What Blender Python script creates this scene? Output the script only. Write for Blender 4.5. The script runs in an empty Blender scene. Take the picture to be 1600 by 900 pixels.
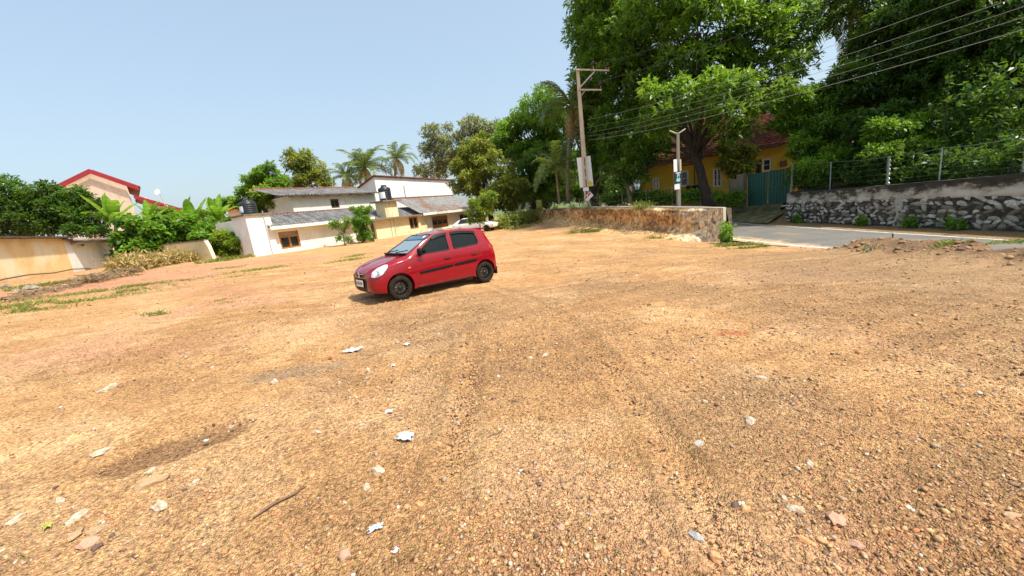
import bpy, bmesh, math, random
import numpy as np
from mathutils import Vector, Matrix
random.seed(7)
R = math.radians
SC = bpy.context.scene
COL = SC.collection
# ---------------------------------------------------------------- camera
EYE = 1.7
FPX, PITCH, ROLL = 600.0, R(11.6), R(7.0)
cam_data = bpy.data.cameras.new('camera')
cam_data.sensor_fit = 'HORIZONTAL'; cam_data.sensor_width = 36.0
cam_data.lens = 36.0 * FPX / 1600.0
cam_data.clip_start = 0.05; cam_data.clip_end = 6000
cam = bpy.data.objects.new('camera', cam_data); COL.objects.link(cam)
cam.matrix_world = (Matrix.Translation((0, 0, EYE)) @ Matrix.Rotation(R(90) - PITCH, 4, 'X')
                    @ Matrix.Rotation(-ROLL, 4, 'Z'))
SC.camera = cam
# ---------------------------------------------------------------- light
SUN_EL, SUN_AZ = R(58), R(120)        # azimuth clockwise from +Y (the view direction)
w = bpy.data.worlds.new('World'); SC.world = w; w.use_nodes = True
nt = w.node_tree; bg = nt.nodes['Background']
sky = nt.nodes.new('ShaderNodeTexSky'); sky.sky_type = 'NISHITA'; sky.sun_disc = False
sky.sun_elevation = SUN_EL; sky.sun_rotation = SUN_AZ
sky.air_density = 1.3; sky.dust_density = 3.6; sky.ozone_density = 1.0; sky.altitude = 20
mxs = nt.nodes.new('ShaderNodeMix'); mxs.data_type = 'RGBA'; mxs.inputs[0].default_value = .55; mxs.inputs[7].default_value = (2.30, 2.95, 3.55, 1)   # thin even haze
nt.links.new(sky.outputs[0], mxs.inputs[6]); nt.links.new(mxs.outputs[2], bg.inputs[0]); bg.inputs[1].default_value = 0.14
sd = bpy.data.lights.new('sun', 'SUN'); sd.energy = 3.9; sd.angle = R(2.5); sd.color = (1.0, 0.94, 0.84)
sun = bpy.data.objects.new('sun', sd); COL.objects.link(sun)
sdir = Vector((math.sin(SUN_AZ) * math.cos(SUN_EL), math.cos(SUN_AZ) * math.cos(SUN_EL), math.sin(SUN_EL)))
sun.rotation_euler = (-sdir).to_track_quat('-Z', 'Y').to_euler(); sun.location = (0, 0, 60)
SC.view_settings.view_transform = 'Standard'; SC.view_settings.look = 'None'
SC.view_settings.exposure = 0.8; SC.view_settings.gamma = 1.0; SC.view_settings.use_curve_mapping = False
SC.cycles.max_bounces = 6; SC.cycles.transparent_max_bounces = 8

# ---------------------------------------------------------------- pixel helper (photo 1600x900)
CR, SR_, CP, SP = math.cos(ROLL), math.sin(ROLL), math.cos(PITCH), math.sin(PITCH)
def ray(u, v):
    a = (u - 800) / FPX; b = (450 - v) / FPX
    a1 = a * CR + b * SR_; b1 = -a * SR_ + b * CR
    return a1 / (CP + b1 * SP), (-SP + b1 * CP) / (CP + b1 * SP)
def at(u, v, Y):
    dx, dz = ray(u, v)
    return Vector((dx * Y, Y, EYE + dz * Y))
def at_z(u, v, z):
    dx, dz = ray(u, v); Y = (z - EYE) / dz
    return Vector((dx * Y, Y, z))

# ---------------------------------------------------------------- noise
def _h(ix, iy, seed):
    n = (ix.astype(np.int64) * 374761393 + iy.astype(np.int64) * 668265263 + seed * 1274126177) & 0xffffffff
    n = ((n ^ (n >> 13)) * 1274126177) & 0xffffffff
    n = (n ^ (n >> 16)) & 0xffffffff
    return n / 4294967295.0
def vn(x, y, seed=0):
    x = np.asarray(x, float); y = np.asarray(y, float)
    ix = np.floor(x); iy = np.floor(y); fx = x - ix; fy = y - iy
    fx = fx * fx * (3 - 2 * fx); fy = fy * fy * (3 - 2 * fy)
    a = _h(ix, iy, seed); b = _h(ix + 1, iy, seed); c = _h(ix, iy + 1, seed); d = _h(ix + 1, iy + 1, seed)
    return (a + (b - a) * fx) * (1 - fy) + (c + (d - c) * fx) * fy
def fbm(x, y, seed=0, octv=4, gain=.5):
    s = 0; amp = 1; tot = 0
    for i in range(octv):
        s = s + amp * vn(x * 2 ** i, y * 2 ** i, seed + i * 17); tot += amp; amp *= gain
    return s / tot - .5
def sstep(a, b, x):
    t = np.clip((np.asarray(x, float) - a) / (b - a), 0, 1); return t * t * (3 - 2 * t)

# ---------------------------------------------------------------- materials
MATS = {}
class NT:
    def __init__(s, name):
        s.m = bpy.data.materials.new(name); s.m.use_nodes = True; s.t = s.m.node_tree
        s.b = s.t.nodes['Principled BSDF']; s.out = s.t.nodes['Material Output']
    def n(s, typ, **kw):
        x = s.t.nodes.new(typ)
        for k, v in kw.items():
            if k.startswith('i_'):
                k2 = k[2:]; k2 = int(k2) if k2.isdigit() else k2.replace('_', ' ')
                x.inputs[k2].default_value = v
            else: setattr(x, k, v)
        return x
    def l(s, a, b): s.t.links.new(a, b)
    def coord(s, kind='Object', scale=(1, 1, 1)):
        tc = s.n('ShaderNodeTexCoord'); mp = s.n('ShaderNodeMapping'); mp.inputs['Scale'].default_value = scale
        s.l(tc.outputs[kind], mp.inputs[0]); return mp.outputs[0]
    def noise(s, vec, scale, detail=4, rough=.55):
        x = s.n('ShaderNodeTexNoise'); x.inputs['Scale'].default_value = scale
        x.inputs['Detail'].default_value = detail; x.inputs['Roughness'].default_value = rough
        s.l(vec, x.inputs['Vector']); return x.outputs['Fac']
    def ramp(s, fac, stops):
        x = s.n('ShaderNodeValToRGB'); e = x.color_ramp.elements
        while len(e) > 1: e.remove(e[0])
        e[0].position = stops[0][0]; e[0].color = c4(stops[0][1])
        for p, c in stops[1:]:
            q = e.new(p); q.color = c4(c)
        s.l(fac, x.inputs[0]); return x.outputs[0]
    def mix(s, a, b, fac, mode='MIX'):
        x = s.n('ShaderNodeMix', data_type='RGBA', blend_type=mode)
        for i, v in ((0, fac), (6, a), (7, b)):
            if hasattr(v, 'is_output'): s.l(v, x.inputs[i])
            else: x.inputs[i].default_value = v if i == 0 else c4(v)
        return x.outputs[2]
    def bump(s, h, strength=.5, dist=.02):
        x = s.n('ShaderNodeBump'); x.inputs['Strength'].default_value = strength; x.inputs['Distance'].default_value = dist
        s.l(h, x.inputs['Height']); s.l(x.outputs[0], s.b.inputs['Normal'])
    def base(s, c): s.l(c, s.b.inputs['Base Color'])
def c4(c):
    if isinstance(c, (int, float)): return (c, c, c, 1)
    return tuple(c) if len(c) == 4 else (*c, 1)
def simple(name, c, rough=.6, metal=0, var=.25, scale=8, bump=0, spec=.5, coat=0, kind='Object', stretch=(1, 1, 1)):
    k = NT(name); v = k.coord(kind, stretch); f = k.noise(v, scale, 5)
    d = tuple(x * (1 - var) for x in c); l_ = tuple(min(1, x * (1 + var)) for x in c)
    k.base(k.ramp(f, [(.3, d), (.7, l_)]))
    k.b.inputs['Roughness'].default_value = rough; k.b.inputs['Metallic'].default_value = metal
    k.b.inputs['Specular IOR Level'].default_value = spec
    if coat: k.b.inputs['Coat Weight'].default_value = coat; k.b.inputs['Coat Roughness'].default_value = .04
    if bump: k.bump(k.noise(v, scale * 4, 4), bump, .01)
    return k.m
def plaster(name, c, stain=(.12, .10, .07), amount=.5, streak=1.0, second=None):
    """painted plaster with damp streaks, blotches and grime of its own"""
    k = NT(name); w1 = k.coord('Object', (1, 1, 1)); w2 = k.coord('Object', (1.7, 1.7, .35))
    col = k.mix(c, tuple(x * .86 for x in c), k.ramp(k.noise(w1, 1.3, 6), [(.35, 0), (.7, 1)]))
    if second: col = k.mix(col, second, k.ramp(k.noise(w1, .35, 5), [(.47, 0), (.6, 1)]))
    st = k.ramp(k.noise(w2, 1.1, 8, .75), [(.55, 0), (.85, amount * streak * .8)])
    col = k.mix(col, stain, st)
    bl = k.ramp(k.noise(w1, .9, 8, .7), [(.56, 0), (.72, amount * .8)])
    col = k.mix(col, stain, bl); k.base(col)
    k.b.inputs['Roughness'].default_value = .9; k.bump(k.noise(w1, 14, 6), .35, .02); return k.m
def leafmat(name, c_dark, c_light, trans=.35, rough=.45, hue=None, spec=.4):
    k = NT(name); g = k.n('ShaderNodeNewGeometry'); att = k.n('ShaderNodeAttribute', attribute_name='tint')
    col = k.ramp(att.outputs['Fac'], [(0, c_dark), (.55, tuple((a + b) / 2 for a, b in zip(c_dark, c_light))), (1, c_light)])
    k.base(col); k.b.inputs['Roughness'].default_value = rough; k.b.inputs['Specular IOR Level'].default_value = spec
    tr = k.n('ShaderNodeBsdfTranslucent')
    tc = k.mix(col, (.55, .75, .05), .35, 'MIX'); k.l(tc, tr.inputs[0])
    mx = k.n('ShaderNodeMixShader'); mx.inputs[0].default_value = trans
    k.l(k.b.outputs[0], mx.inputs[1]); k.l(tr.outputs[0], mx.inputs[2]); k.l(mx.outputs[0], k.out.inputs[0]); return k.m

# ---------------------------------------------------------------- object helpers
def ent(name, data, parent=None, mat=None):
    o = bpy.data.objects.new(name, data); COL.objects.link(o)
    if parent is not None: o.parent = parent
    if mat is not None and data is not None and not data.materials: data.materials.append(mat)
    return o
def mesh(name, verts, faces, mat=None, smooth=False):
    me = bpy.data.meshes.new(name); me.from_pydata([tuple(v) for v in verts], [], faces)
    if smooth: me.polygons.foreach_set('use_smooth', [True] * len(me.polygons))
    if mat is not None: me.materials.append(mat)
    me.update(); return me
def fastmesh(name, V, F, mat=None, smooth=False, tint=None, mats=None, midx=None):
    """V (n,3) array, F (m,k) array of equal-sized faces"""
    me = bpy.data.meshes.new(name); V = np.ascontiguousarray(V, dtype=np.float32); F = np.ascontiguousarray(F, dtype=np.int32)
    me.vertices.add(len(V)); me.vertices.foreach_set('co', V.ravel())
    m, k = F.shape; me.loops.add(m * k); me.loops.foreach_set('vertex_index', F.ravel())
    me.polygons.add(m); me.polygons.foreach_set('loop_start', np.arange(0, m * k, k, dtype=np.int32))
    me.polygons.foreach_set('loop_total', np.full(m, k, dtype=np.int32))
    if smooth: me.polygons.foreach_set('use_smooth', np.ones(m, dtype=bool))
    if mat is not None: me.materials.append(mat)
    me.update(calc_edges=True)
    if tint is not None:
        a = me.attributes.new('tint', 'FLOAT', 'FACE'); a.data.foreach_set('value', np.asarray(tint, dtype=np.float32))
    return me
class MB:
    def __init__(s): s.v = []; s.f = []
    def add(s, V, F):
        n = len(s.v); s.v += [tuple(p) for p in V]; s.f += [tuple(i + n for i in f) for f in F]; return s
    def box(s, c, size, rot=None, bev=0):
        cx, cy, cz = c; hx, hy, hz = size[0] / 2, size[1] / 2, size[2] / 2
        P = [Vector((x * hx, y * hy, z * hz)) for x in (-1, 1) for y in (-1, 1) for z in (-1, 1)]
        if rot is not None: P = [rot @ p for p in P]
        P = [p + Vector(c) for p in P]
        return s.add(P, [(0, 1, 3, 2), (4, 6, 7, 5), (0, 4, 5, 1), (2, 3, 7, 6), (0, 2, 6, 4), (1, 5, 7, 3)])
    def bar(s, a, b, w_, h_, up=Vector((0, 0, 1))):
        a = Vector(a); b = Vector(b); d = (b - a); L = d.length; d.normalize()
        x = d.cross(up); 
        if x.length < 1e-4: x = d.cross(Vector((1, 0, 0)))
        x.normalize(); z = x.cross(d)
        M = Matrix((x, d, z)).transposed()
        return s.box((a + b) / 2, (w_, L, h_), M)
    def prism(s, poly, vec):
        """closed prism: 3D polygon swept along vec"""
        n = len(poly); P = [Vector(p) for p in poly]; Q = [p + Vector(vec) for p in P]
        F = [tuple(range(n))[::-1], tuple(range(n, 2 * n))] + [(i, (i + 1) % n, n + (i + 1) % n, n + i) for i in range(n)]
        return s.add(P + Q, F)
    def tube(s, pts, rad, seg=6, cap=True):
        V, F = tube(pts, rad, seg, cap); return s.add(V, F)
    def lathe(s, prof, seg=24, M=None):
        V = []; F = []; n = len(prof)
        for i in range(seg):
            a = 2 * math.pi * i / seg
            for r_, z in prof: V.append(Vector((r_ * math.cos(a), r_ * math.sin(a), z)))
        for i in range(seg):
            j = (i + 1) % seg
            for k in range(n - 1): F.append((i * n + k, j * n + k, j * n + k + 1, i * n + k + 1))
        if M is not None: V = [M @ v for v in V]
        return s.add(V, F)
    def build(s, name, mat=None, parent=None, smooth=False, bevel=0):
        me = mesh(name, s.v, s.f, mat, smooth)
        if bevel:
            bm = bmesh.new(); bm.from_mesh(me)
            bmesh.ops.remove_doubles(bm, verts=bm.verts, dist=1e-5)
            bmesh.ops.recalc_face_normals(bm, faces=bm.faces)
            es = [e for e in bm.edges if len(e.link_faces) == 2 and e.calc_face_angle(0) > .6]
            bmesh.ops.bevel(bm, geom=es, offset=bevel, segments=2, affect='EDGES', profile=.6)
            bm.to_mesh(me); bm.free()
        return ent(name, me, parent)
def tube(pts, rad, seg=6, cap=True):
    pts = [Vector(p) for p in pts]; n = len(pts)
    if not hasattr(rad, '__len__'): rad = [rad] * n
    V = []; F = []; ref = None
    for i, p in enumerate(pts):
        d = (pts[min(i + 1, n - 1)] - pts[max(i - 1, 0)]).normalized()
        if ref is None: ref = d.orthogonal().normalized()
        ref = (ref - d * ref.dot(d))
        ref = d.orthogonal().normalized() if ref.length < 1e-5 else ref.normalized()
        b = d.cross(ref)
        for k in range(seg):
            a = 2 * math.pi * k / seg; V.append(p + (ref * math.cos(a) + b * math.sin(a)) * rad[i])
    for i in range(n - 1):
        for k in range(seg):
            k2 = (k + 1) % seg; F.append((i * seg + k, i * seg + k2, (i + 1) * seg + k2, (i + 1) * seg + k))
    if cap: F.append(tuple(range(seg))[::-1]); F.append(tuple(range((n - 1) * seg, n * seg)))
    return V, F
def tag(o, label=None, cat=None, group=None, kind=None):
    if label: o['label'] = label
    if cat: o['category'] = cat
    if group: o['group'] = group
    if kind: o['kind'] = kind
    return o
def thing(name, loc, label, cat, group=None, rz=0):
    o = bpy.data.objects.new(name, None); COL.objects.link(o); o.empty_display_size = .2
    o.location = loc; o.rotation_euler = (0, 0, rz); return tag(o, label, cat, group)
def copy_tree(o, parent=None):
    c = o.copy(); COL.objects.link(c); c.parent = parent
    for ch in [x for x in COL.objects if x.parent == o]: copy_tree(ch, c)
    return c

# ---------------------------------------------------------------- terrain
CP_ = [(0, 0, 0), (-2.52, 8.56, -.01), (-.69, 10.05, -.10), (-3.2, 9.9, -.02), (-1.9, 7.9, -.02), (-1.6, 9.3, -.055), (-2, 10.7, -.08), (11, 19.5, -1.3), (10, 9, -.72), (-26.5, 20.4, 1.12), (-35, 35, .94), (-20, 31, .44), (-4.5, 57, .11),
       (5.5, 46, -.55), (7.2, 33, -.55), (9, 25, -.85), (3, 42, -.3), (0, -12, 0), (-20, 0, .85), (20, -5, -1.1), (-45, 60, .9), (-30, -15, 1.0),
       (5, 60, -.3), (0, 20, -.38), (-10, 20, .1), (16, 20, -1.34), (16, 5, -1.1), (-40, 20, 1.4)]
_C = np.array(CP_, float)
def _phi(r2): return np.where(r2 > 0, r2 * np.log(r2 + 1e-12), 0) * .5
_n = len(_C); _A = np.zeros((_n + 3, _n + 3))
_d2 = ((_C[:, None, :2] - _C[None, :, :2]) ** 2).sum(-1)
_A[:_n, :_n] = _phi(_d2) + np.eye(_n) * 6.0
_A[:_n, _n] = 1; _A[:_n, _n + 1:] = _C[:, :2]; _A[_n, :_n] = 1; _A[_n + 1:, :_n] = _C[:, :2].T
_W = np.linalg.solve(_A, np.r_[_C[:, 2], 0, 0, 0])
NEAR = [(12.5, -80), (12.5, 11), (12.35, 12.7), (11.95, 16), (11.75, 19.6), (11.9, 22), (10.7, 27), (9.4, 33), (8.2, 45), (7, 60), (4, 90), (0, 140)]
FAR = [(17, -80), (16.8, 12), (17, 25), (17, 29), (15.5, 34), (13.6, 45), (12.2, 60), (9, 90), (5, 140)]
def xn(y): return np.interp(y, [p[1] for p in NEAR], [p[0] for p in NEAR])
def xf(y): return np.interp(y, [p[1] for p in FAR], [p[0] for p in FAR])
def road_z(y): return -1.3 + .75 * sstep(24, 50, y)
def lot_z(x, y):
    x = np.asarray(x, float); y = np.asarray(y, float)
    xc = np.clip(x, -42, 20); yc = np.clip(y, -18, 62)
    s = _W[_n] + _W[_n + 1] * xc + _W[_n + 2] * yc
    for i in range(_n): s = s + _W[i] * _phi((xc - _C[i, 0]) ** 2 + (yc - _C[i, 1]) ** 2)
    return s
def G(x, y):
    """ground height"""
    x = np.asarray(x, float); y = np.asarray(y, float)
    L = lot_z(x, y); n = xn(y); f = xf(y); rz = road_z(y)
    # berm of pushed-up soil along the road, ends at y = 12.6
    bx = 11.75 + .25 * np.sin(y * 1.3)
    berm = (-.62 + .05 * np.sin(y * 2.1) + .1 * vn(x * 1.7, y * 1.7, 5))
    e = sstep(13.0, 11.3, y) * np.exp(-((x - bx) / np.where(x < bx, 1.3, .38)) ** 2)
    L = L + (berm - L) * e * .9
    L = L + .13 * np.exp(-(((x - 11.5) / .8) ** 2 + ((y - 11.9) / .9) ** 2)) + .16 * (vn(x * 2.6, y * 2.6, 91) - .35) * sstep(10.6, 11.4, x) * sstep(13.2, 12.4, y) * sstep(2, 6, y)
    t = sstep(-.75, .02, x - n)
    z = L * (1 - t) + (rz - .06) * t
    g = np.where(y > 25.2, rz + .03 + (.75 - .2 * sstep(40, 60, y)) * sstep(.3, 3.2, x - f) , rz + .01)
    t2 = sstep(0, .25, x - f)
    z = z * (1 - t2) + g * t2
    # low heaps at the foot of the cut bank, and a hump by the far weeds
    z = z + .30 * np.exp(-(((x - 4.4) / 2.0) ** 2 + ((y - 38) / 4) ** 2)) + .12 * np.exp(-(((x - 8) / 1.2) ** 2 + ((y - 22.5) / 2.5) ** 2)) * sstep(.1, .6, n - x)
    return z
def Gs(x, y): return float(G(np.array([x]), np.array([y]))[0])
def hit(u, v, y0=1.0, y1=90):
    dx, dz = ray(u, v); Y = np.linspace(y0, y1, 9000); d = EYE + dz * Y - G(dx * Y, Y)
    k = np.argmax(d < 0) if (d < 0).any() else len(Y) - 1
    return Vector((dx * Y[k], Y[k], Gs(dx * Y[k], Y[k])))
# ================================================================ GROUND
def fine(x, y, r):
    """small relief of the dirt: ruts, clods, gravel"""
    near = 1 / (1 + (r / 6) ** 2)
    lump = fbm(x * .7 + 3, y * .7, 3, 4) * .09
    rough = sstep(.45, .62, vn(x * .35 + 9, y * .35 + 2, 12) * .6 + vn(x * 1.3, y * 1.3, 4) * .4)
    clod = np.abs(fbm(x * 9, y * 9, 21, 4, .6)) * .05 * (.35 + .9 * rough)
    grit = (fbm(x * 40, y * 40, 31, 2) ** 2) * .10 * near * (.5 + rough)
    ang = .35; q = x * math.cos(ang) + y * math.sin(ang); p = -x * math.sin(ang) + y * math.cos(ang)
    rut = (fbm(q * .45, p * 3.4, 55, 4, .6)) * .075
    return lump + clod + grit + rut * sstep(2, 6, r) , rough
def blob(x, y, cx, cy, rx, ry, a=0, wob=.5, seed=0):
    c, s = math.cos(a), math.sin(a); u = ((x - cx) * c + (y - cy) * s) / rx; v = (-(x - cx) * s + (y - cy) * c) / ry
    d = np.sqrt(u * u + v * v) + wob * fbm(x * 2.2 / max(rx, .3), y * 2.2 / max(rx, .3), 70 + seed, 4) * 1.6
    return sstep(1.15, .75, d)
rad = [0.0, .35, .6]
while rad[-1] < 75: rad.append(rad[-1] * 1.0088 if rad[-1] > .9 else rad[-1] + .06)
while rad[-1] < 3000: rad.append(rad[-1] * 1.25)
rad = np.array(rad[1:])
ang = np.concatenate([np.linspace(-78, 78, 781), np.linspace(82, 278, 50)[:-1]]) * math.pi / 180
RR, AA = np.meshgrid(rad, ang, indexing='ij'); GX = RR * np.sin(AA); GY = RR * np.cos(AA)
jit = .25 * RR * .0088; rs = np.random.RandomState(3)
GX = GX + jit * (rs.rand(*GX.shape) - .5) * (RR < 75); GY = GY + jit * (rs.rand(*GX.shape) - .5) * (RR < 75)
GZ = G(GX, GY); FN, RO = fine(GX, GY, RR)
onroad = sstep(-.25, .0, GX - xn(GY)) 
PP = hit(268, 700); pool = blob(GX, GY, PP.x, PP.y, .52, .27, R(32), .4, 1)
PQ = hit(465, 583); pool2 = blob(GX, GY, PQ.x, PQ.y, .62, .22, R(10), .5, 2)
GZ = GZ + FN * (1 - onroad) * (1 - .8 * pool) - .035 * pool - .02 * onroad
trk = np.zeros_like(GX); edge_ = np.zeros_like(GX)
for (cx_, cy_, R_, a0_, a1_) in [(26, 30, 26.5, 3.2, 4.7), (26, 30, 28.0, 3.2, 4.7), (-6, -16, 24.5, .9, 2.0), (-6, -16, 26.0, .9, 2.0), (4, 48, 33.0, 3.7, 5.4), (4, 48, 34.5, 3.7, 5.4), (-14, 3, 13.4, -.4, 1.2), (-14, 3, 14.9, -.4, 1.2), (8, -14, 21, 1.2, 2.5), (8, -14, 22.5, 1.2, 2.5), (14, -9, 20.5, 1.0, 2.4), (14, -9, 22.0, 1.0, 2.4)]:
    dd = np.hypot(GX - cx_, GY - cy_) - R_ + .25 * fbm(GX * .3, GY * .3, 61, 2); an_ = np.mod(np.arctan2(GY - cy_, GX - cx_) + 6.283, 6.283)
    am = sstep(a0_, a0_ + .15, an_) * sstep(a1_, a1_ - .15, an_) if a0_ >= 0 else 1.0
    am = am * sstep(.32, .6, vn(GX * .6 + R_, GY * .6, 19)); trk = np.maximum(trk, np.exp(-(dd / .10) ** 2) * am); edge_ = np.maximum(edge_, np.exp(-((np.abs(dd) - .19) / .06) ** 2) * am)
trk *= (RR > 1.5) * (1 - pool); edge_ *= (RR > 1.5) * (1 - onroad)
GZ = GZ + (-.018 * trk + .014 * edge_ * (.5 + vn(GX * 9, GY * 9, 7))) * (1 - onroad)
nr, na = GX.shape
idx = np.arange(nr * na).reshape(nr, na)
nx = np.roll(idx, -1, axis=1)
F = np.stack([idx[:-1], nx[:-1], nx[1:], idx[1:]], -1).reshape(-1, 4)
V = np.stack([GX, GY, GZ], -1).reshape(-1, 3)
V = np.vstack([V, [[0, 0, Gs(0, 0) + .01]]])
# colour zones of the soil, greyer to the right, darkened close to the camera
def lerp(a, b, t): return a + (b - a) * t[..., None]
def arr(c): return np.array(c, float)
base = np.zeros(GX.shape + (3,)) + arr((0.611, 0.356, 0.151))
n1 = fbm(GX * .25, GY * .25, 81, 5) ; n2 = fbm(GX * .9 + 4, GY * .9, 91, 5, .6); n3 = fbm(GX * 3.3, GY * 3.3, 95, 4, .6)
base = lerp(base, arr((0.738, 0.475, 0.235)), sstep(-.02, .2, n2 + n1 * .5) * .7)
base = lerp(base, arr((0.369, 0.198, 0.078)), sstep(.0, .22, -n2 + n1 * .4 + n3 * .5) * .32)
base = lerp(base, arr((0.426, 0.244, 0.106)), RO * .35 * sstep(-.1, .2, n3))
red = sstep(-.15, .1, n1 + .25 * n2 + .24 * sstep(-4, -14, GX) * sstep(4, 12, GY) * sstep(34, 22, GY) - .24)
base = lerp(base, arr((0.625, 0.310, 0.174)), red * .75)
grey = np.maximum(sstep(3.0, 8, GX + n1 * 6) * sstep(15, 11, GY), .55 * sstep(.02, .2, fbm(GX * .5 + 7, GY * .5, 33, 4)) * (GX > -4))
base = lerp(base, arr((0.355, 0.238, 0.129)), grey * .72)
org = blob(GX, GY, *hit(1145, 521)[:2], .22, .09, 0, .7, 3); base = lerp(base, arr((0.781, 0.211, 0.067)), org * .75)
base = lerp(base, arr((0.341, 0.198, 0.090)), pool * .9); base = lerp(base, arr((0.383, 0.264, 0.157)), pool2 * .7)
st_q = GX * math.cos(.35) + GY * math.sin(.35); st_p = -GX * math.sin(.35) + GY * math.cos(.35); stk = fbm(st_q * .4, st_p * 3.2, 57, 5, .62)
base = base * (1 + (.36 * stk * sstep(2, 7, RR))[..., None]); base = base * (1 + .14 * trk[..., None] - .16 * edge_[..., None])
bm_ = sstep(10.2, 11.4, GX + .8 * n3) * sstep(14.2, 12.6, GY) * (GX < xn(GY)); base = lerp(base, arr((.22, .135, .075)), bm_ * .85 * (.6 + .8 * vn(GX * 3, GY * 3, 5)))
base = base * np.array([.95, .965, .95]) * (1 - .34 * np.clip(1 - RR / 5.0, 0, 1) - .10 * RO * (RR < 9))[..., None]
side = sstep(.0, .5, GX - xf(GY)) ; base = lerp(base, arr((0.284, 0.198, 0.095)), side * .8)
far = sstep(70, 110, RR); base = lerp(base, arr((0.120, 0.154, 0.050)), far)
gm = NT('dirt'); at_ = gm.n('ShaderNodeAttribute', attribute_name='soil'); vec = gm.coord('Object')
nA = gm.noise(vec, 34, 5, .65); nB = gm.noise(vec, 6, 6, .7)
vo = gm.n('ShaderNodeTexVoronoi'); vo.inputs['Scale'].default_value = 95; gm.l(vec, vo.inputs['Vector'])
vo2 = gm.n('ShaderNodeTexVoronoi'); vo2.inputs['Scale'].default_value = 34; gm.l(vec, vo2.inputs['Vector'])
c = gm.mix(at_.outputs['Color'], gm.ramp(nA, [(.3, .30), (.5, .98), (.72, 1.45)]), 1.0, 'MULTIPLY')
c = gm.mix(c, gm.ramp(nB, [(.3, .7), (.5, 1), (.72, 1.18)]), 1.0, 'MULTIPLY')
hs = gm.n('ShaderNodeHueSaturation'); gm.l(c, hs.inputs['Color'])
sep = gm.n('ShaderNodeSeparateColor'); gm.l(vo.outputs['Color'], sep.inputs[0])
mr = gm.n('ShaderNodeMapRange'); gm.l(sep.outputs[0], mr.inputs[0]); mr.inputs[3].default_value = .72; mr.inputs[4].default_value = 1.28
gm.l(mr.outputs[0], hs.inputs['Value'])
mr2 = gm.n('ShaderNodeMapRange'); gm.l(sep.outputs[1], mr2.inputs[0]); mr2.inputs[3].default_value = .475; mr2.inputs[4].default_value = .512
gm.l(mr2.outputs[0], hs.inputs['Hue'])
gm.base(hs.outputs[0]); gm.b.inputs['Roughness'].default_value = .95; gm.b.inputs['Specular IOR Level'].default_value = .15
hsum = gm.n('ShaderNodeMath', operation='ADD'); gm.l(nA, hsum.inputs[0])
inv = gm.n('ShaderNodeMath', operation='MULTIPLY'); gm.l(vo.outputs['Distance'], inv.inputs[0]); inv.inputs[1].default_value = -.9
ad = gm.n('ShaderNodeMath', operation='ADD'); gm.l(inv.outputs[0], hsum.inputs[1]); gm.l(hsum.outputs[0], ad.inputs[0])
inv2 = gm.n('ShaderNodeMath', operation='MULTIPLY'); gm.l(vo2.outputs['Distance'], inv2.inputs[0]); inv2.inputs[1].default_value = -1.0
gm.l(inv2.outputs[0], ad.inputs[1])
gm.bump(ad.outputs[0], .9, .022)
M_DIRT = gm.m
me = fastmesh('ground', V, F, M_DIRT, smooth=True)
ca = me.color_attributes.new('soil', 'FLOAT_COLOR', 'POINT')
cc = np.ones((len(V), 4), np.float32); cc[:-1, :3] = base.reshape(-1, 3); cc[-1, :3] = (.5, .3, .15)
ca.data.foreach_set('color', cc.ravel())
tag(ent('ground', me), kind='structure')

# ================================================================ ROAD
rm = NT('asphalt'); vec = rm.coord('Object')
c = rm.ramp(rm.noise(vec, .8, 6, .6), [(.3, (.115, .108, .096)), (.7, (.17, .16, .14))])
c = rm.mix(c, rm.ramp(rm.noise(vec, 90, 3), [(.3, .55), (.7, 1.4)]), 1.0, 'MULTIPLY')
c = rm.mix(c, (.30, .2, .11), rm.ramp(rm.noise(rm.coord('Object', (1, .25, 1)), 1.1, 7, .65), [(.54, 0), (.75, .7)]))
sxr = rm.n('ShaderNodeSeparateXYZ'); rm.l(vec, sxr.inputs[0]); mar = rm.n('ShaderNodeMath', operation='MULTIPLY_ADD'); rm.l(sxr.outputs[0], mar.inputs[0]); mar.inputs[1].default_value = -.55; nn_ = rm.n('ShaderNodeMath', operation='MULTIPLY_ADD'); rm.l(rm.noise(vec, 1.7, 8, .7), nn_.inputs[0]); nn_.inputs[1].default_value = 1.6; nn_.inputs[2].default_value = 6.75; rm.l(nn_.outputs[0], mar.inputs[2])
c = rm.mix(c, (.46, .32, .19), rm.ramp(mar.outputs[0], [(.45, 0), (.75, .9)]))
rm.base(c); rm.b.inputs['Roughness'].default_value = .85; rm.bump(rm.noise(vec, 120, 2), .4, .01); M_ROAD = rm.m
ys = np.concatenate([np.arange(-60, 0, 4), np.arange(0, 60, .5), np.arange(60, 140, 4)])
def strip(fx0, fx1, dz, n=9, wob=0):
    V = []; F = []
    for i, y in enumerate(ys):
        a, b = fx0(y), fx1(y)
        for k in range(n + 1):
            t = k / n; x = a + (b - a) * t
            e = (vn(np.array([y * 1.7]), np.array([k * 3.1]), 8)[0] - .5) * wob if k in (0, n) else 0
            crown = .05 * (1 - (2 * t - 1) ** 2) if n > 2 else 0
            V.append((x + e, y, float(road_z(y)) + dz + crown))
    for i in range(len(ys) - 1):
        for k in range(n): q = i * (n + 1) + k; F.append((q, q + 1, q + n + 2, q + n + 1))
    return mesh('strip', V, F)
me = strip(lambda y: xn(y), lambda y: xf(y), 0, 9, .18); me.materials.append(M_ROAD)
road = tag(ent('road', me), kind='structure')
wm = NT('road_paint'); vec = wm.coord('Object')
c = wm.mix((.72, .70, .64), (.16, .15, .13), wm.ramp(wm.noise(vec, 5, 7, .7), [(.5, 0), (.68, .9)])); wm.base(c); wm.b.inputs['Roughness'].default_value = .8
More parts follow.
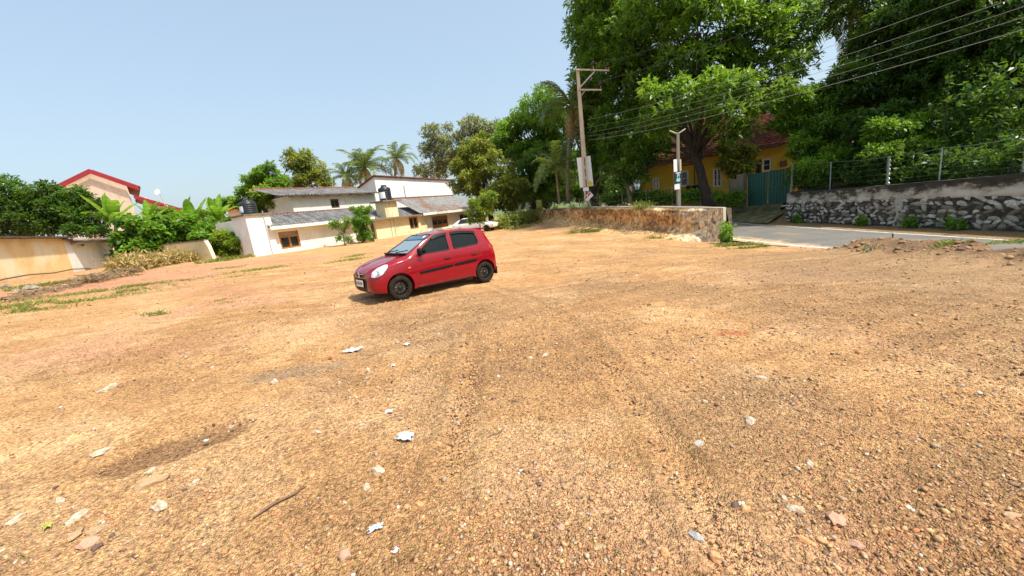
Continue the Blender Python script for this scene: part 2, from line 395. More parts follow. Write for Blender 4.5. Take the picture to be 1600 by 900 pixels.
def line(off, wd, side):
    n = 1; V = []; F = []
    for y in ys:
        e = xn(y) if side == 'n' else xf(y); s = 1 if side == 'n' else -1
        wr = xf(y) - xn(y)
        for o_ in ((off, off + wd) if side == 'n' else (off + wd, off)):
            t = o_ / wr; V.append((e + s * o_, y, float(road_z(y)) + .006 + .05 * (1 - (2 * t - 1) ** 2)))
    for i in range(len(ys) - 1): q = i * 2; F.append((q, q + 1, q + 3, q + 2))
    me = mesh('line', V, F, wm.m); return me
tag(ent('road_edge_line', line(.28, .12, 'n')), kind='structure')
tag(ent('road_edge_line', line(.22, .12, 'f')), kind='structure')
# ================================================================ MATERIALS shared by buildings
M = {}
M['cream'] = plaster('cream_plaster', (.82, .79, .68), (.26, .22, .14), .5)
M['white'] = plaster('white_plaster', (.83, .81, .76), (.30, .25, .18), .5)
M['yellowed'] = plaster('yellowed_plaster', (.76, .66, .40), (.16, .13, .07), .75)
M['ochre'] = plaster('orange_plaster', (.84, .60, .27), (.35, .22, .10), .45, second=(.84, .70, .44))
M['pink'] = plaster('pale_pink_plaster', (.76, .60, .47), (.28, .17, .11), .8, 1.1)
M['yellow'] = plaster('yellow_wall_paint', (.64, .42, .04), (.15, .10, .03), .45)
M['concrete'] = plaster('weathered_concrete', (.40, .37, .32), (.07, .06, .05), .8)
M['dkconcrete'] = plaster('mossy_concrete', (.20, .17, .12), (.03, .03, .02), .9)
M['asbestos'] = simple('grey_corrugated_sheet', (.15, .145, .14), .8, 0, .5, 1.6, .3)
ak = NT('light_grey_corrugated_sheet'); av_ = ak.coord(); ak.base(ak.mix(ak.ramp(ak.noise(av_, 2.2, 7, .7), [(.3, (.13, .125, .12)), (.7, (.33, .32, .30))]), (.20, .11, .07), ak.ramp(ak.noise(av_, .35, 6, .6), [(.5, 0), (.62, .85)]))); ak.b.inputs['Roughness'].default_value = .85; M['asb2'] = ak.m
M['tile'] = simple('clay_tile', (.20, .06, .035), .85, 0, .85, 3.6, .3)
M['cap'] = simple('old_ridge_mortar', (.17, .065, .04), .85, 0, .5, 3, .3)
M['tile2'] = simple('orange_clay_tile', (.50, .19, .08), .75, 0, .35, 3, .3)
M['redpaint'] = simple('red_painted_sheet', (.36, .025, .03), .45, 0, .15, 1.5)
M['wood'] = simple('brown_varnished_wood', (.36, .17, .05), .5, 0, .3, 9, .1)
M['dkwood'] = simple('dark_brown_wood', (.12, .06, .03), .6, 0, .3, 9, .1)
M['whitewood'] = simple('white_painted_wood', (.75, .73, .68), .5, 0, .1, 9)
M['dark'] = simple('dark_interior', (.012, .012, .012), .8, 0, .2, 3)
gk = NT('window_glass'); gk.base(gk.ramp(gk.noise(gk.coord(), 1.2), [(.3, (.015, .02, .022)), (.7, (.05, .055, .05))])); gk.b.inputs['Roughness'].default_value = .08
M['glass'] = gk.m
M['tank'] = simple('black_plastic_tank', (.018, .022, .028), .35, 0, .2, 3)
M['pvc'] = simple('grey_pipe', (.42, .40, .37), .5, 0, .2, 8)
M['gutter'] = simple('dark_fascia', (.10, .07, .05), .7, 0, .4, 4)

def wallbox(a, b, zb, zt, th, inward):
    """slab standing on line a-b (2D), thickness th behind the line, along 'inward' (2D unit)"""
    a = Vector((a[0], a[1], 0)); b = Vector((b[0], b[1], 0)); w_ = Vector((inward[0], inward[1], 0)) * th
    m = MB(); m.prism([a + Vector((0, 0, zb)), b + Vector((0, 0, zb)), b + Vector((0, 0, zb)) + w_, a + Vector((0, 0, zb)) + w_], (0, 0, zt - zb)); return m
def cutwall(a, b, zb, zt0, zt1, holes, th, name, mat, parent):
    """facade from a to b (2D) with rectangular openings [(s0,s1,z0,z1)], real reveals; top slopes zt0->zt1"""
    a = Vector((a[0], a[1], 0)); b = Vector((b[0], b[1], 0)); L = (b - a).length; d = (b - a) / L
    nrm = Vector((d.y, -d.x, 0))
    if nrm.dot(-a) < 0: nrm = -nrm
    ss = sorted({0, L, *[h[0] for h in holes], *[h[1] for h in holes]})
    m = MB()
    P = lambda s, z, k=0: a + d * s - nrm * k + Vector((0, 0, z))
    top = lambda s: zt0 + (zt1 - zt0) * s / L
    def quad(p): m.add(p, [(0, 1, 2, 3)])
    for i in range(len(ss) - 1):
        s0, s1 = ss[i], ss[i + 1]; mid = (s0 + s1) / 2
        hs_ = sorted([h for h in holes if h[0] <= mid <= h[1]], key=lambda h: h[2]); z = zb
        for h in hs_:
            quad([P(s0, z), P(s1, z), P(s1, h[2]), P(s0, h[2])]); z = h[3]
        quad([P(s0, z), P(s1, z), P(s1, top(s1)), P(s0, top(s0))])
    for (s0, s1, z0, z1) in holes:
        for p, q in (((s0, z0), (s1, z0)), ((s1, z0), (s1, z1)), ((s1, z1), (s0, z1)), ((s0, z1), (s0, z0))):
            quad([P(*p), P(*p, .16), P(*q, .16), P(*q)])
    quad([P(0, zt0), P(L, zt1), P(L, zt1, th), P(0, zt0, th)]); quad([P(0, zb), P(0, zt0), P(0, zt0, th), P(0, zb, th)]); quad([P(L, zb), P(L, zt1), P(L, zt1, th), P(L, zb, th)])
    quad([P(0, zb, th), P(L, zb, th), P(L, zt1, th), P(0, zt0, th)])
    o = m.build(name, mat, parent)
    return o, a, d, nrm
def window(a, d, nrm, s0, s1, z0, z1, parent, frame, leaves=2, transom=0, panes=1, inset=.1, bars=0, name='window', panel=0):
    """window set in an opening: frame, leaves with sash, panes"""
    P = lambda s, z, k=0: a + d * s - nrm * k + Vector((0, 0, z))
    f = MB(); t = .07
    for p, q in (((s0, z0), (s1, z0)), ((s0, z1), (s1, z1))):
        sg = 1 if q[1] == z0 else -1
        f.bar(P(p[0], p[1] + sg * t / 2, inset), P(q[0], q[1] + sg * t / 2, inset), .09, t)
    for s in (s0 + t / 2, s1 - t / 2): f.bar(P(s, z0 + t, inset), P(s, z1 - t, inset), t, .09, up=nrm)
    zt = z1 - t
    if transom: zt = z1 - t - transom; f.bar(P(s0 + t, zt, inset), P(s1 - t, zt, inset), .08, t * .8)
    w_ = f.build(name, frame, parent)
    if transom:
        g = MB(); n = max(2, int((s1 - s0) / .12))
        for i in range(n): g.bar(P(s0 + t + (i + .5) * (s1 - s0 - 2 * t) / n, zt, inset), P(s0 + t + (i + .5) * (s1 - s0 - 2 * t) / n, z1 - t, inset), .03, .03, up=nrm)
        g.build('vent_grille', frame, w_)
    wl = (s1 - s0 - 2 * t) / leaves; zlow = z0 + t
    for k in range(leaves):
        u0 = s0 + t + k * wl + .01; u1 = u0 + wl - .02; sh = MB(); q = .065
        for z in (zlow + q / 2 + panel, zt - q / 2 - .03): sh.bar(P(u0, z, inset - .02), P(u1, z, inset - .02), .05, q)
        for s in (u0 + q / 2, u1 - q / 2): sh.bar(P(s, zlow, inset - .024), P(s, zt - .03, inset - .024), q, .05, up=nrm)
        if panel: sh.prism([P(u0, zlow, inset), P(u1, zlow, inset), P(u1, zlow + panel, inset), P(u0, zlow + panel, inset)], -nrm * .03)
        for j in range(1, panes): z = zlow + panel + (zt - zlow - panel) * j / panes; sh.bar(P(u0 + q, z, inset - .02), P(u1 - q, z, inset - .02), .03, .03)
        for j in range(1, bars + 1): s = u0 + (u1 - u0) * j / (bars + 1); sh.bar(P(s, zlow + q, inset - .02), P(s, zt - q, inset - .02), .025, .03, up=nrm)
        sh.build('sash', frame, w_)
        g = MB(); g.prism([P(u0 + .03, zlow + .03 + panel, inset + .02), P(u1 - .03, zlow + .03 + panel, inset + .02), P(u1 - .03, zt - .05, inset + .02), P(u0 + .03, zt - .05, inset + .02)], -nrm * .01)
        g.build('pane', M['glass'], w_)
    return w_
def sheets(parent, e0, e1, up0, up1, mat, width=1.0, pitch=.34, amp=.08, name='roof_sheet', th=.02, over=.05):
    """corrugated sheets side by side between eave e0-e1 and top edge up0-up1; every sheet its own mesh"""
    e0, e1, up0, up1 = map(Vector, (e0, e1, up0, up1)); L = (e1 - e0).length; n = max(1, round(L / width)); out = []
    for i in range(n):
        t0, t1 = i / n, (i + 1) / n + .04 / n * (i < n - 1); a, b = e0.lerp(e1, t0), e0.lerp(e1, t1); c_, d_ = up0.lerp(up1, t0), up0.lerp(up1, t1)
        nn = (b - a).cross(c_ - a).normalized(); nn = nn if nn.z > 0 else -nn
        ns = max(4, int((b - a).length / pitch * 4)); V = []; Fc = []
        jz = nn * (random.uniform(-.006, .006) + (.012 if i % 2 else 0)); ov = (a - c_).normalized() * random.uniform(-over, over)
        for k in range(ns + 1):
            t = k / ns; h = nn * (amp * math.sin(t * (b - a).length / pitch * 2 * math.pi)) + jz
            lo = a.lerp(b, t) + ov; hi = c_.lerp(d_, t)
            for p in (lo, lo.lerp(hi, .5), hi): V.append(p + h)
            for p in (lo, hi): V.append(p + h - nn * th)
        for k in range(ns):
            q = k * 5; r = q + 5
            Fc += [(q, r, r + 1, q + 1), (q + 1, r + 1, r + 2, q + 2), (q + 3, q + 4, r + 4, r + 3), (q, q + 3, r + 3, r), (q + 2, r + 2, r + 4, q + 4)]
        o = ent(name, mesh(name, V, Fc, mat, False), parent); out.append(o)
    return out
def tile_slope(parent, e0, e1, up0, up1, mat, course=.40, pan=.30, name='tile'):
    """stepped courses of barrel tiles as real relief, one part"""
    e0, e1, up0, up1 = map(Vector, (e0, e1, up0, up1)); H = ((up0 + up1) / 2 - (e0 + e1) / 2).length; L = (e1 - e0).length
    nc = int(H / course); ns = int(L / pan * 5); nn = (e1 - e0).cross((up0 + up1) / 2 - e0).normalized(); nn = nn if nn.z > 0 else -nn
    V = []; Fc = []
    for i in range(nc):
        jt = [random.uniform(-.012, .018) for _ in range(ns // 5 + 2)]
        for t, lift in ((i / nc, .11), ((i + 1.08) / nc, .012)):
            t = min(t, 1); a, b = e0.lerp(up0, t), e1.lerp(up1, t)
            for k in range(ns + 1):
                s = k / ns; V.append(a.lerp(b, s) + nn * (lift + jt[k // 5] + .035 * abs(math.sin(s * L / pan * math.pi))))
        for t, lift in ((i / nc, -.0),):
            a, b = e0.lerp(up0, t), e1.lerp(up1, t)
            for k in range(ns + 1): V.append(a.lerp(b, k / ns) + nn * lift)
        q = i * 3 * (ns + 1)
        for k in range(ns):
            Fc.append((q + k, q + k + 1, q + ns + 2 + k, q + ns + 1 + k)); r = q + 2 * (ns + 1) + k
            Fc.append((r, r + 1, q + k + 1, q + k))
    o = ent(name, mesh(name, V, Fc, mat, True), parent); o['kind'] = 'stuff'; return o
def tank(loc, r, h, label, rz=0, group='black water tanks on the white house'):
    t = thing('water_tank', loc, label, 'water tank', group, rz)
    pr = [(0, 0), (r, 0), (r, h * .08)]
    for i in range(5): z = h * (.1 + .14 * i); pr += [(r * 1.0, z), (r * 1.03, z + .02 * h), (r * 1.03, z + .06 * h), (r, z + .08 * h)]
    pr += [(r, h * .78), (r * .96, h * .84), (r * .45, h * .95), (r * .42, h)]
    MB().lathe(pr, 28).build('tank_body', M['tank'], t, True)
    MB().lathe([(0, h * 1.0), (r * .44, h * 1.0), (r * .44, h * 1.06), (0, h * 1.08)], 20).build('lid', M['tank'], t, False)
    # paper label wrapped on the side facing the camera side
    V = []; n = 8
    for i in range(n + 1):
        a = R(205) + R(62) * i / n
        for z in (h * .14, h * .58): V.append((r * 1.045 * math.cos(a), r * 1.045 * math.sin(a), z))
    me_ = mesh('sticker', V, [(2 * i, 2 * i + 2, 2 * i + 3, 2 * i + 1) for i in range(n)], M['sticker']); ent('sticker', me_, t)
    return t
sk = NT('tank_label_print'); tc = sk.coord('Object', (1, 1, 1)); sx = sk.n('ShaderNodeSeparateXYZ'); sk.l(tc, sx.inputs[0])
sk.base(sk.ramp(sx.outputs[2], [(.15, (.12, .35, .55)), (.28, (.25, .5, .7)), (.30, (.8, .8, .8)), (.9, (.8, .82, .84))])); M['sticker'] = sk.m

# ================================================================ WHITE HOUSE, long row with corrugated roofs
A = at(398, 400, 31); B = at(741, 350, 57)
dW = Vector((B.x - A.x, B.y - A.y, 0)); LW = dW.length; dW /= LW; nW = Vector((dW.y, -dW.x, 0))
if nW.dot(-A) < 0: nW = -nW
zbase = -.4
def WS(u, v):
    """distance along the facade and height for a photo point"""
    dx, dz = ray(u, v)                      # (dx*Y, Y) on line A + s d
    Y = (A.x * dW.y - A.y * dW.x) / (dx * dW.y - dW.x); s = (Vector((dx * Y, Y, 0)) - Vector((A.x, A.y, 0))).dot(dW)
    return s, EYE + dz * Y
def WP(s, z, k=0):
    return Vector((A.x, A.y, 0)) + dW * s - nW * k + Vector((0, 0, z))
def winhole(u0, v0, u1, v1):
    a_, b_ = WS(u0, v0), WS(u1, v1); return [a_[0], b_[0], min(a_[1], b_[1]), max(a_[1], b_[1])]
hs1 = WS(438, 374); 
w1 = [WS(437, 375)[0], WS(469, 375)[0], WS(453, 388)[1] , WS(453, 361)[1]]
w2 = [WS(637, 350)[0], WS(651, 350)[0], WS(644, 358)[1], WS(644, 339)[1]]
w3 = [WS(675, 345)[0], WS(700, 345)[0], WS(688, 356)[1], WS(688, 337)[1]]
w4 = [WS(718, 338)[0], WS(731, 338)[0], WS(725, 343)[1], WS(725, 334)[1]]
s_split, s_mid = WS(583, 350)[0], WS(640, 350)[0]
ev0, ev1 = WS(415, 355)[1], WS(548, 341)[1]
print('white house', LW, w1, w2, w3, w4, s_split, ev0, ev1)
hA = thing('low_house', (A.x, A.y, 0), 'long white low house with grey corrugated roof and brown twin window', 'house', 'joined white houses at the far side of the lot')
hA.location = (0, 0, 0)
zev = (ev0 + ev1) / 2 - .1
sA1 = s_split - .4
cutwall(WP(0, 0)[:2], WP(sA1, 0)[:2], zbase, zev + .28, zev + .28, [w1], .25, 'wall', M['cream'], hA)
window(Vector((A.x, A.y, 0)), dW, nW, *w1, hA, M['wood'], 2, transom=.32, panes=1)
# side wall, rear body
MB().prism([WP(0.002, zbase, .25), WP(.2, zbase, .25), WP(.2, zbase, 5), WP(0.002, zbase, 5)], (0, 0, zev + .9 - zbase)).build('side_wall', M['cream'], hA)
rl0 = WS(455, 352)  # start of roof
s_r0 = WS(413, 350)[0]
topA = zev + 1.15
sheets(hA, WP(s_r0, zev, -.75), WP(sA1 + .1, zev, -.75), WP(s_r0 + .2, topA, 2.2), WP(sA1 + .1, topA, 2.2), M['asbestos'], 1.0)
MB().bar(WP(s_r0, zev - .08, -.72), WP(sA1 + .1, zev - .08, -.72), .06, .26).build('fascia', M['cream'], hA)
MB().prism([WP(s_r0, zev - .05, -.7), WP(sA1, zev - .05, -.7), WP(sA1, zev - .02, .02), WP(s_r0, zev - .02, .02)], (0, 0, -.05)).build('soffit', M['cream'], hA)
MB().tube([WP(s_r0, topA + .03, 2.2), WP(sA1, topA + .03, 2.2)], .09, 6).build('ridge_cap', M['cap'], hA)
# tank tower at the left end
tt = thing('tank_tower', (0, 0, 0), 'white square tower with dark slab top at the left end of the low white house', 'tower')
s_t = WS(421, 345)[0]; z_t = WS(405, 336)[1]
MB().prism([WP(-.1, zbase, -.25), WP(s_t, zbase, -.25), WP(s_t, zbase, 1.9), WP(-.1, zbase, 1.9)], (0, 0, z_t - zbase)).build('wall', M['white'], tt)
MB().prism([WP(-.25, z_t, -.4), WP(s_t + .1, z_t, -.4), WP(s_t + .1, z_t, 2.0), WP(-.25, z_t, 2.0)], (0, 0, .12)).build('top_slab', M['dkconcrete'], tt)
px = WS(410, 345)[0]
MB().tube([WP(px, zbase, -.31), WP(px, z_t - .1, -.31), WP(px, z_t + .3, -.33)], .035, 6).build('drain_pipe', M['pvc'], tt)
tank(WP((s_t - .2) / 2, z_t + .12, .75), .58, 1.15, 'black ribbed water tank on the white tower at the left end of the house', 0)
# middle block with tank tower 2
hC = thing('middle_block', (0, 0, 0), 'yellowed plaster block with stained flat roof edge between the two white roofs', 'building', 'joined white houses at the far side of the lot')
zc = WS(600, 343)[1]
cutwall(WP(s_split, 0, -.3)[:2], WP(s_mid + 2.6, 0, -.3)[:2], zbase, zc, zc, [[w2[0] - s_split, w2[1] - s_split, w2[2], w2[3]]], .25, 'wall', M['yellowed'], hC)
window(WP(s_split, 0, -.3), dW, nW, w2[0] - s_split, w2[1] - s_split, w2[2], w2[3], hC, M['wood'], 2, panes=1)
MB().prism([WP(s_split, zbase, -.05), WP(s_split, zbase, 4), WP(s_split - .02, zbase, 4), WP(s_split - .02, zbase, -.05)], (0, 0, zc - zbase)).build('side_wall', M['dkconcrete'], hC)
MB().prism([WP(s_split - .7, zc, -.9), WP(s_mid + 1.2, zc, -.9), WP(s_mid + 1.2, zc, 3), WP(s_split - .7, zc, 3)], (0, 0, .16)).build('flat_roof', M['dkconcrete'], hC)
pp_ = WS(607, 350)[0]
for q in (0, .5): MB().tube([WP(pp_ + q, zbase, -.36), WP(pp_ + q, zc + 2.2 - q * 3, -.36)], .03, 6).build('pipe', M['pvc'], hC)
sheets(hC, WP(sA1 - .1, zc + .1, .2), WP(s_mid + 3.6, zc + .1, .2), WP(sA1 - .1, zc + 1.25, 3), WP(s_mid + 3.6, zc + 1.25, 3), M['asbestos'], 1.0)
s_a, s_b = WS(599, 330)[0], WS(621, 330)[0]; zt2 = WS(610, 315)[1]
t2_ = thing('tank_tower', (0, 0, 0), 'yellowed stained tower with overhanging slab rising through the middle roof', 'tower')
MB().prism([WP(s_a + .2, zc + .16, -.1), WP(s_b, zc + .16, -.1), WP(s_b, zc + .16, 1.3), WP(s_a + .2, zc + .16, 1.3)], (0, 0, zt2 - zc - .16)).build('wall', M['yellowed'], t2_)
MB().prism([WP(s_a - .25, zt2, -.5), WP(s_b + .45, zt2, -.5), WP(s_b + .45, zt2, 1.6), WP(s_a - .25, zt2, 1.6)], (0, 0, .15)).build('top_slab', M['dkconcrete'], t2_)
tank(WP((s_a + s_b) / 2 + .1, zt2 + .15, .5), .66, 1.6, 'black ribbed water tank on the stained tower in the middle of the roofs', R(20))
# right block
hD = thing('low_house', (0, 0, 0), 'cream low house with weathered grey roof, wooden shutters and green bush at its right end', 'house', 'joined white houses at the far side of the lot')
zd = WS(690, 332)[1]; sD = s_mid + 2.6
cutwall(WP(sD, 0, 0)[:2], WP(LW + .3, 0, 0)[:2], zbase, zd, zd, [[q[0] - sD, q[1] - sD, q[2], q[3]] for q in (w3, w4)], .25, 'wall', M['cream'], hD)
w3w = window(WP(sD, 0, 0), dW, nW, w3[0] - sD, w3[1] - sD, w3[2], w3[3], hD, M['wood'], 3, transom=.3, panes=1, panel=.35)
window(WP(sD, 0, 0), dW, nW, w4[0] - sD, w4[1] - sD, w4[2], w4[3], hD, M['wood'], 2)
MB().prism([WP(LW + .05, zbase, .25), WP(LW + .3, zbase, .25), WP(LW + .3, zbase, 7), WP(LW + .05, zbase, 7)], (0, 0, zd - zbase)).build('side_wall', M['cream'], hD)
sheets(hD, WP(s_mid + 1.0, zd + .15, -1.0), WP(LW + 1.2, zd + .15, -1.0), WP(s_mid + 1.6, zd + 2.3, 3.6), WP(LW + .6, zd + 2.3, 3.6), M['asb2'], 1.0)
MB().bar(WP(s_mid + 1.5, zd + .0, -.98), WP(LW + 1.2, zd + .0, -.98), .06, .3).build('fascia', M['cream'], hD)
MB().tube([WP(s_mid + 1.4, zd + 2.36, 3.6), WP(LW + .6, zd + 2.36, 3.6)], .13, 6).build('ridge_cap', M['cap'], hD)
# upper house behind: facade parallel, 5 m back
def WSk(u, v, k):
    O = Vector((A.x, A.y, 0)) - nW * k; dx, dz = ray(u, v); Y = (O.x * dW.y - O.y * dW.x) / (dx * dW.y - dW.x)
    return (Vector((dx * Y, Y, 0)) - O).dot(dW), EYE + dz * Y
hB = thing('upper_house', (0, 0, 0), 'white upper storey house with dark corrugated roof and small brown window behind the low roof', 'house')
K = 5.0; sB0, zB = WSk(455, 312, K); sB1 = WSk(585, 300, K)[0]
cw = [WSk(517, 318, K)[0], WSk(530, 318, K)[0], WSk(523, 325, K)[1], WSk(523, 311, K)[1]]
zB = (WSk(455, 309, K)[1] + WSk(580, 298, K)[1]) / 2
cutwall(WP(sB0, 0, K)[:2], WP(sB1 + .5, 0, K)[:2], zbase, zB, zB, [[cw[0] - sB0, cw[1] - sB0, cw[2], cw[3]]], .25, 'wall', M['cream'], hB)
window(WP(sB0, 0, K), dW, nW, cw[0] - sB0, cw[1] - sB0, cw[2], cw[3], hB, M['dkwood'], 2)
MB().prism([WP(sB0, zbase, K + .25), WP(sB0 + .2, zbase, K + .25), WP(sB0 + .2, zbase, K + 8), WP(sB0, zbase, K + 8)], (0, 0, zB - zbase)).build('side_wall', M['cream'], hB)
sB_l = sB0 - 1.7
sheets(hB, WP(sB_l, zB - .05, K - .7), WP(sB1, zB - .05, K - .7), WP(sB_l, zB + .95, K + 3.2), WP(sB1, zB + .95, K + 3.2), M['asbestos'], 1.0)
MB().bar(WP(sB_l, zB - .1, K - .66), WP(sB1, zB - .1, K - .66), .05, .12).build('fascia', M['gutter'], hB)
MB().tube([WP(sB_l, zB + 1.0, K + 3.2), WP(sB1, zB + 1.0, K + 3.2)], .14, 6).build('ridge_cap', M['cap'], hB)
for i in range(9): s = sB_l + .3 + i * (sB1 - sB_l) / 9; MB().bar(WP(s, zB - .16, K - .6), WP(s, zB - .1, K + .3), .06, .1).build('rafter', M['dkwood'], hB)
# tall white gable-less hall
hE = thing('white_hall', (0, 0, 0), 'tall plain white building with a red roof edge behind the low roofs', 'building')
K2 = 6.5; sE0 = WSk(586, 285, K2)[0]; sE1 = WSk(705, 290, K2)[0]; zE0 = WSk(586, 275, K2)[1]; zE1 = WSk(703, 282, K2)[1]
cutwall(WP(sE0, 0, K2)[:2], WP(sE1, 0, K2)[:2], zbase, zE0, zE1, [], .25, 'wall', M['white'], hE)
MB().prism([WP(sE0, zbase, K2 + .25), WP(sE0, zE0, K2 + .25), WP(sE0, zE0 - 1.9, K2 + 6), WP(sE0, zbase, K2 + 6)], dW * .2).build('side_wall', M['white'], hE)
MB().prism([WP(sE0 - .3, zE0, K2 - .3), WP(sE1 + .9, zE1, K2 - .3), WP(sE1 + .9, zE1 - 1.95, K2 + 6), WP(sE0 - .3, zE0 - 1.95, K2 + 6)], (0, 0, .10)).build('roof', M['cap'], hE)
sp = WSk(632, 300, K2)[0]; MB().tube([WP(sp, zE0 - 3.6, K2 - .1), WP(sp, zE0 - 1.2, K2 - .1)], .06, 6).build('pipe', M['pvc'], hE)
# vent box on the middle roof
# ================================================================ LEFT: low yellow outbuilding
P0 = at(0, 440, 20.4); P1 = at(185, 415, 35); dL = Vector((P1.x - P0.x, P1.y - P0.y, 0)); LL = dL.length; dL /= LL; nL = Vector((dL.y, -dL.x, 0))
if nL.dot(-P0) < 0: nL = -nL
def LSf(u, v):
    dx, dz = ray(u, v); Y = (P0.x * dL.y - P0.y * dL.x) / (dx * dL.y - dL.x); return (Vector((dx * Y, Y, 0)) - Vector((P0.x, P0.y, 0))).dot(dL), EYE + dz * Y
LP = lambda s, z, k=0: Vector((P0.x, P0.y, 0)) + dL * s - nL * k + Vector((0, 0, z))
zl0, zl1 = LSf(0, 368)[1], LSf(180, 375)[1]; sj = LSf(107, 400)[0]
out = thing('outbuilding', (0, 0, 0), 'low outbuilding with stained orange wall, white end and dark roof edge at far left', 'outbuilding')
zt_ = (zl0 + zl1) / 2
cutwall(LP(-6, 0)[:2], LP(sj, 0)[:2], 0, zt_, zt_, [], .3, 'wall', M['ochre'], out)
cutwall(LP(sj + .002, 0, -.01)[:2], LP(LL, 0, -.01)[:2], 0, zt_ - .1, zt_ - .25, [], .3, 'wall', M['white'], out)
MB().prism([LP(LL, 0, .29), LP(LL, 0, 4), LP(LL - .2, 0, 4), LP(LL - .2, 0, .29)], (0, 0, zt_ - .2)).build('side_wall', M['white'], out)
MB().prism([LP(-6, zt_ + .002, -.35), LP(sj + 1, zt_ + .002, -.35), LP(sj + 1, zt_ + .25, 4.5), LP(-6, zt_ + .25, 4.5)], (0, 0, .1)).build('roof', M['gutter'], out)
MB().bar(LP(sj - .5, zt_ - .02, -.2), LP(sj + 2.3, zt_ - .55, -.2), .08, .14).build('sloping_beam', M['dkwood'], out)
sheets(out, LP(sj + .6, zt_ - .22, -.75), LP(LL + .3, zt_ - .15, -.75), LP(sj + .6, zt_ + .35, 3.5), LP(LL + .3, zt_ + .3, 3.5), M['asb2'], 1.0, pitch=.15)
MB().prism([LP(sj + .9, zt_ - .5, -.55), LP(LL + .1, zt_ - .35, -.55), LP(LL + .1, zt_ - .35, 0), LP(sj + .9, zt_ - .5, 0)], (0, 0, .18)).build('eave_slab', M['concrete'], out)
so = LSf(176, 396); MB().box(LP(so[0], so[1], -.1), (.45, .45, .5), Matrix.Rotation(math.atan2(dL.y, dL.x), 3, 'Z')).build('meter_box', M['dkconcrete'], out)
MB().tube([LP(so[0] - .2, 0.6, -.06), LP(so[0] - .2, zt_ - .3, -.06)], .03).build('pipe', M['pvc'], out)
hz = [LSf(-30, 446), LSf(0, 437), LSf(40, 430), LSf(80, 427), LSf(110, 421), LSf(137, 420)]
tag(MB().tube([LP(s, z, -.12) for s, z in hz] + [LP(hz[-1][0] + .2, hz[-1][1] - .5, -.14)], .035, 6).build('hose', M['dkwood']), 'dark brown pipe sagging along the foot of the orange wall', 'pipe')
# broken white boundary wall further on
Q0, Q1 = at(246, 408, 34), at(332, 402, 30)
rw = thing('boundary_wall', (0, 0, 0), 'short stained white boundary wall with a broken end among dry weeds', 'wall')
dq = Vector((Q1.x - Q0.x, Q1.y - Q0.y, 0)).normalized(); nq = Vector((dq.y, -dq.x, 0)); nq = nq if nq.dot(-Q0) > 0 else -nq
h0, h1 = at(246, 384, 34).z, at(322, 376, 30).z
m = MB(); tp = []
qa = Vector((Q0.x, Q0.y, .0)); qb = Vector((Q1.x, Q1.y, .0)); Lq = (qb - qa).length
poly = [qa, qb, qb + dq * .0 + Vector((0, 0, .7)), qb - dq * .25 + Vector((0, 0, h1 * .8)), qb - dq * .5 + Vector((0, 0, h1))] + [qa + Vector((0, 0, h0))]
m.prism(poly, -nq * .25).build('wall_panel', M['yellowed'], rw)
MB().bar(qa + Vector((0, 0, h0 + .05)) - nq * .125, qb - dq * .5 + Vector((0, 0, h1 + .05)) - nq * .125, .36, .1).build('coping', M['dkconcrete'], rw)
# ================================================================ RED-ROOFED HOUSE far left
Yr = 60
rh = thing('gable_house', (0, 0, 0), 'tall pale pink gabled house with bright red roof edges behind the dark tree', 'house')
ap = at(144, 265, Yr); el = at(60, 306, Yr); er = at(219, 291, Yr); wr_ = at(196, 291, Yr); bw = at(205, 360, Yr)
g = MB(); xl, xr = el.x + 2.2, wr_.x
zr_ = lambda x: (er.z + (ap.z - er.z) * (er.x - x) / (er.x - ap.x)) if x > ap.x else (el.z + (ap.z - el.z) * (x - el.x) / (ap.x - el.x))
g.prism([(xl, Yr, 0), (xr, Yr, 0), (xr, Yr, zr_(xr) - .25), (ap.x, Yr, ap.z - .25), (xl, Yr, zr_(xl) - .25)], (0, .25, 0)).build('gable_wall', M['pink'], rh)
DR = Vector((-.69, .72, 0))
MB().prism([(xr, Yr + .25, 0), (xr - 8.2, Yr + 9, 0), (xr - 8.5, Yr + 9, 0), (xr - .25, Yr + .25, 0)], (0, 0, zr_(xr) - .3)).build('side_wall', M['pink'], rh)
for p, q in ((el, ap), (ap, er)):
    MB().prism([p, q, q + Vector((0, 0, -.22)), p + Vector((0, 0, -.22))], DR * 13).build('roof', M['redpaint'], rh)
    MB().prism([p + Vector((0, -.5, .05)), q + Vector((0, -.5, .05)), q + Vector((0, -.5, -.6)), p + Vector((0, -.5, -.6))], (0, .12, 0)).build('barge_board', M['redpaint'], rh)
# verandah roof on the right, lower
v0, v1 = at(212, 305, Yr), at(285, 326, Yr)
vh = thing('annex', (0, 0, 0), 'yellowish annex with a low red sloping roof to the right of the gabled house', 'building')
MB().prism([v0, v1, v1 + Vector((0, 0, -.3)), v0 + Vector((0, 0, -.3))], DR * 8).build('roof', M['redpaint'], vh)
MB().prism([v0 + Vector((0, -.4, .05)), v1 + Vector((0, -.4, .05)), v1 + Vector((0, -.4, -.5)), v0 + Vector((0, -.4, -.5))], (0, .1, 0)).build('barge_board', M['redpaint'], vh)
MB().prism([(v0.x + .6, Yr + .5, 0), (v1.x - 1.2, Yr + .5, 0), (v1.x - 1.2, Yr + .5, v1.z + .2), (v0.x + .6, Yr + .5, v0.z - .4)], (0, .25, 0)).build('wall', M['yellowed'], vh)
MB().tube([at(231, 310, Yr - .2), at(240, 350, Yr - .2)], .1).build('drain_pipe', M['pvc'], vh)
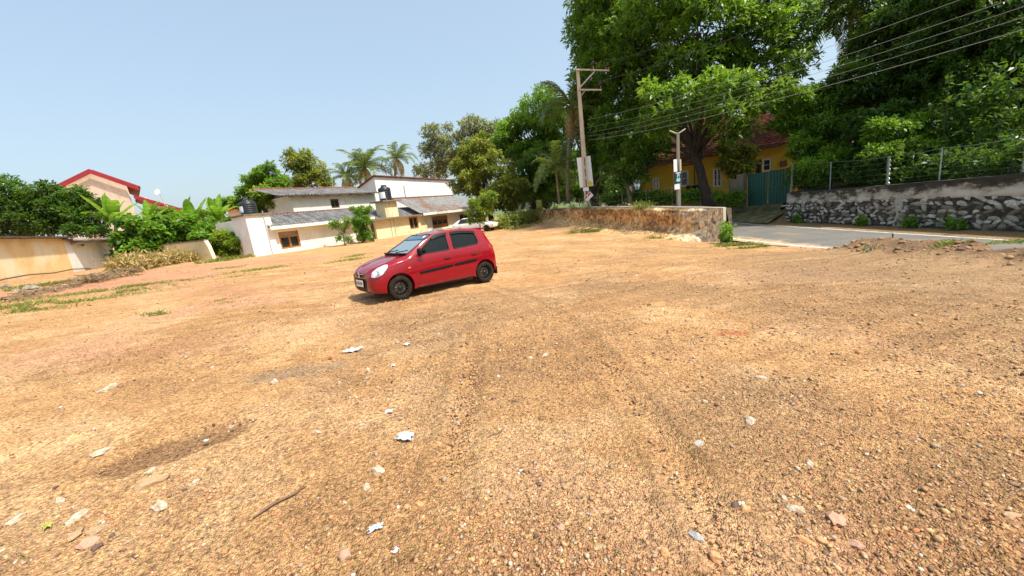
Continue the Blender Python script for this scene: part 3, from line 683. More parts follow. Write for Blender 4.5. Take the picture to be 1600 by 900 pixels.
# satellite dish
sd_p = at(247, 300, Yr - 1)
dish = thing('satellite_dish', sd_p, 'round white satellite dish on a thin mast above the red annex roof', 'satellite dish')
Md = Matrix.Rotation(R(-75), 4, 'X') @ Matrix.Rotation(R(15), 4, 'Y')
MB().lathe([(0, 0), (.22, .03), (.42, .11), (.43, .11), (.23, .02), (0, -.015)], 20, Md.inverted()).build('reflector', M['white'], dish, True)
MB().tube([(0, .1, 0), (.1, .3, -1.2), (.2, .3, -2.2)], .05).build('mast', M['pvc'], dish)
# small house with orange tile roof between trees
Ys = 55; a_, b_ = at(343, 334, Ys), at(378, 322, Ys)
sh_ = thing('tiled_shed', (0, 0, 0), 'small pale house with an orange tiled roof between the bananas and the tank tower', 'house')
MB().prism([a_, b_ + Vector((2, 0, .6)), b_ + Vector((2, 0, 1.1)), a_ + Vector((0, 0, .55))], (0, 6, 1.0)).build('roof', M['tile2'], sh_)
MB().prism([(a_.x + .8, Ys + .6, 0), (b_.x + 2, Ys + .6, 0), (b_.x + 2, Ys + .6, b_.z + .5), (a_.x + .8, Ys + .6, a_.z + .2)], (0, 4, 0)).build('wall', M['pink'], sh_)
# low dark terrace with teal cover beside tower
tc_ = at(372, 352, 36)
cov = thing('lean_to', (0, 0, 0), 'low lean-to with pale green sheet roof beside the tank tower', 'lean-to')
M['teal'] = simple('teal_sheet', (.12, .30, .26), .6, 0, .3, 2)
MB().prism([at(362, 352, 36), at(392, 355, 35), at(392, 352, 35) + Vector((0, 2, .7)), at(360, 347, 36) + Vector((0, 2, .7))], (0, 0, -.06)).build('roof', M['teal'], cov)
MB().prism([at(379, 363, 34.5), at(396, 362, 33), at(396, 362, 33) + Vector((0, 2, 0)), at(379, 363, 34.5) + Vector((0, 2, 0))], (0, 0, -.2)).build('slab', M['dkconcrete'], cov)
MB().prism([at(385, 365, 34.5), at(397, 364, 33.6), at(397, 364, 33.6) + Vector((0, 2, 0)), at(385, 365, 34.5) + Vector((0, 2, 0))], (0, 0, -3)).build('wall', M['concrete'], cov)

# ================================================================ YELLOW HOUSE
yh = thing('yellow_house', (0, 0, 0), 'yellow house with a steep moss-stained clay tile roof behind the garden', 'house')
YA = at(1000, 290, 38.5); YB = at(1112, 270, 36.0); YC = at(1247, 260, 33.5)
ze1 = at(1060, 249, 37.2).z; ze2 = at(1200, 229, 34.4).z; gb = .0
print('yellow', YA, YB, YC, ze1, ze2)
def fac(a3, b3):
    a_ = Vector((a3.x, a3.y, 0)); b_ = Vector((b3.x, b3.y, 0)); d = (b_ - a_).normalized(); n = Vector((d.y, -d.x, 0)); n = n if n.dot(-a_) > 0 else -n
    def S(u, v):
        dx, dz = ray(u, v); Y = (a_.x * d.y - a_.y * d.x) / (dx * d.y - d.x); return (Vector((dx * Y, Y, 0)) - a_).dot(d), EYE + dz * Y
    return a_, b_, d, n, S, (b_ - a_).length
a1, b1, d1, n1_, S1, L1 = fac(YA, YB)
def hole(S, u0, u1, v0, v1):
    um = (u0 + u1) / 2; vm = (v0 + v1) / 2; return [S(u0, vm)[0], S(u1, vm)[0], S(um, v1)[1], S(um, v0)[1]]
H1 = [hole(S1, 1020, 1030, 277, 296), hole(S1, 1052, 1076, 267, 292)]
cutwall(a1[:2], b1[:2], -.6, ze1 + .1, ze1 + .1, H1, .25, 'wall', M['yellow'], yh)
for h in H1: window(a1, d1, n1_, *h, yh, M['whitewood'], 2, panes=2)
a2, b2, d2, n2_, S2, L2 = fac(YB - Vector((0, .0, 0)), YC)
H2 = [hole(S2, 1180, 1190, 250, 268), hole(S2, 1191, 1206, 247, 268), hole(S2, 1114, 1128, 262, 292)]
H2[0][2] = -.5
cutwall((a2 - n2_ * 0)[:2], b2[:2], -.6, ze2 + .1, ze2 + .1, H2, .25, 'wall', M['yellow'], yh)
window(a2, d2, n2_, *H2[1], yh, M['whitewood'], 1, panes=2); window(a2, d2, n2_, *H2[2], yh, M['whitewood'], 2, panes=3)
window(a2, d2, n2_, *H2[0], yh, M['dkwood'], 1, panes=3, name='door')
sv = S2(1224, 256); MB().box(a2 + d2 * sv[0] + n2_ * .08 + Vector((0, 0, sv[1])), (.45, .2, .5), Matrix.Rotation(math.atan2(d2.y, d2.x), 3, 'Z')).build('vent_box', M['dkwood'], yh)
sa = S2(1196, 245); MB().bar(a2 + d2 * (sa[0] - 1.2) + n2_ * .3 + Vector((0, 0, sa[1])), a2 + d2 * (sa[0] - .2) + n2_ * .3 + Vector((0, 0, sa[1])), .5, .25).build('awning', M['yellow'], yh)
MB().prism([b2, b2 - n2_ * 9, b2 - n2_ * 9 - d2 * .25, b2 - d2 * .25], (0, 0, ze2)).build('side_wall', M['yellow'], yh)
MB().prism([a1, a1 - n1_ * 9, a1 - n1_ * 9 + d1 * .25, a1 + d1 * .25], (0, 0, ze1)).build('side_wall', M['yellow'], yh)
# roof: one hipped mass over both wings
rz_ = at(1150, 182, 41).z
E0 = a1 - d1 * .6 + n1_ * .9 + Vector((0, 0, ze1)); E1 = b1 + n1_ * .9 + Vector((0, 0, ze1 - .02)); 
E2 = a2 + n2_ * .9 + Vector((0, 0, ze2)); E3 = b2 + d2 * .9 + n2_ * .9 + Vector((0, 0, ze2))
R0 = at(1098, 186, 43); R1 = at(1212, 197, 39.5); R1.z = R0.z - .9
rf = ent('roof', mesh('roof', [E0, (E1 + E2) / 2, E3, R1, R0, E0 - n1_ * 10, E3 - n2_ * 10], [(0, 1, 4), (1, 2, 3, 4), (2, 6, 3), (0, 4, 5), (4, 3, 6, 5)], M['tile']), yh)
Em = (E1 + E2) / 2
tile_slope(rf, E0, Em, R0 - (R0 - E0) * .02, R0, M['tile'])
tile_slope(rf, Em, E3, R0, R1, M['tile'])
tile_slope(rf, E3, E3 - n2_ * 10, R1, R1 - n2_ * .1, M['tile'])
MB().bar(E0 + Vector((0, 0, -.12)), Em + Vector((0, 0, -.12)), .05, .2).build('fascia', M['gutter'], yh)
MB().bar(Em + Vector((0, 0, -.12)), E3 + Vector((0, 0, -.12)), .05, .2).build('fascia', M['gutter'], yh)
s_p = S1(1085, 260)[0]; MB().tube([a1 + d1 * s_p + n1_ * .1 + Vector((0, 0, 0)), a1 + d1 * s_p + n1_ * .1 + Vector((0, 0, ze1))], .06).build('drain_pipe', M['dkwood'], yh)
s_p = S1(1073, 255)[0]; MB().bar(a1 + d1 * (s_p - .9) + n1_ * .35 + Vector((0, 0, S1(1073, 258)[1])), a1 + d1 * (s_p + 1.0) + n1_ * .35 + Vector((0, 0, S1(1073, 258)[1])), .7, .08).build('awning', M['dkwood'], yh)
# hanging pots
M['pot'] = simple('dark_plant_pot', (.05, .03, .02), .7)
PL_ = [(1075, 292, 'widest'), (1084, 292, ''), (1089, 291, ''), (1099, 291, ''), (1077, 300, ''), (1086, 298, ''), (1093, 298, '')]
lab = ['dark hanging pot at the left end of the upper row on the yellow wall', 'dark hanging pot second from the left in the upper row', 'dark hanging pot third from the left in the upper row',
       'dark hanging pot at the right end of the upper row by the white door', 'dark hanging pot leftmost in the lower row on the yellow wall', 'dark hanging pot in the middle of the lower row', 'dark hanging pot rightmost in the lower row']
for (u, v, _), lb in zip(PL_, lab):
    s, z = S1(u, v); p = a1 + d1 * s + n1_ * .25 + Vector((0, 0, z))
    t = thing('hanging_pot', p, lb, 'plant pot', 'pots hanging on the yellow house')
    MB().lathe([(0, -.17), (.13, -.17), (.2, .12), (.22, .12), (.22, .16), (.17, .16), (.12, 0), (0, 0)], 12).build('pot', M['pot'], t, True)
    MB().tube([(0, 0, .1), (0, 0, .75)], .008, 4).build('hanger', M['pot'], t)
# ================================================================ STONE WALL (right, beyond the road)
SWX = 18.5; ya, yb = 5.0, 25.2
sw = thing('stone_wall', (SWX, 15, -1.3), 'long rubble stone retaining wall with black mossy plaster cap across the road', 'wall')
sw.location = (0, 0, 0)
ztop = lambda y: np.interp(y, [5, 12.5, 14.6, 20, 25.2], [1.05, .88, .72, .62, .58])
zband = lambda y: np.interp(y, [5, 14, 25.2], [.12, .08, -.02])
mk = NT('mortar'); v_ = mk.coord('Object'); mk.base(mk.ramp(mk.noise(v_, 3, 7, .7), [(.3, (.014, .012, .009)), (.52, (.06, .052, .04)), (.68, (.22, .19, .14)), (.8, (.30, .27, .2))])); mk.b.inputs['Roughness'].default_value = .95; mk.bump(mk.noise(v_, 12, 6), .8, .05)
# mortar body with bumpy face
V = []; Fc = []; NY, NZ = 140, 14
ysw = np.linspace(ya, yb, NY)
for i, y in enumerate(ysw):
    for k in range(NZ):
        z = -1.5 + (zband(y) + 1.5) * k / (NZ - 1)
        x = SWX - .05 * (1 - k / NZ) + .05 * (vn(np.array([y * 4.]), np.array([z * 5.]), 33)[0] - .5)
        V.append((x, y, z))
for i in range(NY - 1):
    for k in range(NZ - 1): q = i * NZ + k; Fc.append((q, q + 1, q + NZ + 1, q + NZ))
n0 = len(V)
for i in range(NY): V.append((SWX + .45, ysw[i], float(zband(ysw[i])))); V.append((SWX + .45, ysw[i], -1.5))
for i in range(NY - 1):
    Fc.append((i * NZ + NZ - 1, (i + 1) * NZ + NZ - 1, n0 + 2 * i + 2, n0 + 2 * i)); Fc.append((n0 + 2 * i, n0 + 2 * i + 2, n0 + 2 * i + 3, n0 + 2 * i + 1))
e_ = (NY - 1) * NZ; Fc.append(tuple([e_ + k for k in range(NZ)] + [n0 + 2 * (NY - 1), n0 + 2 * (NY - 1) + 1]))
ent('wall_body', mesh('wall_body', V, Fc, mk.m, True), sw)
# plaster cap, irregular, stained black at the top
pk = NT('mossy_plaster_cap'); v_ = pk.coord('Object'); sx = pk.n('ShaderNodeSeparateXYZ'); pk.l(v_, sx.inputs[0])
f1 = pk.noise(pk.coord('Object', (1, .8, 1.6)), 1.5, 8, .7)
add = pk.n('ShaderNodeMath', operation='MULTIPLY_ADD'); pk.l(sx.outputs[2], add.inputs[0]); add.inputs[1].default_value = .45; pk.l(f1, add.inputs[2])
pk.base(pk.ramp(add.outputs[0], [(.50, (.52, .48, .40)), (.62, (.32, .29, .23)), (.71, (.06, .048, .03)), (.9, (.02, .017, .012))]))
pk.b.inputs['Roughness'].default_value = .95; pk.bump(pk.noise(v_, 9, 7), .6, .04)
V = []; Fc = []; NZ = 8
for i, y in enumerate(ysw):
    for k in range(NZ):
        t = k / (NZ - 1); zb_ = zband(y) - .06 - .06 * vn(np.array([y * 1.1]), np.array([0.]), 3)[0]
        z = zb_ + (ztop(y) - zb_) * t; V.append((SWX - .07 + .04 * (vn(np.array([y * 2.]), np.array([z * 4]), 9)[0] - .5), y, float(z) + (.03 * (vn(np.array([y * 3.]), np.array([1.]), 9)[0] - .5) if k == NZ - 1 else 0)))
    V.append((SWX + .35, y, float(ztop(y)))); V.append((SWX + .35, y, float(zband(y)) - .1))
NW = NZ + 2
for i in range(NY - 1):
    for k in range(NW - 1): q = i * NW + k; Fc.append((q, q + 1, q + NW + 1, q + NW))
    q = i * NW; Fc.append((q, q + NW, q + NW + NW - 1, q + NW - 1))
Fc.append(tuple((NY - 1) * NW + k for k in range(NW)))
ent('plaster_cap', mesh('plaster_cap', V, Fc, pk.m, True), sw)
stm = []
for nm, c in (('a', (.58, .54, .46)), ('b', (.44, .40, .33)), ('c', (.27, .24, .19)), ('d', (.68, .65, .58)), ('e', (.11, .10, .08))):
    k_ = NT('rubble_' + nm); v_ = k_.coord('Object'); k_.base(k_.mix(c, (.04, .035, .025), k_.ramp(k_.noise(v_, 5, 7, .7), [(.42, 0), (.66, .85)])))
    k_.b.inputs['Roughness'].default_value = .9; k_.bump(k_.noise(v_, 18, 5), .5, .02); stm.append(k_.m)
def rock_mesh(name, mat, seed, sub=1, flat=.6, jag=.28):
    rs_ = random.Random(seed); bm = bmesh.new(); bmesh.ops.create_icosphere(bm, subdivisions=sub, radius=.5)
    dirs = [Vector((rs_.gauss(0, 1), rs_.gauss(0, 1), rs_.gauss(0, 1))).normalized() for _ in range(9)]
    lim = [rs_.uniform(.3, .48) for _ in dirs]
    for v in bm.verts:
        for d, l_ in zip(dirs, lim):
            q = v.co.dot(d)
            if q > l_: v.co -= d * (q - l_)
        v.co *= 1 + rs_.uniform(-jag, jag) * .25
    for v in bm.verts: v.co.z *= flat
    me_ = bpy.data.meshes.new(name); bm.to_mesh(me_); bm.free(); me_.materials.append(mat); return me_
rocks = [rock_mesh('stone', stm[i % 5], 100 + i, 2 if i < 5 else 1, 1.0, 1.1) for i in range(15)]
rs_ = random.Random(5); rows = []; y = ya + .1; cnt = 0
zz = -1.27
while cnt < 298 and zz < .02:
    y = 13.1 + rs_.uniform(0, .3); rh_ = rs_.uniform(.17, .22)
    while y < yb - .05 and cnt < 298:
        lw = rs_.choice([rs_.uniform(.12, .25), rs_.uniform(.2, .42), rs_.uniform(.3, .6)]) * (1.15 if y < 17 else 1.0)
        if rs_.random() < .97:
            o = ent('stone', rocks[rs_.randrange(15)], sw); cnt += 1
            o.location = (SWX - .03 + rs_.uniform(-.03, .02), y + lw / 2, zz + rh_ / 2 + rs_.uniform(-.04, .04))
            hh = rh_ * rs_.uniform(.75, 1.1); o.scale = (.18, lw * rs_.uniform(.95, 1.2), hh * rs_.uniform(.9, 1.5))
            o.rotation_euler = (rs_.uniform(-.7, .7), rs_.uniform(-.2, .2), rs_.uniform(-.2, .2))
        y += lw + rs_.uniform(.0, .05)
    zz += rh_ * .98
print('stones', cnt, zz)
m = MB()
for i in range(120):
    yy = rs_.uniform(ya, 13.2); z = rs_.uniform(-1.2, .0); m.box((SWX - .05, yy, z), (.1, rs_.uniform(.15, .4), rs_.uniform(.1, .22)), Matrix.Rotation(rs_.uniform(-.3, .3), 3, 'X'))
o = m.build('stone', stm[1], sw); o['kind'] = 'stuff'
for (y0_) in (12.6, 17.6): # plaster patches running down
    m = MB(); pts = [(SWX - .09, y0_, -1.3), (SWX - .09, y0_ + .55, -1.3), (SWX - .09, y0_ + .42, -.6), (SWX - .09, y0_ + .6, .1), (SWX - .09, y0_ + .05, .1), (SWX - .09, y0_ + .16, -.5)]
    m.prism(pts, (.08, 0, 0)).build('plaster_patch', M['concrete'], sw, bevel=.02)
# earth behind the stone wall
V = []; Fc = []; X_ = [SWX + .3, 20, 23, 27, 34, 45, 70]; Y_ = np.linspace(-20, 27, 24)
for x in X_:
    for y in Y_: V.append((x + (1.6 * sstep(25.3, 27, y) if x < 19 else 0), y, .52 + .02 * (x - 18.5) + .12 * (vn(np.array([x]), np.array([y]), 2)[0] - .5)))
ny = len(Y_)
for i in range(len(X_) - 1):
    for k in range(ny - 1): q = i * ny + k; Fc.append((q, q + ny, q + ny + 1, q + 1))
nb = len(V)
V += [(x, Y_[-1], -1.5) for x in X_]
for i in range(len(X_) - 1): Fc.append((i * ny + ny - 1, (i + 1) * ny + ny - 1, nb + i + 1, nb + i))
k_ = NT('leaf_litter_soil'); v_ = k_.coord('Object'); k_.base(k_.ramp(k_.noise(v_, 6, 8, .7), [(.35, (.025, .02, .012)), (.55, (.07, .05, .025)), (.75, (.09, .11, .03))])); k_.b.inputs['Roughness'].default_value = .95; M['litter'] = k_.m
tag(ent('garden_ground', mesh('garden_ground', V, Fc, k_.m, True)), kind='structure')
# fence above it
fn = thing('wire_fence', (0, 0, 0), 'sagging top-rail fence with pale lattice wrapped posts above the stone wall', 'fence')
M['post'] = simple('pale_green_post', (.20, .27, .23), .6, 0, .4, 6); M['wire'] = simple('galvanised_wire', (.28, .30, .28), .4, .6, .2, 6)
def on_wall(u, v, x=SWX + .12):
    dx, dz = ray(u, v); Y = x / dx; return Vector((x, Y, EYE + dz * Y))
fp = [(1594, 305, 214, 1), (1466, 293, 232, 0), (1386, 290, 245, 1), (1297, 288, 253, 0), (1237, 298, 256, 1)]
tops = []
for u, vb, vt, big in fp:
    b_ = on_wall(u, vb); t_ = on_wall(u, vt); b_.z = float(ztop(b_.y)) - .3; t_.y = b_.y; tops.append(t_.copy())
    if big:
        p = MB().tube([b_, t_], .045, 8).build('post', M['post'], fn)
        lat = MB()
        for k in range(22):
            z0 = b_.z + (t_.z - b_.z) * k / 22; z1 = b_.z + (t_.z - b_.z) * (k + 1) / 22
            for s in (0, math.pi):
                a0 = s + k * 1.1; lat.tube([(b_.x + .075 * math.cos(a0), b_.y + .075 * math.sin(a0), z0), (b_.x + .075 * math.cos(a0 + 1.1), b_.y + .075 * math.sin(a0 + 1.1), z1)], .014, 4, False)
        lat.build('lattice_wrap', M['wire'], p)
    else: MB().tube([b_, t_], .028, 6).build('post', M['post'], fn)
pr = tops[0] + (tops[0] - tops[2]) * 1.0
allp = [tops[0] + Vector((0, -7, .4))] + tops
rl = []
for i in range(len(allp) - 1):
    for k in range(6): t = k / 6; p = allp[i].lerp(allp[i + 1], t); p.z -= .06 * math.sin(math.pi * t); rl.append(p)
rl.append(allp[-1]); MB().tube(rl, .011, 5).build('top_rail', M['wire'], fn)
ms = MB()
for i in range(0, 26):   # chain-link wires as fine diagonals
    pass
for k in range(1, 5):
    MB().tube([Vector((p.x, p.y, float(ztop(p.y)) + (p.z - float(ztop(p.y))) * k / 5)) for p in rl], .0035, 3, False).build('fence_wire', M['wire'], fn)

# ================================================================ GATE
gt = thing('sheet_metal_gate', (0, 0, 0), 'dark green ribbed sheet metal double gate at the top of the mossy ramp', 'gate')
gk_ = NT('green_gate_paint'); v_ = gk_.coord('Object', (1, 1, .4)); sx = gk_.n('ShaderNodeSeparateXYZ'); gk_.l(gk_.coord('Object'), sx.inputs[0])
cg = gk_.mix((.008, .075, .055), (.012, .10, .078), gk_.noise(v_, 2.5, 5)); cg = gk_.mix(cg, (.11, .10, .05), gk_.ramp(gk_.noise(v_, 5, 7, .7), [(.56, 0), (.75, .7)])); gk_.base(cg); gk_.b.inputs['Roughness'].default_value = .5
M['gate'] = gk_.m
ga = at(1168, 322, 30.3); gb_ = at(1234, 320, 27.6)
GA = Vector((ga.x, ga.y, 0)); GB = Vector((gb_.x, gb_.y, 0)); gd = (GB - GA).normalized(); gn = Vector((gd.y, -gd.x, 0)); gn = gn if gn.dot(-GA) > 0 else -gn; GL = (GB - GA).length
gz0, gz1 = (ga.z + gb_.z) / 2, (at(1168, 270, 30.3).z + at(1234, 264, 27.6).z) / 2
print('gate', GA, GB, GL, gz0, gz1)
for k in range(2):
    s0 = k * GL / 2 + .02; s1 = (k + 1) * GL / 2 - .02; t_ = .0 if k else .06
    lf = ent('gate_leaf', None, gt); lf = lf
    m = MB()
    for z in (gz0 + .08, (gz0 + gz1) / 2, gz1 - .1 - t_): m.bar(GA + gd * s0 + Vector((0, 0, z)) - gn * .06, GA + gd * s1 + Vector((0, 0, z)) - gn * .06, .04, .05)
    m.build('gate_frame', M['gate'], lf)
    n = 7; 
    for i in range(n):      # each ribbed sheet strip
        a_, b_ = s0 + (s1 - s0) * i / n, s0 + (s1 - s0) * (i + 1) / n; w__ = b_ - a_; m = MB()
        prof = [(0, 0), (.62, 0), (.70, .035), (.92, .035), (1.0, 0)]
        V = []; 
        for f_, o_ in prof:
            for z in (gz0 + .04, gz1 - t_): V.append(GA + gd * (a_ + w__ * f_) + gn * o_ + Vector((0, 0, z)))
        m.add(V, [(2 * j, 2 * j + 2, 2 * j + 3, 2 * j + 1) for j in range(4)]); m.build('panel', M['gate'], lf)
MB().bar(GA + gd * (GL / 2 - .03) + gn * .05 + Vector((0, 0, gz0)), GA + gd * (GL / 2 - .03) + gn * .05 + Vector((0, 0, gz1)), .04, .06, up=gn).build('meeting_bar', M['gate'], gt)
gp = at(1161, 322, 30.5); gpt = at(1163, 270, 30.5)
tag(MB().box((gp.x - .1, gp.y, gz1 / 2 + gz0 / 2 - .2), (.55, .5, gz1 - gz0 + .5), Matrix.Rotation(math.atan2(gd.y, gd.x), 3, 'Z')).build('gate_post', M['dkconcrete'], None, bevel=.02), 'broad stained concrete gate post left of the green gate', 'gate post', 'gate posts')
tag(MB().box((GB.x + .1, GB.y - .05, (gz1 + gz0) / 2 - .2), (.14, .14, gz1 - gz0 + .9)).build('gate_post', M['post'], None, bevel=.01), 'thin pale green metal post right of the green gate', 'gate post', 'gate posts')
ww = thing('side_wall', (0, 0, 0), 'low grey stained wall piece between gate post and garden fence', 'wall')
a_ = at(1143, 318, 31); 
MB().prism([(a_.x - .1, a_.y, -1.2), (gp.x - .35, gp.y, -1.2), (gp.x - .35, gp.y + .2, -1.2), (a_.x - .1, a_.y + .2, -1.2)], (0, 0, gz1 - .3 + 1.2)).build('wall_panel', M['dkconcrete'], ww)
# ramp in front of the gate
V = []; Fc = []; n = 8
fr = [Vector((17.15, 29.5, -1.27)), Vector((17.1, 24.9, -1.27))]; bk = [GA - gd * .9, GB + gd * .3]
for i in range(n + 1):
    t = i / n; p = (GA - gd * 1.2).lerp(GB + gd * .5, t); q = Vector((17.1, 30.6 - 5.6 * t, 0))
    for k in range(n + 1):
        s = k / n; c_ = q.lerp(p - gn * .3, s); V.append((c_.x, c_.y, -1.25 + (gz0 - .03 + 1.25) * s ** .8 + .05 * (vn(np.array([c_.x * 2]), np.array([c_.y * 2]), 4)[0] - .5)))
for i in range(n):
    for k in range(n): q = i * (n + 1) + k; Fc.append((q, q + 1, q + n + 2, q + n + 1))
k_ = NT('mossy_ramp'); v_ = k_.coord('Object'); k_.base(k_.ramp(k_.noise(v_, 1.8, 8, .68), [(.35, (.09, .07, .035)), (.5, (.13, .13, .04)), (.6, (.24, .18, .10)), (.8, (.34, .27, .18))])); k_.b.inputs['Roughness'].default_value = .95; k_.bump(k_.noise(v_, 15, 6), .5, .03)
tag(ent('ramp', mesh('ramp', V, Fc, k_.m, True)), kind='structure')

# ================================================================ GARDEN FRONT WALL + FENCE of yellow house
gwa, gwb = at(905, 312, 40), at(1143, 315, 31.2)
gw = thing('garden_wall', (0, 0, 0), 'low dark mossy garden wall in front of the yellow house', 'wall')
MB().prism([(gwa.x, gwa.y, -1), (gwb.x, gwb.y, -1), (gwb.x, gwb.y + .2, -1), (gwa.x, gwa.y + .2, -1)], (0, 0, 1.15 + .1)).build('wall_panel', M['dkconcrete'], gw)
f2 = thing('garden_fence', (0, 0, 0), 'thin wire fence on posts in front of the yellow house', 'fence')
pp = [Vector((gwa.x, gwa.y, .2)).lerp(Vector((gwb.x, gwb.y, .2)), t) for t in np.linspace(0, 1, 7)]
for p in pp: MB().tube([p, p + Vector((0, 0, 1.7))], .04, 6).build('post', M['concrete'], f2)
for z in (.5, 1.0, 1.6): MB().tube([p + Vector((0, 0, z)) for p in pp], .012, 4).build('fence_wire', M['wire'], f2)

# ================================================================ CUT BANK with concrete edge
TP = []
for (u, vt, Y) in [(1130, 325, 19.55), (1100, 324.5, 20.6), (1060, 324, 22.2), (1000, 323, 24.6), (960, 323, 27.5), (920, 323.5, 31.5), (880, 325, 37), (852, 327, 43), (838, 330, 47)]:
    TP.append(at(u, vt, Y))
print('bank', [tuple(round(q, 2) for q in p) for p in TP])
def samp(P, n):
    d = [0]
    for i in range(1, len(P)): d.append(d[-1] + (P[i] - P[i - 1]).length)
    out = []
    for s in np.linspace(0, d[-1], n): out.append(Vector([float(np.interp(s, d, [p[j] for p in P])) for j in range(3)]))
    return out, d[-1]
bank = thing('cut_bank', (0, 0, 0), 'eroded orange earth bank cut vertical below a thin concrete edge beside the road', 'earth bank')
bk_ = NT('cut_earth'); v_ = bk_.coord('Object'); v2 = bk_.coord('Object', (1, 1, .25)); att = bk_.n('ShaderNodeAttribute', attribute_name='soil')
c = bk_.mix(att.outputs['Color'], bk_.ramp(bk_.noise(v_, 5, 8, .7), [(.32, .3), (.52, 1), (.72, 1.4)]), 1.0, 'MULTIPLY')
c = bk_.mix(c, bk_.ramp(bk_.noise(v2, 9, 5, .6), [(.36, .45), (.55, 1.05), (.75, 1.25)]), 1.0, 'MULTIPLY'); bk_.base(c); bk_.b.inputs['Roughness'].default_value = .95; bk_.b.inputs['Specular IOR Level'].default_value = .1
bk_.bump(bk_.noise(v_, 16, 7, .7), .8, .05)
NS, NH = 620, 46; pts, LB = samp(TP, NS); V = np.zeros((NS, NH, 3)); CL = np.zeros((NS, NH, 3))
pa = np.array([tuple(p) for p in pts]); tg = np.gradient(pa[:, :2], axis=0); tg /= np.linalg.norm(tg, axis=1)[:, None]
nb_ = np.stack([-tg[:, 1], tg[:, 0]], 1); 
if (nb_[NS // 2] @ (-pa[NS // 2, :2])) < 0: nb_ = -nb_
S_ = np.linspace(0, LB, NS)
foot = np.array([Gs(*(pa[i, :2] + nb_[i] * .9)) for i in range(NS)])
for k in range(NH):
    t = k / (NH - 1); 
    z = pa[:, 2] - .04 + (foot - .12 - pa[:, 2]) * t
    sS = S_; 
    out_ = -.02 + .16 * t + .05 * np.sin(t * 3) 
    # overhang of turf at top, hollow below, talus at the foot
    hollow = -.22 * np.exp(-((t - .45) / .22) ** 2) * sstep(1.2, 3.5, sS)
    tal = .95 * sstep(.58, 1.0, t) ** 1.6 * (.5 + .9 * vn(sS * .55, sS * 0, 3)) * (1 - .6 * sstep(1.6, .2, sS))
    grooves = .13 * (np.abs(np.sin(sS * 6.2 + 3 * fbm(sS * .8, sS * 0 + t * 1.5, 5, 3))) ** .6 - .6) * sstep(.1, .3, t) * sstep(.95, .55, t) * sstep(.9, 3, sS)
    rough_ = .32 * fbm(sS * 2.2, sS * 0 + t * 3.5, 6, 5, .6) * (1 - .75 * sstep(.95, .35, sS)) + .14 * fbm(sS * 9, sS * 0 + t * 9, 26, 3, .6)
    d_ = out_ + hollow + tal + grooves + rough_ + .34 * sstep(.3, 2.4, sS) * sstep(-.01, .06, t); d_ = np.maximum(d_, .03)
    d_ = d_ * (.25 + .75 * sstep(0, 1.4, sS + .8 * t))
    V[:, k, 0] = pa[:, 0] + nb_[:, 0] * d_; V[:, k, 1] = pa[:, 1] + nb_[:, 1] * d_; V[:, k, 2] = z
    cr = arr((.74, .43, .18)); dk = arr((.36, .21, .10)); pl = arr((.84, .60, .32)); cn = arr((.76, .60, .40))
    f1_ = fbm(sS * 1.1, sS * 0 + t * 2.5, 44, 5, .6); col = np.zeros((NS, 3)) + cr
    col = lerp(col, dk, sstep(.0, .22, f1_ + .12 * (t < .3))); col = lerp(col, pl, sstep(.05, .25, -f1_))
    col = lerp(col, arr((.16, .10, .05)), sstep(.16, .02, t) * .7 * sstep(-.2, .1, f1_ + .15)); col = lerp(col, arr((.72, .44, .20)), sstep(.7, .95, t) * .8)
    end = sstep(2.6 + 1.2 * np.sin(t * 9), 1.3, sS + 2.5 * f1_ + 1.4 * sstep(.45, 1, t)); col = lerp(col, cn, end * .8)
    CL[:, k] = col
idx = np.arange(NS * NH).reshape(NS, NH); F = np.stack([idx[:-1, :-1], idx[1:, :-1], idx[1:, 1:], idx[:-1, 1:]], -1).reshape(-1, 4)
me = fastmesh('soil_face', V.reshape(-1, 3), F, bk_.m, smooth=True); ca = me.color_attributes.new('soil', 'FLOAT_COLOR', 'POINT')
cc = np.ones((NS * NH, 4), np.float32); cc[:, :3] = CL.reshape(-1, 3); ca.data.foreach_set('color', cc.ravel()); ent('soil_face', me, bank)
# concrete edge: thin upright wall behind the soil, closed box swept along the line
V = []; Fc = []; step = 10; ids = list(range(0, NS, step)) + [NS - 1]
for i in ids:
    p = pa[i]; b2_ = -nb_[i] * .2
    zt = p[2] + .02; zb = foot[i] - .5
    V += [(p[0], p[1], zb), (p[0], p[1], zt), (p[0] + b2_[0], p[1] + b2_[1], zt), (p[0] + b2_[0], p[1] + b2_[1], zb)]
for i in range(len(ids) - 1):
    q = 4 * i; Fc += [(q, q + 1, q + 5, q + 4), (q + 1, q + 2, q + 6, q + 5), (q + 2, q + 3, q + 7, q + 6)]
Fc += [(0, 3, 2, 1), tuple(4 * (len(ids) - 1) + k for k in range(4))]
M['edge'] = plaster('pale_concrete', (.52, .46, .36), (.14, .11, .07), .6)
ent('concrete_edge', mesh('concrete_edge', V, Fc, M['edge']), bank)
# exposed blocks near the right end
rs_ = random.Random(12)
for i in range(26):
    s = rs_.uniform(.15, 3.2); j = int(s / LB * NS); t = rs_.uniform(.12, .75); k = int(t * (NH - 1)); p = Vector(pa[j]); 
    o = ent('stone', rocks[rs_.randrange(15)], bank); z = pa[j, 2] + (foot[j] - pa[j, 2]) * t
    q_ = me.vertices[j * NH + k].co
    o.location = q_ - Vector((nb_[j][0], nb_[j][1], 0)) * .05; o.scale = (rs_.uniform(.14, .34),) * 2 + (rs_.uniform(.1, .2),); o.rotation_euler = (rs_.uniform(0, 3), rs_.uniform(0, 3), rs_.uniform(0, 3))
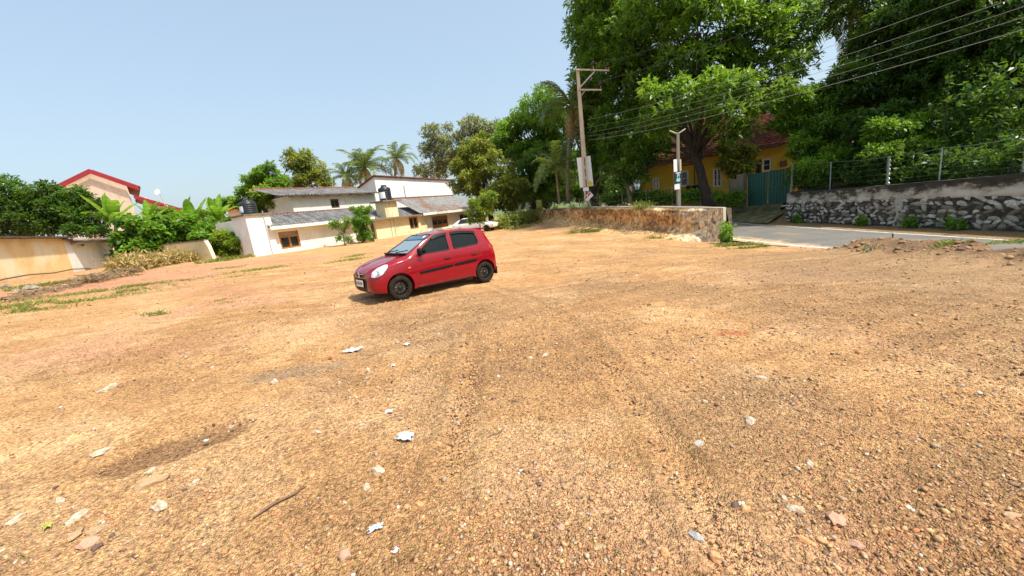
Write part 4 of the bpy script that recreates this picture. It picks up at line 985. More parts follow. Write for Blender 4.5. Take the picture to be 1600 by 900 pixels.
# verge strip behind the edge
V = []; Fc = []; cols = 5
for i in ids:
    p = pa[i]; nx_ = float(xn(p[1])) + .1
    a_ = np.array([p[0] - nb_[i][0] * .2, p[1] - nb_[i][1] * .2]); wdt = max(.5, min(1.6, (nx_ - a_[0]) * .9))
    for k in range(cols):
        t = k / (cols - 1); q = a_ - nb_[i] * wdt * t; zz_ = p[2] - .03 - .05 * t + .04 * (vn(np.array([q[0] * 3]), np.array([q[1] * 3]), 6)[0] - .5)
        if k == cols - 1: zz_ = -1.5
        V.append((q[0], q[1], zz_))
for i in range(len(ids) - 1):
    for k in range(cols - 1): q = i * cols + k; Fc.append((q, q + cols, q + cols + 1, q + 1))
Fc.append(tuple(range(cols)))
tag(ent('verge', mesh('verge', V, Fc, M['litter'], True)), kind='structure')

# ================================================================ UTILITY POLES
M['polec'] = plaster('pole_concrete', (.56, .48, .37), (.22, .17, .12), .4)
M['poleg'] = plaster('pole_concrete_grey', (.22, .20, .16), (.15, .12, .1), .5)
M['steel'] = simple('rusty_grey_steel', (.50, .42, .33), .6, .3, .3, 8)
M['porc'] = simple('brown_porcelain', (.045, .02, .015), .25, 0, .2, 8)
M['board'] = simple('white_board', (.78, .80, .82), .5, 0, .05, 3)
Yp = 33.0; pb = at(918, 323, Yp); pt = at(902.5, 110, Yp)
pole = thing('utility_pole', (0, 0, 0), 'tall tapered concrete power pole with two steel crossarms on the cut bank', 'utility pole')
PX, PY_, PB, PT = pb.x, Yp, pb.z - .6, pt.z
ptx = pt.x; cxl = lambda z: PX + (ptx - PX) * (z - PB) / (PT - PB)
hw0, hw1 = .42, .20; zo = at(914, 245, Yp).z      # openings below zo
def frame_at(z): w_ = hw0 + (hw1 - hw0) * (z - PB) / (PT - PB); return cxl(z), w_ / 2
# upper solid shaft
zs_ = [zo, PT]
def taper(z0, z1, x_of0, x_of1, w0, w1, dep=.26):
    m = MB(); V = []
    for z, xo, w_ in ((z0, x_of0, w0), (z1, x_of1, w1)):
        for sx_, sy_ in ((-1, -1), (1, -1), (1, 1), (-1, 1)): V.append((xo + sx_ * w_ / 2, PY_ + sy_ * dep / 2, z))
    m.add(V, [(3, 2, 1, 0), (4, 5, 6, 7), (0, 1, 5, 4), (1, 2, 6, 5), (2, 3, 7, 6), (3, 0, 4, 7)]); return m
c0, w0 = frame_at(zo); c1, w1 = frame_at(PT)
taper(zo, PT, c0, c1, 2 * w0, 2 * w1).build('shaft', M['polec'], pole, bevel=.015)
for sgn in (-1, 1):
    cb, wb_ = frame_at(PB); leg = .13
    taper(PB, zo, cb + sgn * (wb_ - leg / 2), c0 + sgn * (w0 - leg / 2), leg, leg * .9).build('leg', M['polec'], pole, bevel=.01)
nr_ = 5
for i in range(nr_ + 1):
    z = PB + .4 + (zo - PB - .4) * i / nr_; cx_, w_ = frame_at(z); MB().box((cx_, PY_, z), (2 * w_ - .2, .2, .22)).build('rung', M['polec'], pole)
def arm(u0, v0, u1, v1, h=.11):
    p, q = at(u0, v0, Yp), at(u1, v1, Yp); p.y = q.y = Yp - .19
    return MB().bar(p, q, .09, h).build('crossarm', M['steel'], pole), p, q
ar1, p1_, q1_ = arm(898.5, 110, 951, 111.5); ar2, p2_, q2_ = arm(904, 141.5, 939, 141.5)
bp, bq = at(906, 137, Yp), at(928, 113, Yp); bp.y = bq.y = Yp - .17; MB().bar(bp, bq, .06, .1).build('brace', M['steel'], pole)
bp, bq = at(908, 150, Yp), at(911, 143, Yp); bp.y = bq.y = Yp - .17; MB().bar(bp, bq + Vector((.12, 0, 0)), .05, .06).build('brace', M['steel'], pole)
ins_tops = []
for (u, v) in ((926.5, 109), (950, 110.5), (938, 140)):
    p = at(u, v, Yp); p.y = Yp - .19
    o = ent('insulator', None, pole); o.location = p
    MB().tube([(0, 0, -.08), (0, 0, .35)], .02, 6).build('pin', M['steel'], o)
    MB().lathe([(.03, .22), (.10, .24), (.22, .30), (.23, .34), (.13, .38), (.14, .42), (.17, .45), (.12, .52), (.07, .58), (.0, .6)], 16).build('porcelain', M['porc'], o, True)
    ins_tops.append(p + Vector((0, 0, .58)))
# board and signs on the pole
def board(u0, v0, u1, v1, y, th, mat, label, cat, name, rot=0):
    c_ = at((u0 + u1) / 2, (v0 + v1) / 2, y); w_ = abs(at(u1, v0, y).x - at(u0, v0, y).x); h_ = abs(at(u0, v0, y).z - at(u0, v1, y).z)
    o = MB().box((0, 0, 0), (w_, th, h_)).build(name, mat, None, bevel=.004); o.location = c_; o.rotation_euler = (0, rot, 0); tag(o, label, cat); return o, w_, h_
bd, bw_, bh_ = board(903.5, 245, 925, 292.5, Yp + .19, .04, M['board'], 'large blank white board fixed behind the tall power pole', 'sign', 'sign_board')
bd.rotation_euler = (0, R(-2), 0)
M['yel'] = simple('yellow_print', (.85, .60, .02), .5, 0, .1, 5); M['redp'] = simple('red_print', (.70, .05, .04), .5, 0, .1, 5); M['blackp'] = simple('black_print', (.02, .02, .02), .5, 0, .1, 5)
M['tealp'] = simple('pale_teal_print', (.25, .62, .60), .5, 0, .1, 5); M['paper'] = simple('white_paper', (.80, .80, .80), .7, 0, .05, 5)
o = MB().add([(.15, 0, -bh_ / 2 + .05), (.55, 0, -bh_ / 2 + .05), (.60, 0, -bh_ / 2 + .22), (.38, 0, -bh_ / 2 + .48), (.17, 0, -bh_ / 2 + .25)], [(0, 1, 2, 3, 4)]).build('yellow_mark', M['yel'], bd); o.location = (-.05, -.024, 0)
sg, sw_, sh2 = board(913, 304, 926.5, 310, Yp - .26, .02, M['paper'], 'small tilted white sign with red top half low on the tall power pole', 'sign', 'small_sign', R(-38))
sg.scale = (1, 1, 1.4)
for x0_, x1_ in ((-.46, -.08), (0, .42)): MB().add([(x0_ * sw_, -.013, .04 * sh2), (x1_ * sw_, -.013, .04 * sh2), (x1_ * sw_, -.013, .42 * sh2), (x0_ * sw_, -.013, .42 * sh2)], [(0, 1, 2, 3)]).build('red_mark', M['redp'], sg)
board(911, 293, 920, 298.5, Yp - .2, .02, M['paper'], 'small blank white paper just below the large white board', 'notice', 'notice')
board(914, 317, 918, 323, Yp - .17, .02, M['paper'], 'torn white paper at the very foot of the tall pole', 'notice', 'notice')
# small pole
Yq = 23.2; sb = at(1060, 325, Yq); st = at(1059, 207, Yq)
sp_ = thing('short_pole', (0, 0, 0), 'shorter slim concrete pole covered in notices in front of the yellow house', 'utility pole')
m = MB(); V = []
for z, w_ in ((sb.z - .5, .22), (st.z, .13)):
    for sx_, sy_ in ((-1, -1), (1, -1), (1, 1), (-1, 1)): V.append((sb.x + (st.x - sb.x) * (z > sb.z) + sx_ * w_ / 2, Yq + sy_ * w_ / 2, z))
m.add(V, [(3, 2, 1, 0), (4, 5, 6, 7), (0, 1, 5, 4), (1, 2, 6, 5), (2, 3, 7, 6), (3, 0, 4, 7)]).build('shaft', M['poleg'], sp_, bevel=.012)
for (u0, v0, u1, v1) in ((1059, 209, 1046, 204), (1059, 209, 1071, 201)):
    p, q = at(u0, v0, Yq), at(u1, v1, Yq); MB().bar(p, q, .05, .06).build('bracket', M['steel'], sp_)
board(1052.5, 249, 1058, 269, Yq - .18, .02, M['board'], 'tall narrow white board on the short pole', 'sign', 'notice_board')
board(1062, 249, 1064.5, 269, Yq - .16, .02, M['polec'], 'narrow beige strip board at the right of the short pole', 'sign', 'notice_board')
pst, pw_, ph_ = board(1053.5, 268, 1066, 286, Yq - .22, .02, M['blackp'], 'black poster with a pale teal emblem on the short pole', 'poster', 'poster')
V = [(x * pw_, -.014, z * ph_) for x, z in ((-.18, .1), (-.12, .3), (.08, .32), (.2, .12), (.12, -.02), (.26, -.2), (.18, -.38), (-.2, -.38), (-.28, -.2), (-.1, -.05))]
MB().add(V, [tuple(range(10))]).build('emblem', M['tealp'], pst)
MB().add([(x * pw_, -.016, z * ph_) for x, z in ((-.3, .34), (.3, .34), (.3, .42), (-.3, .42))], [(0, 1, 2, 3)]).build('headline', M['paper'], pst)
MB().add([(x * pw_, -.016, z * ph_) for x, z in ((-.04, -.1), (.08, -.1), (.1, .14), (-.02, .16))], [(0, 1, 2, 3)]).build('figure', M['blackp'], pst)
board(1054, 287.5, 1062, 296, Yq - .2, .02, M['paper'], 'plain white paper notice below the black poster', 'notice', 'notice')
# ---- wires: catenaries between the two poles and on over the road to the right
def wire(p, q, sag, label, r=.022, grp='overhead wires'):
    pts = []
    for i in range(25): t = i / 24; c_ = p.lerp(q, t); c_.z -= sag * 4 * t * (1 - t); pts.append(c_)
    tag(MB().tube(pts, r, 4).build('overhead_wire', M['wire']), label, 'wire', grp)
cl = M['wire']
M['wire'] = simple('pale_aluminium_cable', (.40, .40, .37), .4, .3, .1, 4)
LR = [((918, 187), (1640, -52)), ((918, 199), (1640, -22)), ((918, 207), (1640, -3)), ((918, 213), (1640, 14)), ((918, 219), (1640, 34))]
nm = ['topmost', 'second from the top', 'middle', 'second from the bottom', 'lowest']
for (a_, b_), n_ in zip(LR, nm):
    p = at(*a_, Yp - .2); q = at(*b_, 9.5)
    wire(p, q, .35, n_ + ' of the five pale wires sloping up to the right', .0065 if n_ != 'lowest' else .009)
M['dwire'] = simple('dark_cable', (.05, .05, .05), .6)
sv_ = M['wire']; M['wire'] = M['dwire']
for i, (a_, b_) in enumerate([((908, 205), (700, 272)), ((908, 214), (700, 284)), ((908, 222), (700, 296))]):
    wire(at(*a_, Yp + .1), at(*b_, 75), .5, ['upper', 'middle', 'lower'][i] + ' of three dark wires left of the tall pole', .03, 'dark wires left of the pole')
wire(ins_tops[1], at(1640, -190, 10.5), .4, 'dark wire leaving the right insulator of the top crossarm into the trees', .015)
wire(ins_tops[2], at(1640, -150, 10.5), .4, 'dark wire leaving the lower crossarm insulator into the trees', .015)
M['wire'] = sv_
# stake on the berm
h = hit(1393, 378); hs3 = at(1393, 381, h.y + .35); tag(MB().tube([hs3 - Vector((0, 0, .3)), hs3 + Vector((.02, 0, .32))], .022, 5).build('stake', M['dkwood']), 'thin dark stake on the earth mound beside the road', 'stake')
# bin-like yellow green marker post near the far end of the bank
p = at(843, 326, 46)
bn = thing('marker_post', p, 'small yellow-green plastic drum on a post at the far end of the bank', 'drum')
M['lime'] = simple('faded_lime_plastic', (.42, .42, .10), .6, 0, .3, 4)
MB().lathe([(0, 0), (.33, 0), (.36, .3), (.33, .6), (.36, .95), (.3, 1.0), (0, 1.0)], 16).build('drum', M['lime'], bn, True)
# gatepost pair and fence far centre
fw = thing('far_wall', (0, 0, 0), 'dark low wall with white posts seen under the trees beyond the bank', 'wall')
a_, b_ = at(790, 333, 58), at(836, 331, 52)
MB().prism([(a_.x, a_.y, -.6), (b_.x, b_.y, -.6), (b_.x, b_.y + .2, -.6), (a_.x, a_.y + .2, -.6)], (0, 0, a_.z + .6)).build('wall_panel', M['dkconcrete'], fw)
for u in (812, 824, 835): q = at(u, 325, 54); MB().box((q.x, q.y - .4, q.z - .3), (.35, .35, 1.8)).build('post', M['white'], fw)
# ================================================================ VEGETATION
L_ = {}
L_['dark'] = leafmat('dark_green_leaf', (.012, .040, .008), (.085, .215, .025), .3, .38)
L_['mid'] = leafmat('green_leaf', (.028, .085, .011), (.24, .46, .04), .4, .42)
L_['bright'] = leafmat('bright_green_leaf', (.035, .11, .012), (.22, .44, .035), .38, .42)
L_['lime'] = leafmat('yellow_green_leaf', (.07, .13, .012), (.34, .44, .04), .38, .45)
L_['olive'] = leafmat('olive_leaf', (.08, .11, .018), (.36, .37, .05), .32, .5)
L_['grey'] = leafmat('grey_green_leaf', (.14, .15, .08), (.40, .38, .22), .35, .55)
L_['palm'] = leafmat('palm_leaf', (.035, .075, .016), (.24, .30, .06), .3, .4)
L_['dry'] = leafmat('dry_leaf', (.20, .12, .05), (.62, .46, .20), .3, .7)
L_['banana'] = leafmat('banana_leaf', (.07, .19, .015), (.26, .46, .04), .42, .35)
L_['grass'] = leafmat('grass_blade', (.09, .13, .02), (.36, .37, .09), .35, .5)
barkm = {}
for nm, c in (('bark', (.10, .075, .05)), ('darkbark', (.045, .035, .025)), ('palebark', (.25, .2, .15)), ('drytwig', (.26, .18, .10))):
    k_ = NT(nm); v_ = k_.coord('Object', (1, 1, .3)); k_.base(k_.ramp(k_.noise(v_, 5, 7, .7), [(.3, tuple(x * .5 for x in c)), (.7, tuple(x * 1.5 for x in c))])); k_.b.inputs['Roughness'].default_value = .95; k_.bump(k_.noise(v_, 12, 6), .8, .04); barkm[nm] = k_.m

def leaves_mesh(C, D, k, size, rs, spread=1.0, ratio=.36, droop=.25, cs=.12, tintC=None, flat=0):
    """rosettes of k folded leaves round the points C pointing along D; returns V, F(quads), tint"""
    n = len(C); C = np.repeat(C, k, 0); D = np.repeat(D, k, 0); m = n * k
    rnd = rs.normal(size=(m, 3)); A_ = D + rnd * spread * .8; A_[:, 2] -= droop; A_ /= np.linalg.norm(A_, axis=1)[:, None] + 1e-9
    up = rs.normal(size=(m, 3)) * .55; up[:, 2] += 1.0 ; up += D * .35
    Sv = np.cross(A_, up); Sv /= np.linalg.norm(Sv, axis=1)[:, None] + 1e-9
    Nn = np.cross(Sv, A_)
    ln = size * (.6 + .8 * rs.rand(m))[:, None]; wd = ln * ratio * (.8 + .4 * rs.rand(m))[:, None]
    P = C + rs.normal(size=(m, 3)) * cs * size
    base = P; tip = P + A_ * ln - np.array([0, 0, 1]) * ln * .12
    mid = P + A_ * ln * .5 + Nn * ln * .05
    V = np.stack([base, mid - Sv * wd * .5, tip, mid + Sv * wd * .5], 1).reshape(-1, 3)
    F = np.arange(m * 4).reshape(m, 4)
    t = (np.repeat(tintC, k) if tintC is not None else np.full(m, .5)) + rs.normal(size=m) * .16
    return V, F, np.clip(t, 0, 1)
def sph(rs, n):
    d = rs.normal(size=(n, 3)); return d / np.linalg.norm(d, axis=1)[:, None]
def tree(name, base, blobs, label, leaf='mid', n=1500, k=6, size=.3, trunk=.3, fork=.45, bark='bark', seed=1, group=None, cat='tree', ratio=.36,
         shell=.5, spread=1.0, droop=.25, gap=.35, lean=(0, 0), twigs=True, clump=2.2, trunkvis=True, limbs=True):
    """trunk and limbs reaching into every clump of the crown, leaf rosettes in each clump"""
    rs = np.random.RandomState(seed); base = Vector(base); t = thing(name, base, label, cat, group)
    B_ = [Vector(b[:3]) - base for b in blobs]; Rr = [b[3] for b in blobs]
    tot = sum(r * r for r in Rr); allC = []; allD = []; allT = []
    for b, r, bb in zip(B_, Rr, blobs):
        m = max(20, int(n * r * r / tot)); sq = bb[4] if len(bb) > 4 else .8; ns = max(7, min(26, int(9 + 5 * r)))
        for q in range(ns):
            if rs.rand() < gap * .45: continue
            zf = 1 - 2 * (q + .5) / ns; a = q * 2.39996 + rs.rand() * .9; hr = math.sqrt(max(0, 1 - zf * zf))
            c0 = np.array(b) + np.array([hr * math.cos(a), hr * math.sin(a), zf * sq]) * r * (shell + (1 - shell) * rs.rand() ** .5) * rs.uniform(.8, 1.12)
            r2 = r * rs.uniform(.26, .46); k2 = max(3, int(m / ns * (r2 / r / .36) ** 2)); d = rs.normal(size=(k2, 3)); d[:, 2] += .55; d /= np.linalg.norm(d, axis=1)[:, None]
            c = c0 + d * r2 * (.55 + .5 * rs.rand(k2))[:, None] * np.array([1.1, 1.1, .62]); allC.append(c)
            o = d + np.array([hr * math.cos(a), hr * math.sin(a), .25]) * .5; allD.append(o); allT.append(.30 + rs.normal() * .16 + .30 * d[:, 2] + .12 * zf)  # tint paints clump tops lighter and undersides darker, as if lit from above
    C = np.vstack(allC); D = np.vstack(allD); D /= np.linalg.norm(D, axis=1)[:, None]; T = np.concatenate(allT)
    V, F, tn = leaves_mesh(C, D, k, size, rs, spread, ratio, droop, .3, T)
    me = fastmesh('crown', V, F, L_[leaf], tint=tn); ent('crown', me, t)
    # wood
    if trunkvis:
        m = MB(); top = sum(B_, Vector()) / len(B_); f = Vector((top.x * fork + lean[0], top.y * fork + lean[1], top.z * fork))
        pts = []
        for i in range(7):
            s = i / 6; p = Vector((f.x * s, f.y * s, f.z * s)); p += Vector((rs.normal() * trunk * .25, rs.normal() * trunk * .25, 0)) * (0 < i < 6); pts.append(p)
        pts[0].z -= .4; m.tube(pts, [trunk * (1.35 if i == 0 else 1.08 - .06 * i) for i in range(7)], 10)
        m.build('trunk', barkm[bark], t, True); lm = MB()
        if limbs:
            for b, r in zip(B_, Rr):
                s0 = rs.rand() * .3 + .7; st_ = f * s0 if b.z > f.z * .9 else f * .75; mid = st_.lerp(b, .5) + Vector((rs.normal() * .4, rs.normal() * .4, .12 * (b - st_).length)) * min(1, trunk * 2.5)
                lr = trunk * .42 * min(1.2, (r / (sum(Rr) / len(Rr)))); q = []
                for i in range(7): u = i / 6; q.append(st_ * (1 - u) ** 2 + mid * 2 * u * (1 - u) + b * u * u)
                lm.tube(q, [max(.015, lr * (1 - .75 * i / 6)) for i in range(7)], 6, False)
                if twigs:
                    ids_ = rs.randint(0, len(C), 1)
                    dd = np.linalg.norm(C - np.array(b), axis=1); near_ = np.where(dd < r * 1.25)[0]
                    if len(near_):
                        for j in rs.choice(near_, min(14, len(near_)), False):
                            e_ = Vector(C[j]); s_ = q[rs.randint(2, 7)]; md = s_.lerp(e_, .5) + Vector(rs.normal(size=3)) * r * .08
                            lm.tube([s_, md, e_], [lr * .3, lr * .2, .012], 4, False)
            lm.build('limbs', barkm[bark], t, True)
    return t
def Bp(u, v, Y, rpx, sq=.8, dy=0):
    """crown clump placed at distance Y with a radius given for that distance"""
    p = at(u, v, Y + dy); return (p.x, p.y, p.z, rpx * Y / FPX, sq)
def frond_mesh(L, seed, leaf, arch=.9, nl=46, lw=.055, ll=.75, dead=False, twist=0):
    """one feathered palm frond along +X: rachis and leaflets"""
    rs = np.random.RandomState(seed); V = []; F = []; prev = None; P = []
    for i in range(nl + 1):
        s = i / nl; a = arch * s ** 1.4; P.append(np.array([L * s * (1 - .28 * arch * s ** 2), 0, L * (.30 * s - arch * .62 * s ** 2.1)]))
    rv, rf_ = tube([Vector(p) for p in P[::4]], [.045 * (1 - .8 * i / (len(P[::4]) - 1)) + .008 for i in range(len(P[::4]))], 4, False)
    V += [tuple(v) for v in rv]; F += [f for f in rf_]
    for i in range(4, nl + 1):
        s = i / nl; tg = P[i] - P[i - 1]; tg /= np.linalg.norm(tg); l_ = L * .26 * ll * math.sin(math.pi * min(1, s * .82 + .13)) + .08
        for sg in (-1, 1):
            dr = rs.uniform(.1, .5) + (.9 if dead else .12); d = np.array([tg[0] * .65, sg * .8, -dr + .2]) + rs.normal(size=3) * .09; d /= np.linalg.norm(d)
            n = len(V); w_ = lw * (1 + L * .05); pr = np.cross(d, [0, 0, 1]); pr /= np.linalg.norm(pr) + 1e-6; m_ = P[i] + d * l_ * .55; e_ = P[i] + d * l_ - np.array([0, 0, l_ * .28])
            V += [tuple(P[i] - tg * w_ * .4), tuple(P[i] + tg * w_ * .4), tuple(m_ + tg * w_ * .5), tuple(e_), tuple(m_ - tg * w_ * .5)]; F.append((n, n + 1, n + 2, n + 4)); F.append((n + 4, n + 2, n + 3))
    me = mesh('frond', V, F, L_[leaf]); a = me.attributes.new('tint', 'FLOAT', 'FACE'); a.data.foreach_set('value', np.clip(rs.normal(.5, .22, len(F)), 0, 1).astype(np.float32)); return me
fronds = {lf: [frond_mesh(4.0, 60 + i, lf, .7 + .25 * i) for i in range(3)] for lf in ('palm', 'dark')}
fronds['dry'] = [frond_mesh(3.4, 90, 'dry', 1.4, dead=True)]
def palm(base, top, label, L=4.0, nf=18, leaf='palm', trunk=.2, seed=1, dead=2, group='coconut palms', lean_dir=0):
    rs = random.Random(seed); base = Vector(base); top = Vector(top) - base; t = thing('coconut_palm', base, label, 'palm tree', group)
    pts = [Vector((top.x * (s ** 1.5), top.y * (s ** 1.5), top.z * s)) for s in [i / 10 for i in range(11)]]
    MB().tube(pts, [trunk * (1.3 - .5 * i / 10) for i in range(11)], 10).build('trunk', barkm['palebark'], t, True)
    for i in range(nf):
        d_ = i >= nf - dead; me = rs.choice(fronds['dry' if d_ else leaf]); o = ent('frond', me, t); o.location = top
        a = i * 2.399 + rs.uniform(-.25, .25); el = (R(62) - R(95) * (i / nf)) if not d_ else R(-50)
        s = L / 4 * rs.uniform(.85, 1.1); o.scale = (s, s, s); o.rotation_euler = (rs.uniform(-.3, .3), -el, a)
    for i in range(7):
        a = i * .9; o = None
    nutm = MB()
    for i in range(7): a = i * .9; nutm.lathe([(0, -.13), (.09, -.09), (.12, 0), (.08, .1), (0, .13)], 8, Matrix.Translation(top + Vector((.28 * math.cos(a), .28 * math.sin(a), -.28 - .1 * (i % 2)))))
    o = nutm.build('nut_cluster', M['palmnut'], t, True)
    return t
M['palmnut'] = simple('green_husk', (.16, .18, .04), .6)

# ---- the big trees over the yellow house
tree('broadleaf_tree', at(1108, 318, 31.5) * 1, [Bp(1000, 60, 35.5, 62), Bp(955, 40, 38, 52), Bp(945, 80, 38, 28), Bp(945, -20, 38, 34), Bp(1135, 205, 29, 20), Bp(1172, 196, 29, 18), Bp(1035, 205, 29.5, 16), Bp(1240, 40, 31, 40), Bp(1232, -30, 31, 34), Bp(1130, 105, 32, 36), Bp(1000, 190, 35.5, 30), Bp(965, 245, 38, 30), Bp(1090, 40, 30, 70), Bp(1060, -40, 31, 80), Bp(960, -30, 38, 55), Bp(1180, -20, 31, 70), Bp(1180, 60, 30, 50), Bp(990, 130, 35.5, 46), Bp(1040, 165, 28, 38),
    Bp(1095, 160, 27.5, 55, .6), Bp(1165, 150, 28, 42, .6), Bp(1010, 225, 35.5, 36), Bp(968, 200, 38, 40), Bp(985, 268, 35.5, 26), Bp(945, 120, 38, 42), Bp(1060, 110, 33, 40), Bp(1215, 110, 31, 38)],
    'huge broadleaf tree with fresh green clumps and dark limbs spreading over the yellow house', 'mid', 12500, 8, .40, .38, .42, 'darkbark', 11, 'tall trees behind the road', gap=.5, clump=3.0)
tree('broadleaf_tree', at(930, 318, 46), [Bp(928, 30, 42, 30), Bp(938, -40, 42, 38), Bp(920, 100, 42, 24), Bp(925, 160, 42, 32), Bp(950, 210, 42, 32), Bp(935, 250, 43, 28), Bp(960, 60, 44, 40), Bp(918, 205, 43, 26)],
    'tall dark narrow tree standing behind the tall power pole', 'mid', 4600, 7, .44, .4, .5, 'darkbark', 12, 'tall trees behind the road', gap=.3)
palm(at(888, 318, 40), at(893, 168, 40), 'coconut palm with hanging yellowish fronds just left of the tall power pole', 4.6, 22, 'palm', .17, 21, 3)
palm(at(874, 318, 38), at(868, 262, 37.5), 'low young palm with arching fronds behind the left end of the bank', 3.6, 14, 'palm', .10, 22, 0)
palm(at(985, 318, 36), at(975, 270, 36), 'low dark palm spreading over the garden wall right of the tall pole', 3.4, 14, 'palm', .16, 27, 1)
# ---- mid distance mass
tree('broadleaf_tree', at(835, 330, 52), [Bp(840, 178, 50, 34), Bp(868, 205, 50, 26), Bp(815, 215, 50, 38), Bp(850, 245, 49, 36), Bp(790, 235, 52, 24), Bp(825, 280, 49, 34), Bp(868, 290, 48, 28), Bp(805, 195, 53, 18), Bp(880, 175, 51, 18)],
    'rounded dense green tree beyond the left end of the bank', 'mid', 5200, 7, .44, .45, .45, 'darkbark', 13, 'trees beyond the lot', gap=.42)
tree('broadleaf_tree', at(768, 345, 46), [Bp(745, 235, 46, 26), Bp(725, 258, 46, 20), Bp(770, 262, 45, 30), Bp(740, 285, 45, 24), Bp(790, 300, 44, 26), Bp(760, 315, 43, 22), Bp(718, 290, 46, 14)],
    'olive-toned spreading tree between the white house and the dense green tree', 'olive', 4600, 7, .36, .3, .42, 'darkbark', 14, 'trees beyond the lot', gap=.42)
tree('broadleaf_tree', at(750, 356, 34), [Bp(745, 318, 34, 11), Bp(757, 328, 34, 11), Bp(740, 334, 34, 9), Bp(764, 308, 34, 12), Bp(750, 342, 34, 8), Bp(736, 345, 34, 6)], 'small bright yellow-green sapling beside the white car', 'lime', 800, 6, .22, .05, .5, 'palebark', 15, 'trees beyond the lot')
tree('broadleaf_tree', at(690, 320, 80), [Bp(672, 205, 78, 16), Bp(690, 225, 78, 20), Bp(668, 235, 78, 14), Bp(700, 250, 78, 22), Bp(680, 268, 78, 20), Bp(655, 265, 78, 12), Bp(700, 200, 80, 8)],
    'sparse grey-green tree with thin airy crown behind the white building', 'grey', 2000, 5, .52, .3, .5, 'palebark', 16, 'pale trees behind the roofs', gap=.5, shell=.2)
tree('broadleaf_tree', at(745, 320, 76), [Bp(738, 198, 75, 18), Bp(760, 215, 75, 20), Bp(725, 215, 75, 18), Bp(745, 235, 75, 22), Bp(778, 205, 75, 16), Bp(720, 245, 75, 16), Bp(795, 222, 74, 18)],
    'sparse brownish-green tree with airy crown between the pale tree and the green mass', 'grey', 2400, 5, .52, .3, .5, 'palebark', 17, 'pale trees behind the roofs', gap=.42, shell=.3)
palm(at(575, 300, 72), at(570, 262, 70), 'full coconut palm in the middle of the palms behind the roofs', 6.2, 26, 'palm', .25, 23, 3)
palm(at(618, 300, 74), at(620, 248, 72), 'coconut palm with drooping yellow skirt, rightmost behind the white hall', 4.6, 20, 'palm', .22, 24, 5)
palm(at(543, 300, 70), at(541, 276, 68), 'lowest coconut palm, leftmost of those behind the roofs', 4.4, 18, 'palm', .25, 25, 3)
tree('broadleaf_tree', at(470, 320, 62), [Bp(475, 250, 60, 16), Bp(460, 258, 60, 14), Bp(495, 268, 60, 15), Bp(478, 280, 60, 16), Bp(452, 240, 60, 9), Bp(508, 285, 60, 11), Bp(460, 290, 60, 12)],
    'light open tree with visible branches above the upper white house', 'olive', 1500, 6, .42, .35, .4, 'darkbark', 18, 'trees behind the white house', gap=.45, shell=.35)
tree('broadleaf_tree', at(420, 330, 56), [Bp(420, 270, 55, 17), Bp(402, 285, 55, 15), Bp(435, 285, 55, 14), Bp(388, 300, 55, 12), Bp(410, 305, 55, 16), Bp(440, 305, 55, 12), Bp(372, 318, 55, 9)],
    'dense dark green tree left of the upper white house', 'mid', 2200, 7, .42, .35, .4, 'darkbark', 19, 'trees behind the white house', gap=.4)
tree('broadleaf_tree', at(418, 340, 42), [Bp(410, 303, 42, 12), Bp(425, 312, 42, 14), Bp(400, 325, 42, 12), Bp(438, 322, 42, 10), Bp(390, 340, 42, 9)],
    'bright lime green leafy tree directly behind the left water tank', 'lime', 1500, 7, .34, .18, .5, 'bark', 20, 'trees behind the white house', gap=.36)
tree('broadleaf_tree', at(350, 330, 60), [Bp(352, 318, 60, 9), Bp(365, 316, 60, 8), Bp(340, 322, 60, 8)], 'low feathery tree beyond the small orange roof', 'bright', 500, 7, .4, .15, .5, 'bark', 201, 'trees behind the white house')
# ---- far left
tree('mango_tree', at(35, 370, 38), [Bp(5, 305, 38, 28), Bp(-30, 320, 38, 36), Bp(35, 320, 38, 22), Bp(70, 305, 38, 20), Bp(95, 325, 38, 26), Bp(55, 340, 38, 28), Bp(118, 308, 38, 15), Bp(130, 335, 38, 18), Bp(148, 318, 38, 9), Bp(150, 348, 38, 13), Bp(125, 360, 37, 14), Bp(155, 364, 37, 12), Bp(167, 338, 37, 9), Bp(10, 345, 38, 30), Bp(85, 350, 38, 22)],
    'dark glossy mango tree behind the orange outbuilding', 'dark', 4200, 8, .36, .4, .35, 'darkbark', 31, gap=.4, clump=2.8)
# ---- papaya / shrubs in front of the annex
tree('papaya_bush', at(225, 400, 33), [Bp(212, 352, 33, 10), Bp(235, 362, 33, 11), Bp(198, 368, 33, 10), Bp(222, 382, 33, 14), Bp(190, 345, 33, 7), Bp(189, 380, 33, 9), Bp(186, 400, 33, 7), Bp(205, 395, 33, 12), Bp(238, 388, 33, 9)], 'dark leafy papaya-like bush between outbuilding and broken wall', 'bright', 800, 6, .42, .08, .5, 'bark', 32, cat='bush', ratio=.6, group='bushes on the left edge')
tree('leafy_bush', at(285, 385, 35), [Bp(268, 348, 35, 12), Bp(297, 350, 35, 13), Bp(253, 362, 35, 11), Bp(320, 358, 35, 12), Bp(283, 368, 35, 12), Bp(246, 342, 36, 8), Bp(310, 372, 34, 10), Bp(262, 376, 34, 9)], 'broad green leafy bush growing over the broken boundary wall', 'bright', 1100, 7, .36, .08, .5, 'bark', 33, cat='bush', ratio=.5, group='bushes on the left edge')
tree('leafy_bush', at(355, 400, 32), [Bp(350, 372, 32, 14), Bp(371, 382, 32, 12), Bp(340, 388, 32, 9), Bp(360, 393, 32, 12), Bp(382, 394, 32, 6)], 'rounded yellow-green bush right of the broken boundary wall', 'lime', 1500, 7, .24, .08, .5, 'bark', 34, cat='bush', group='bushes on the left edge', gap=.3)
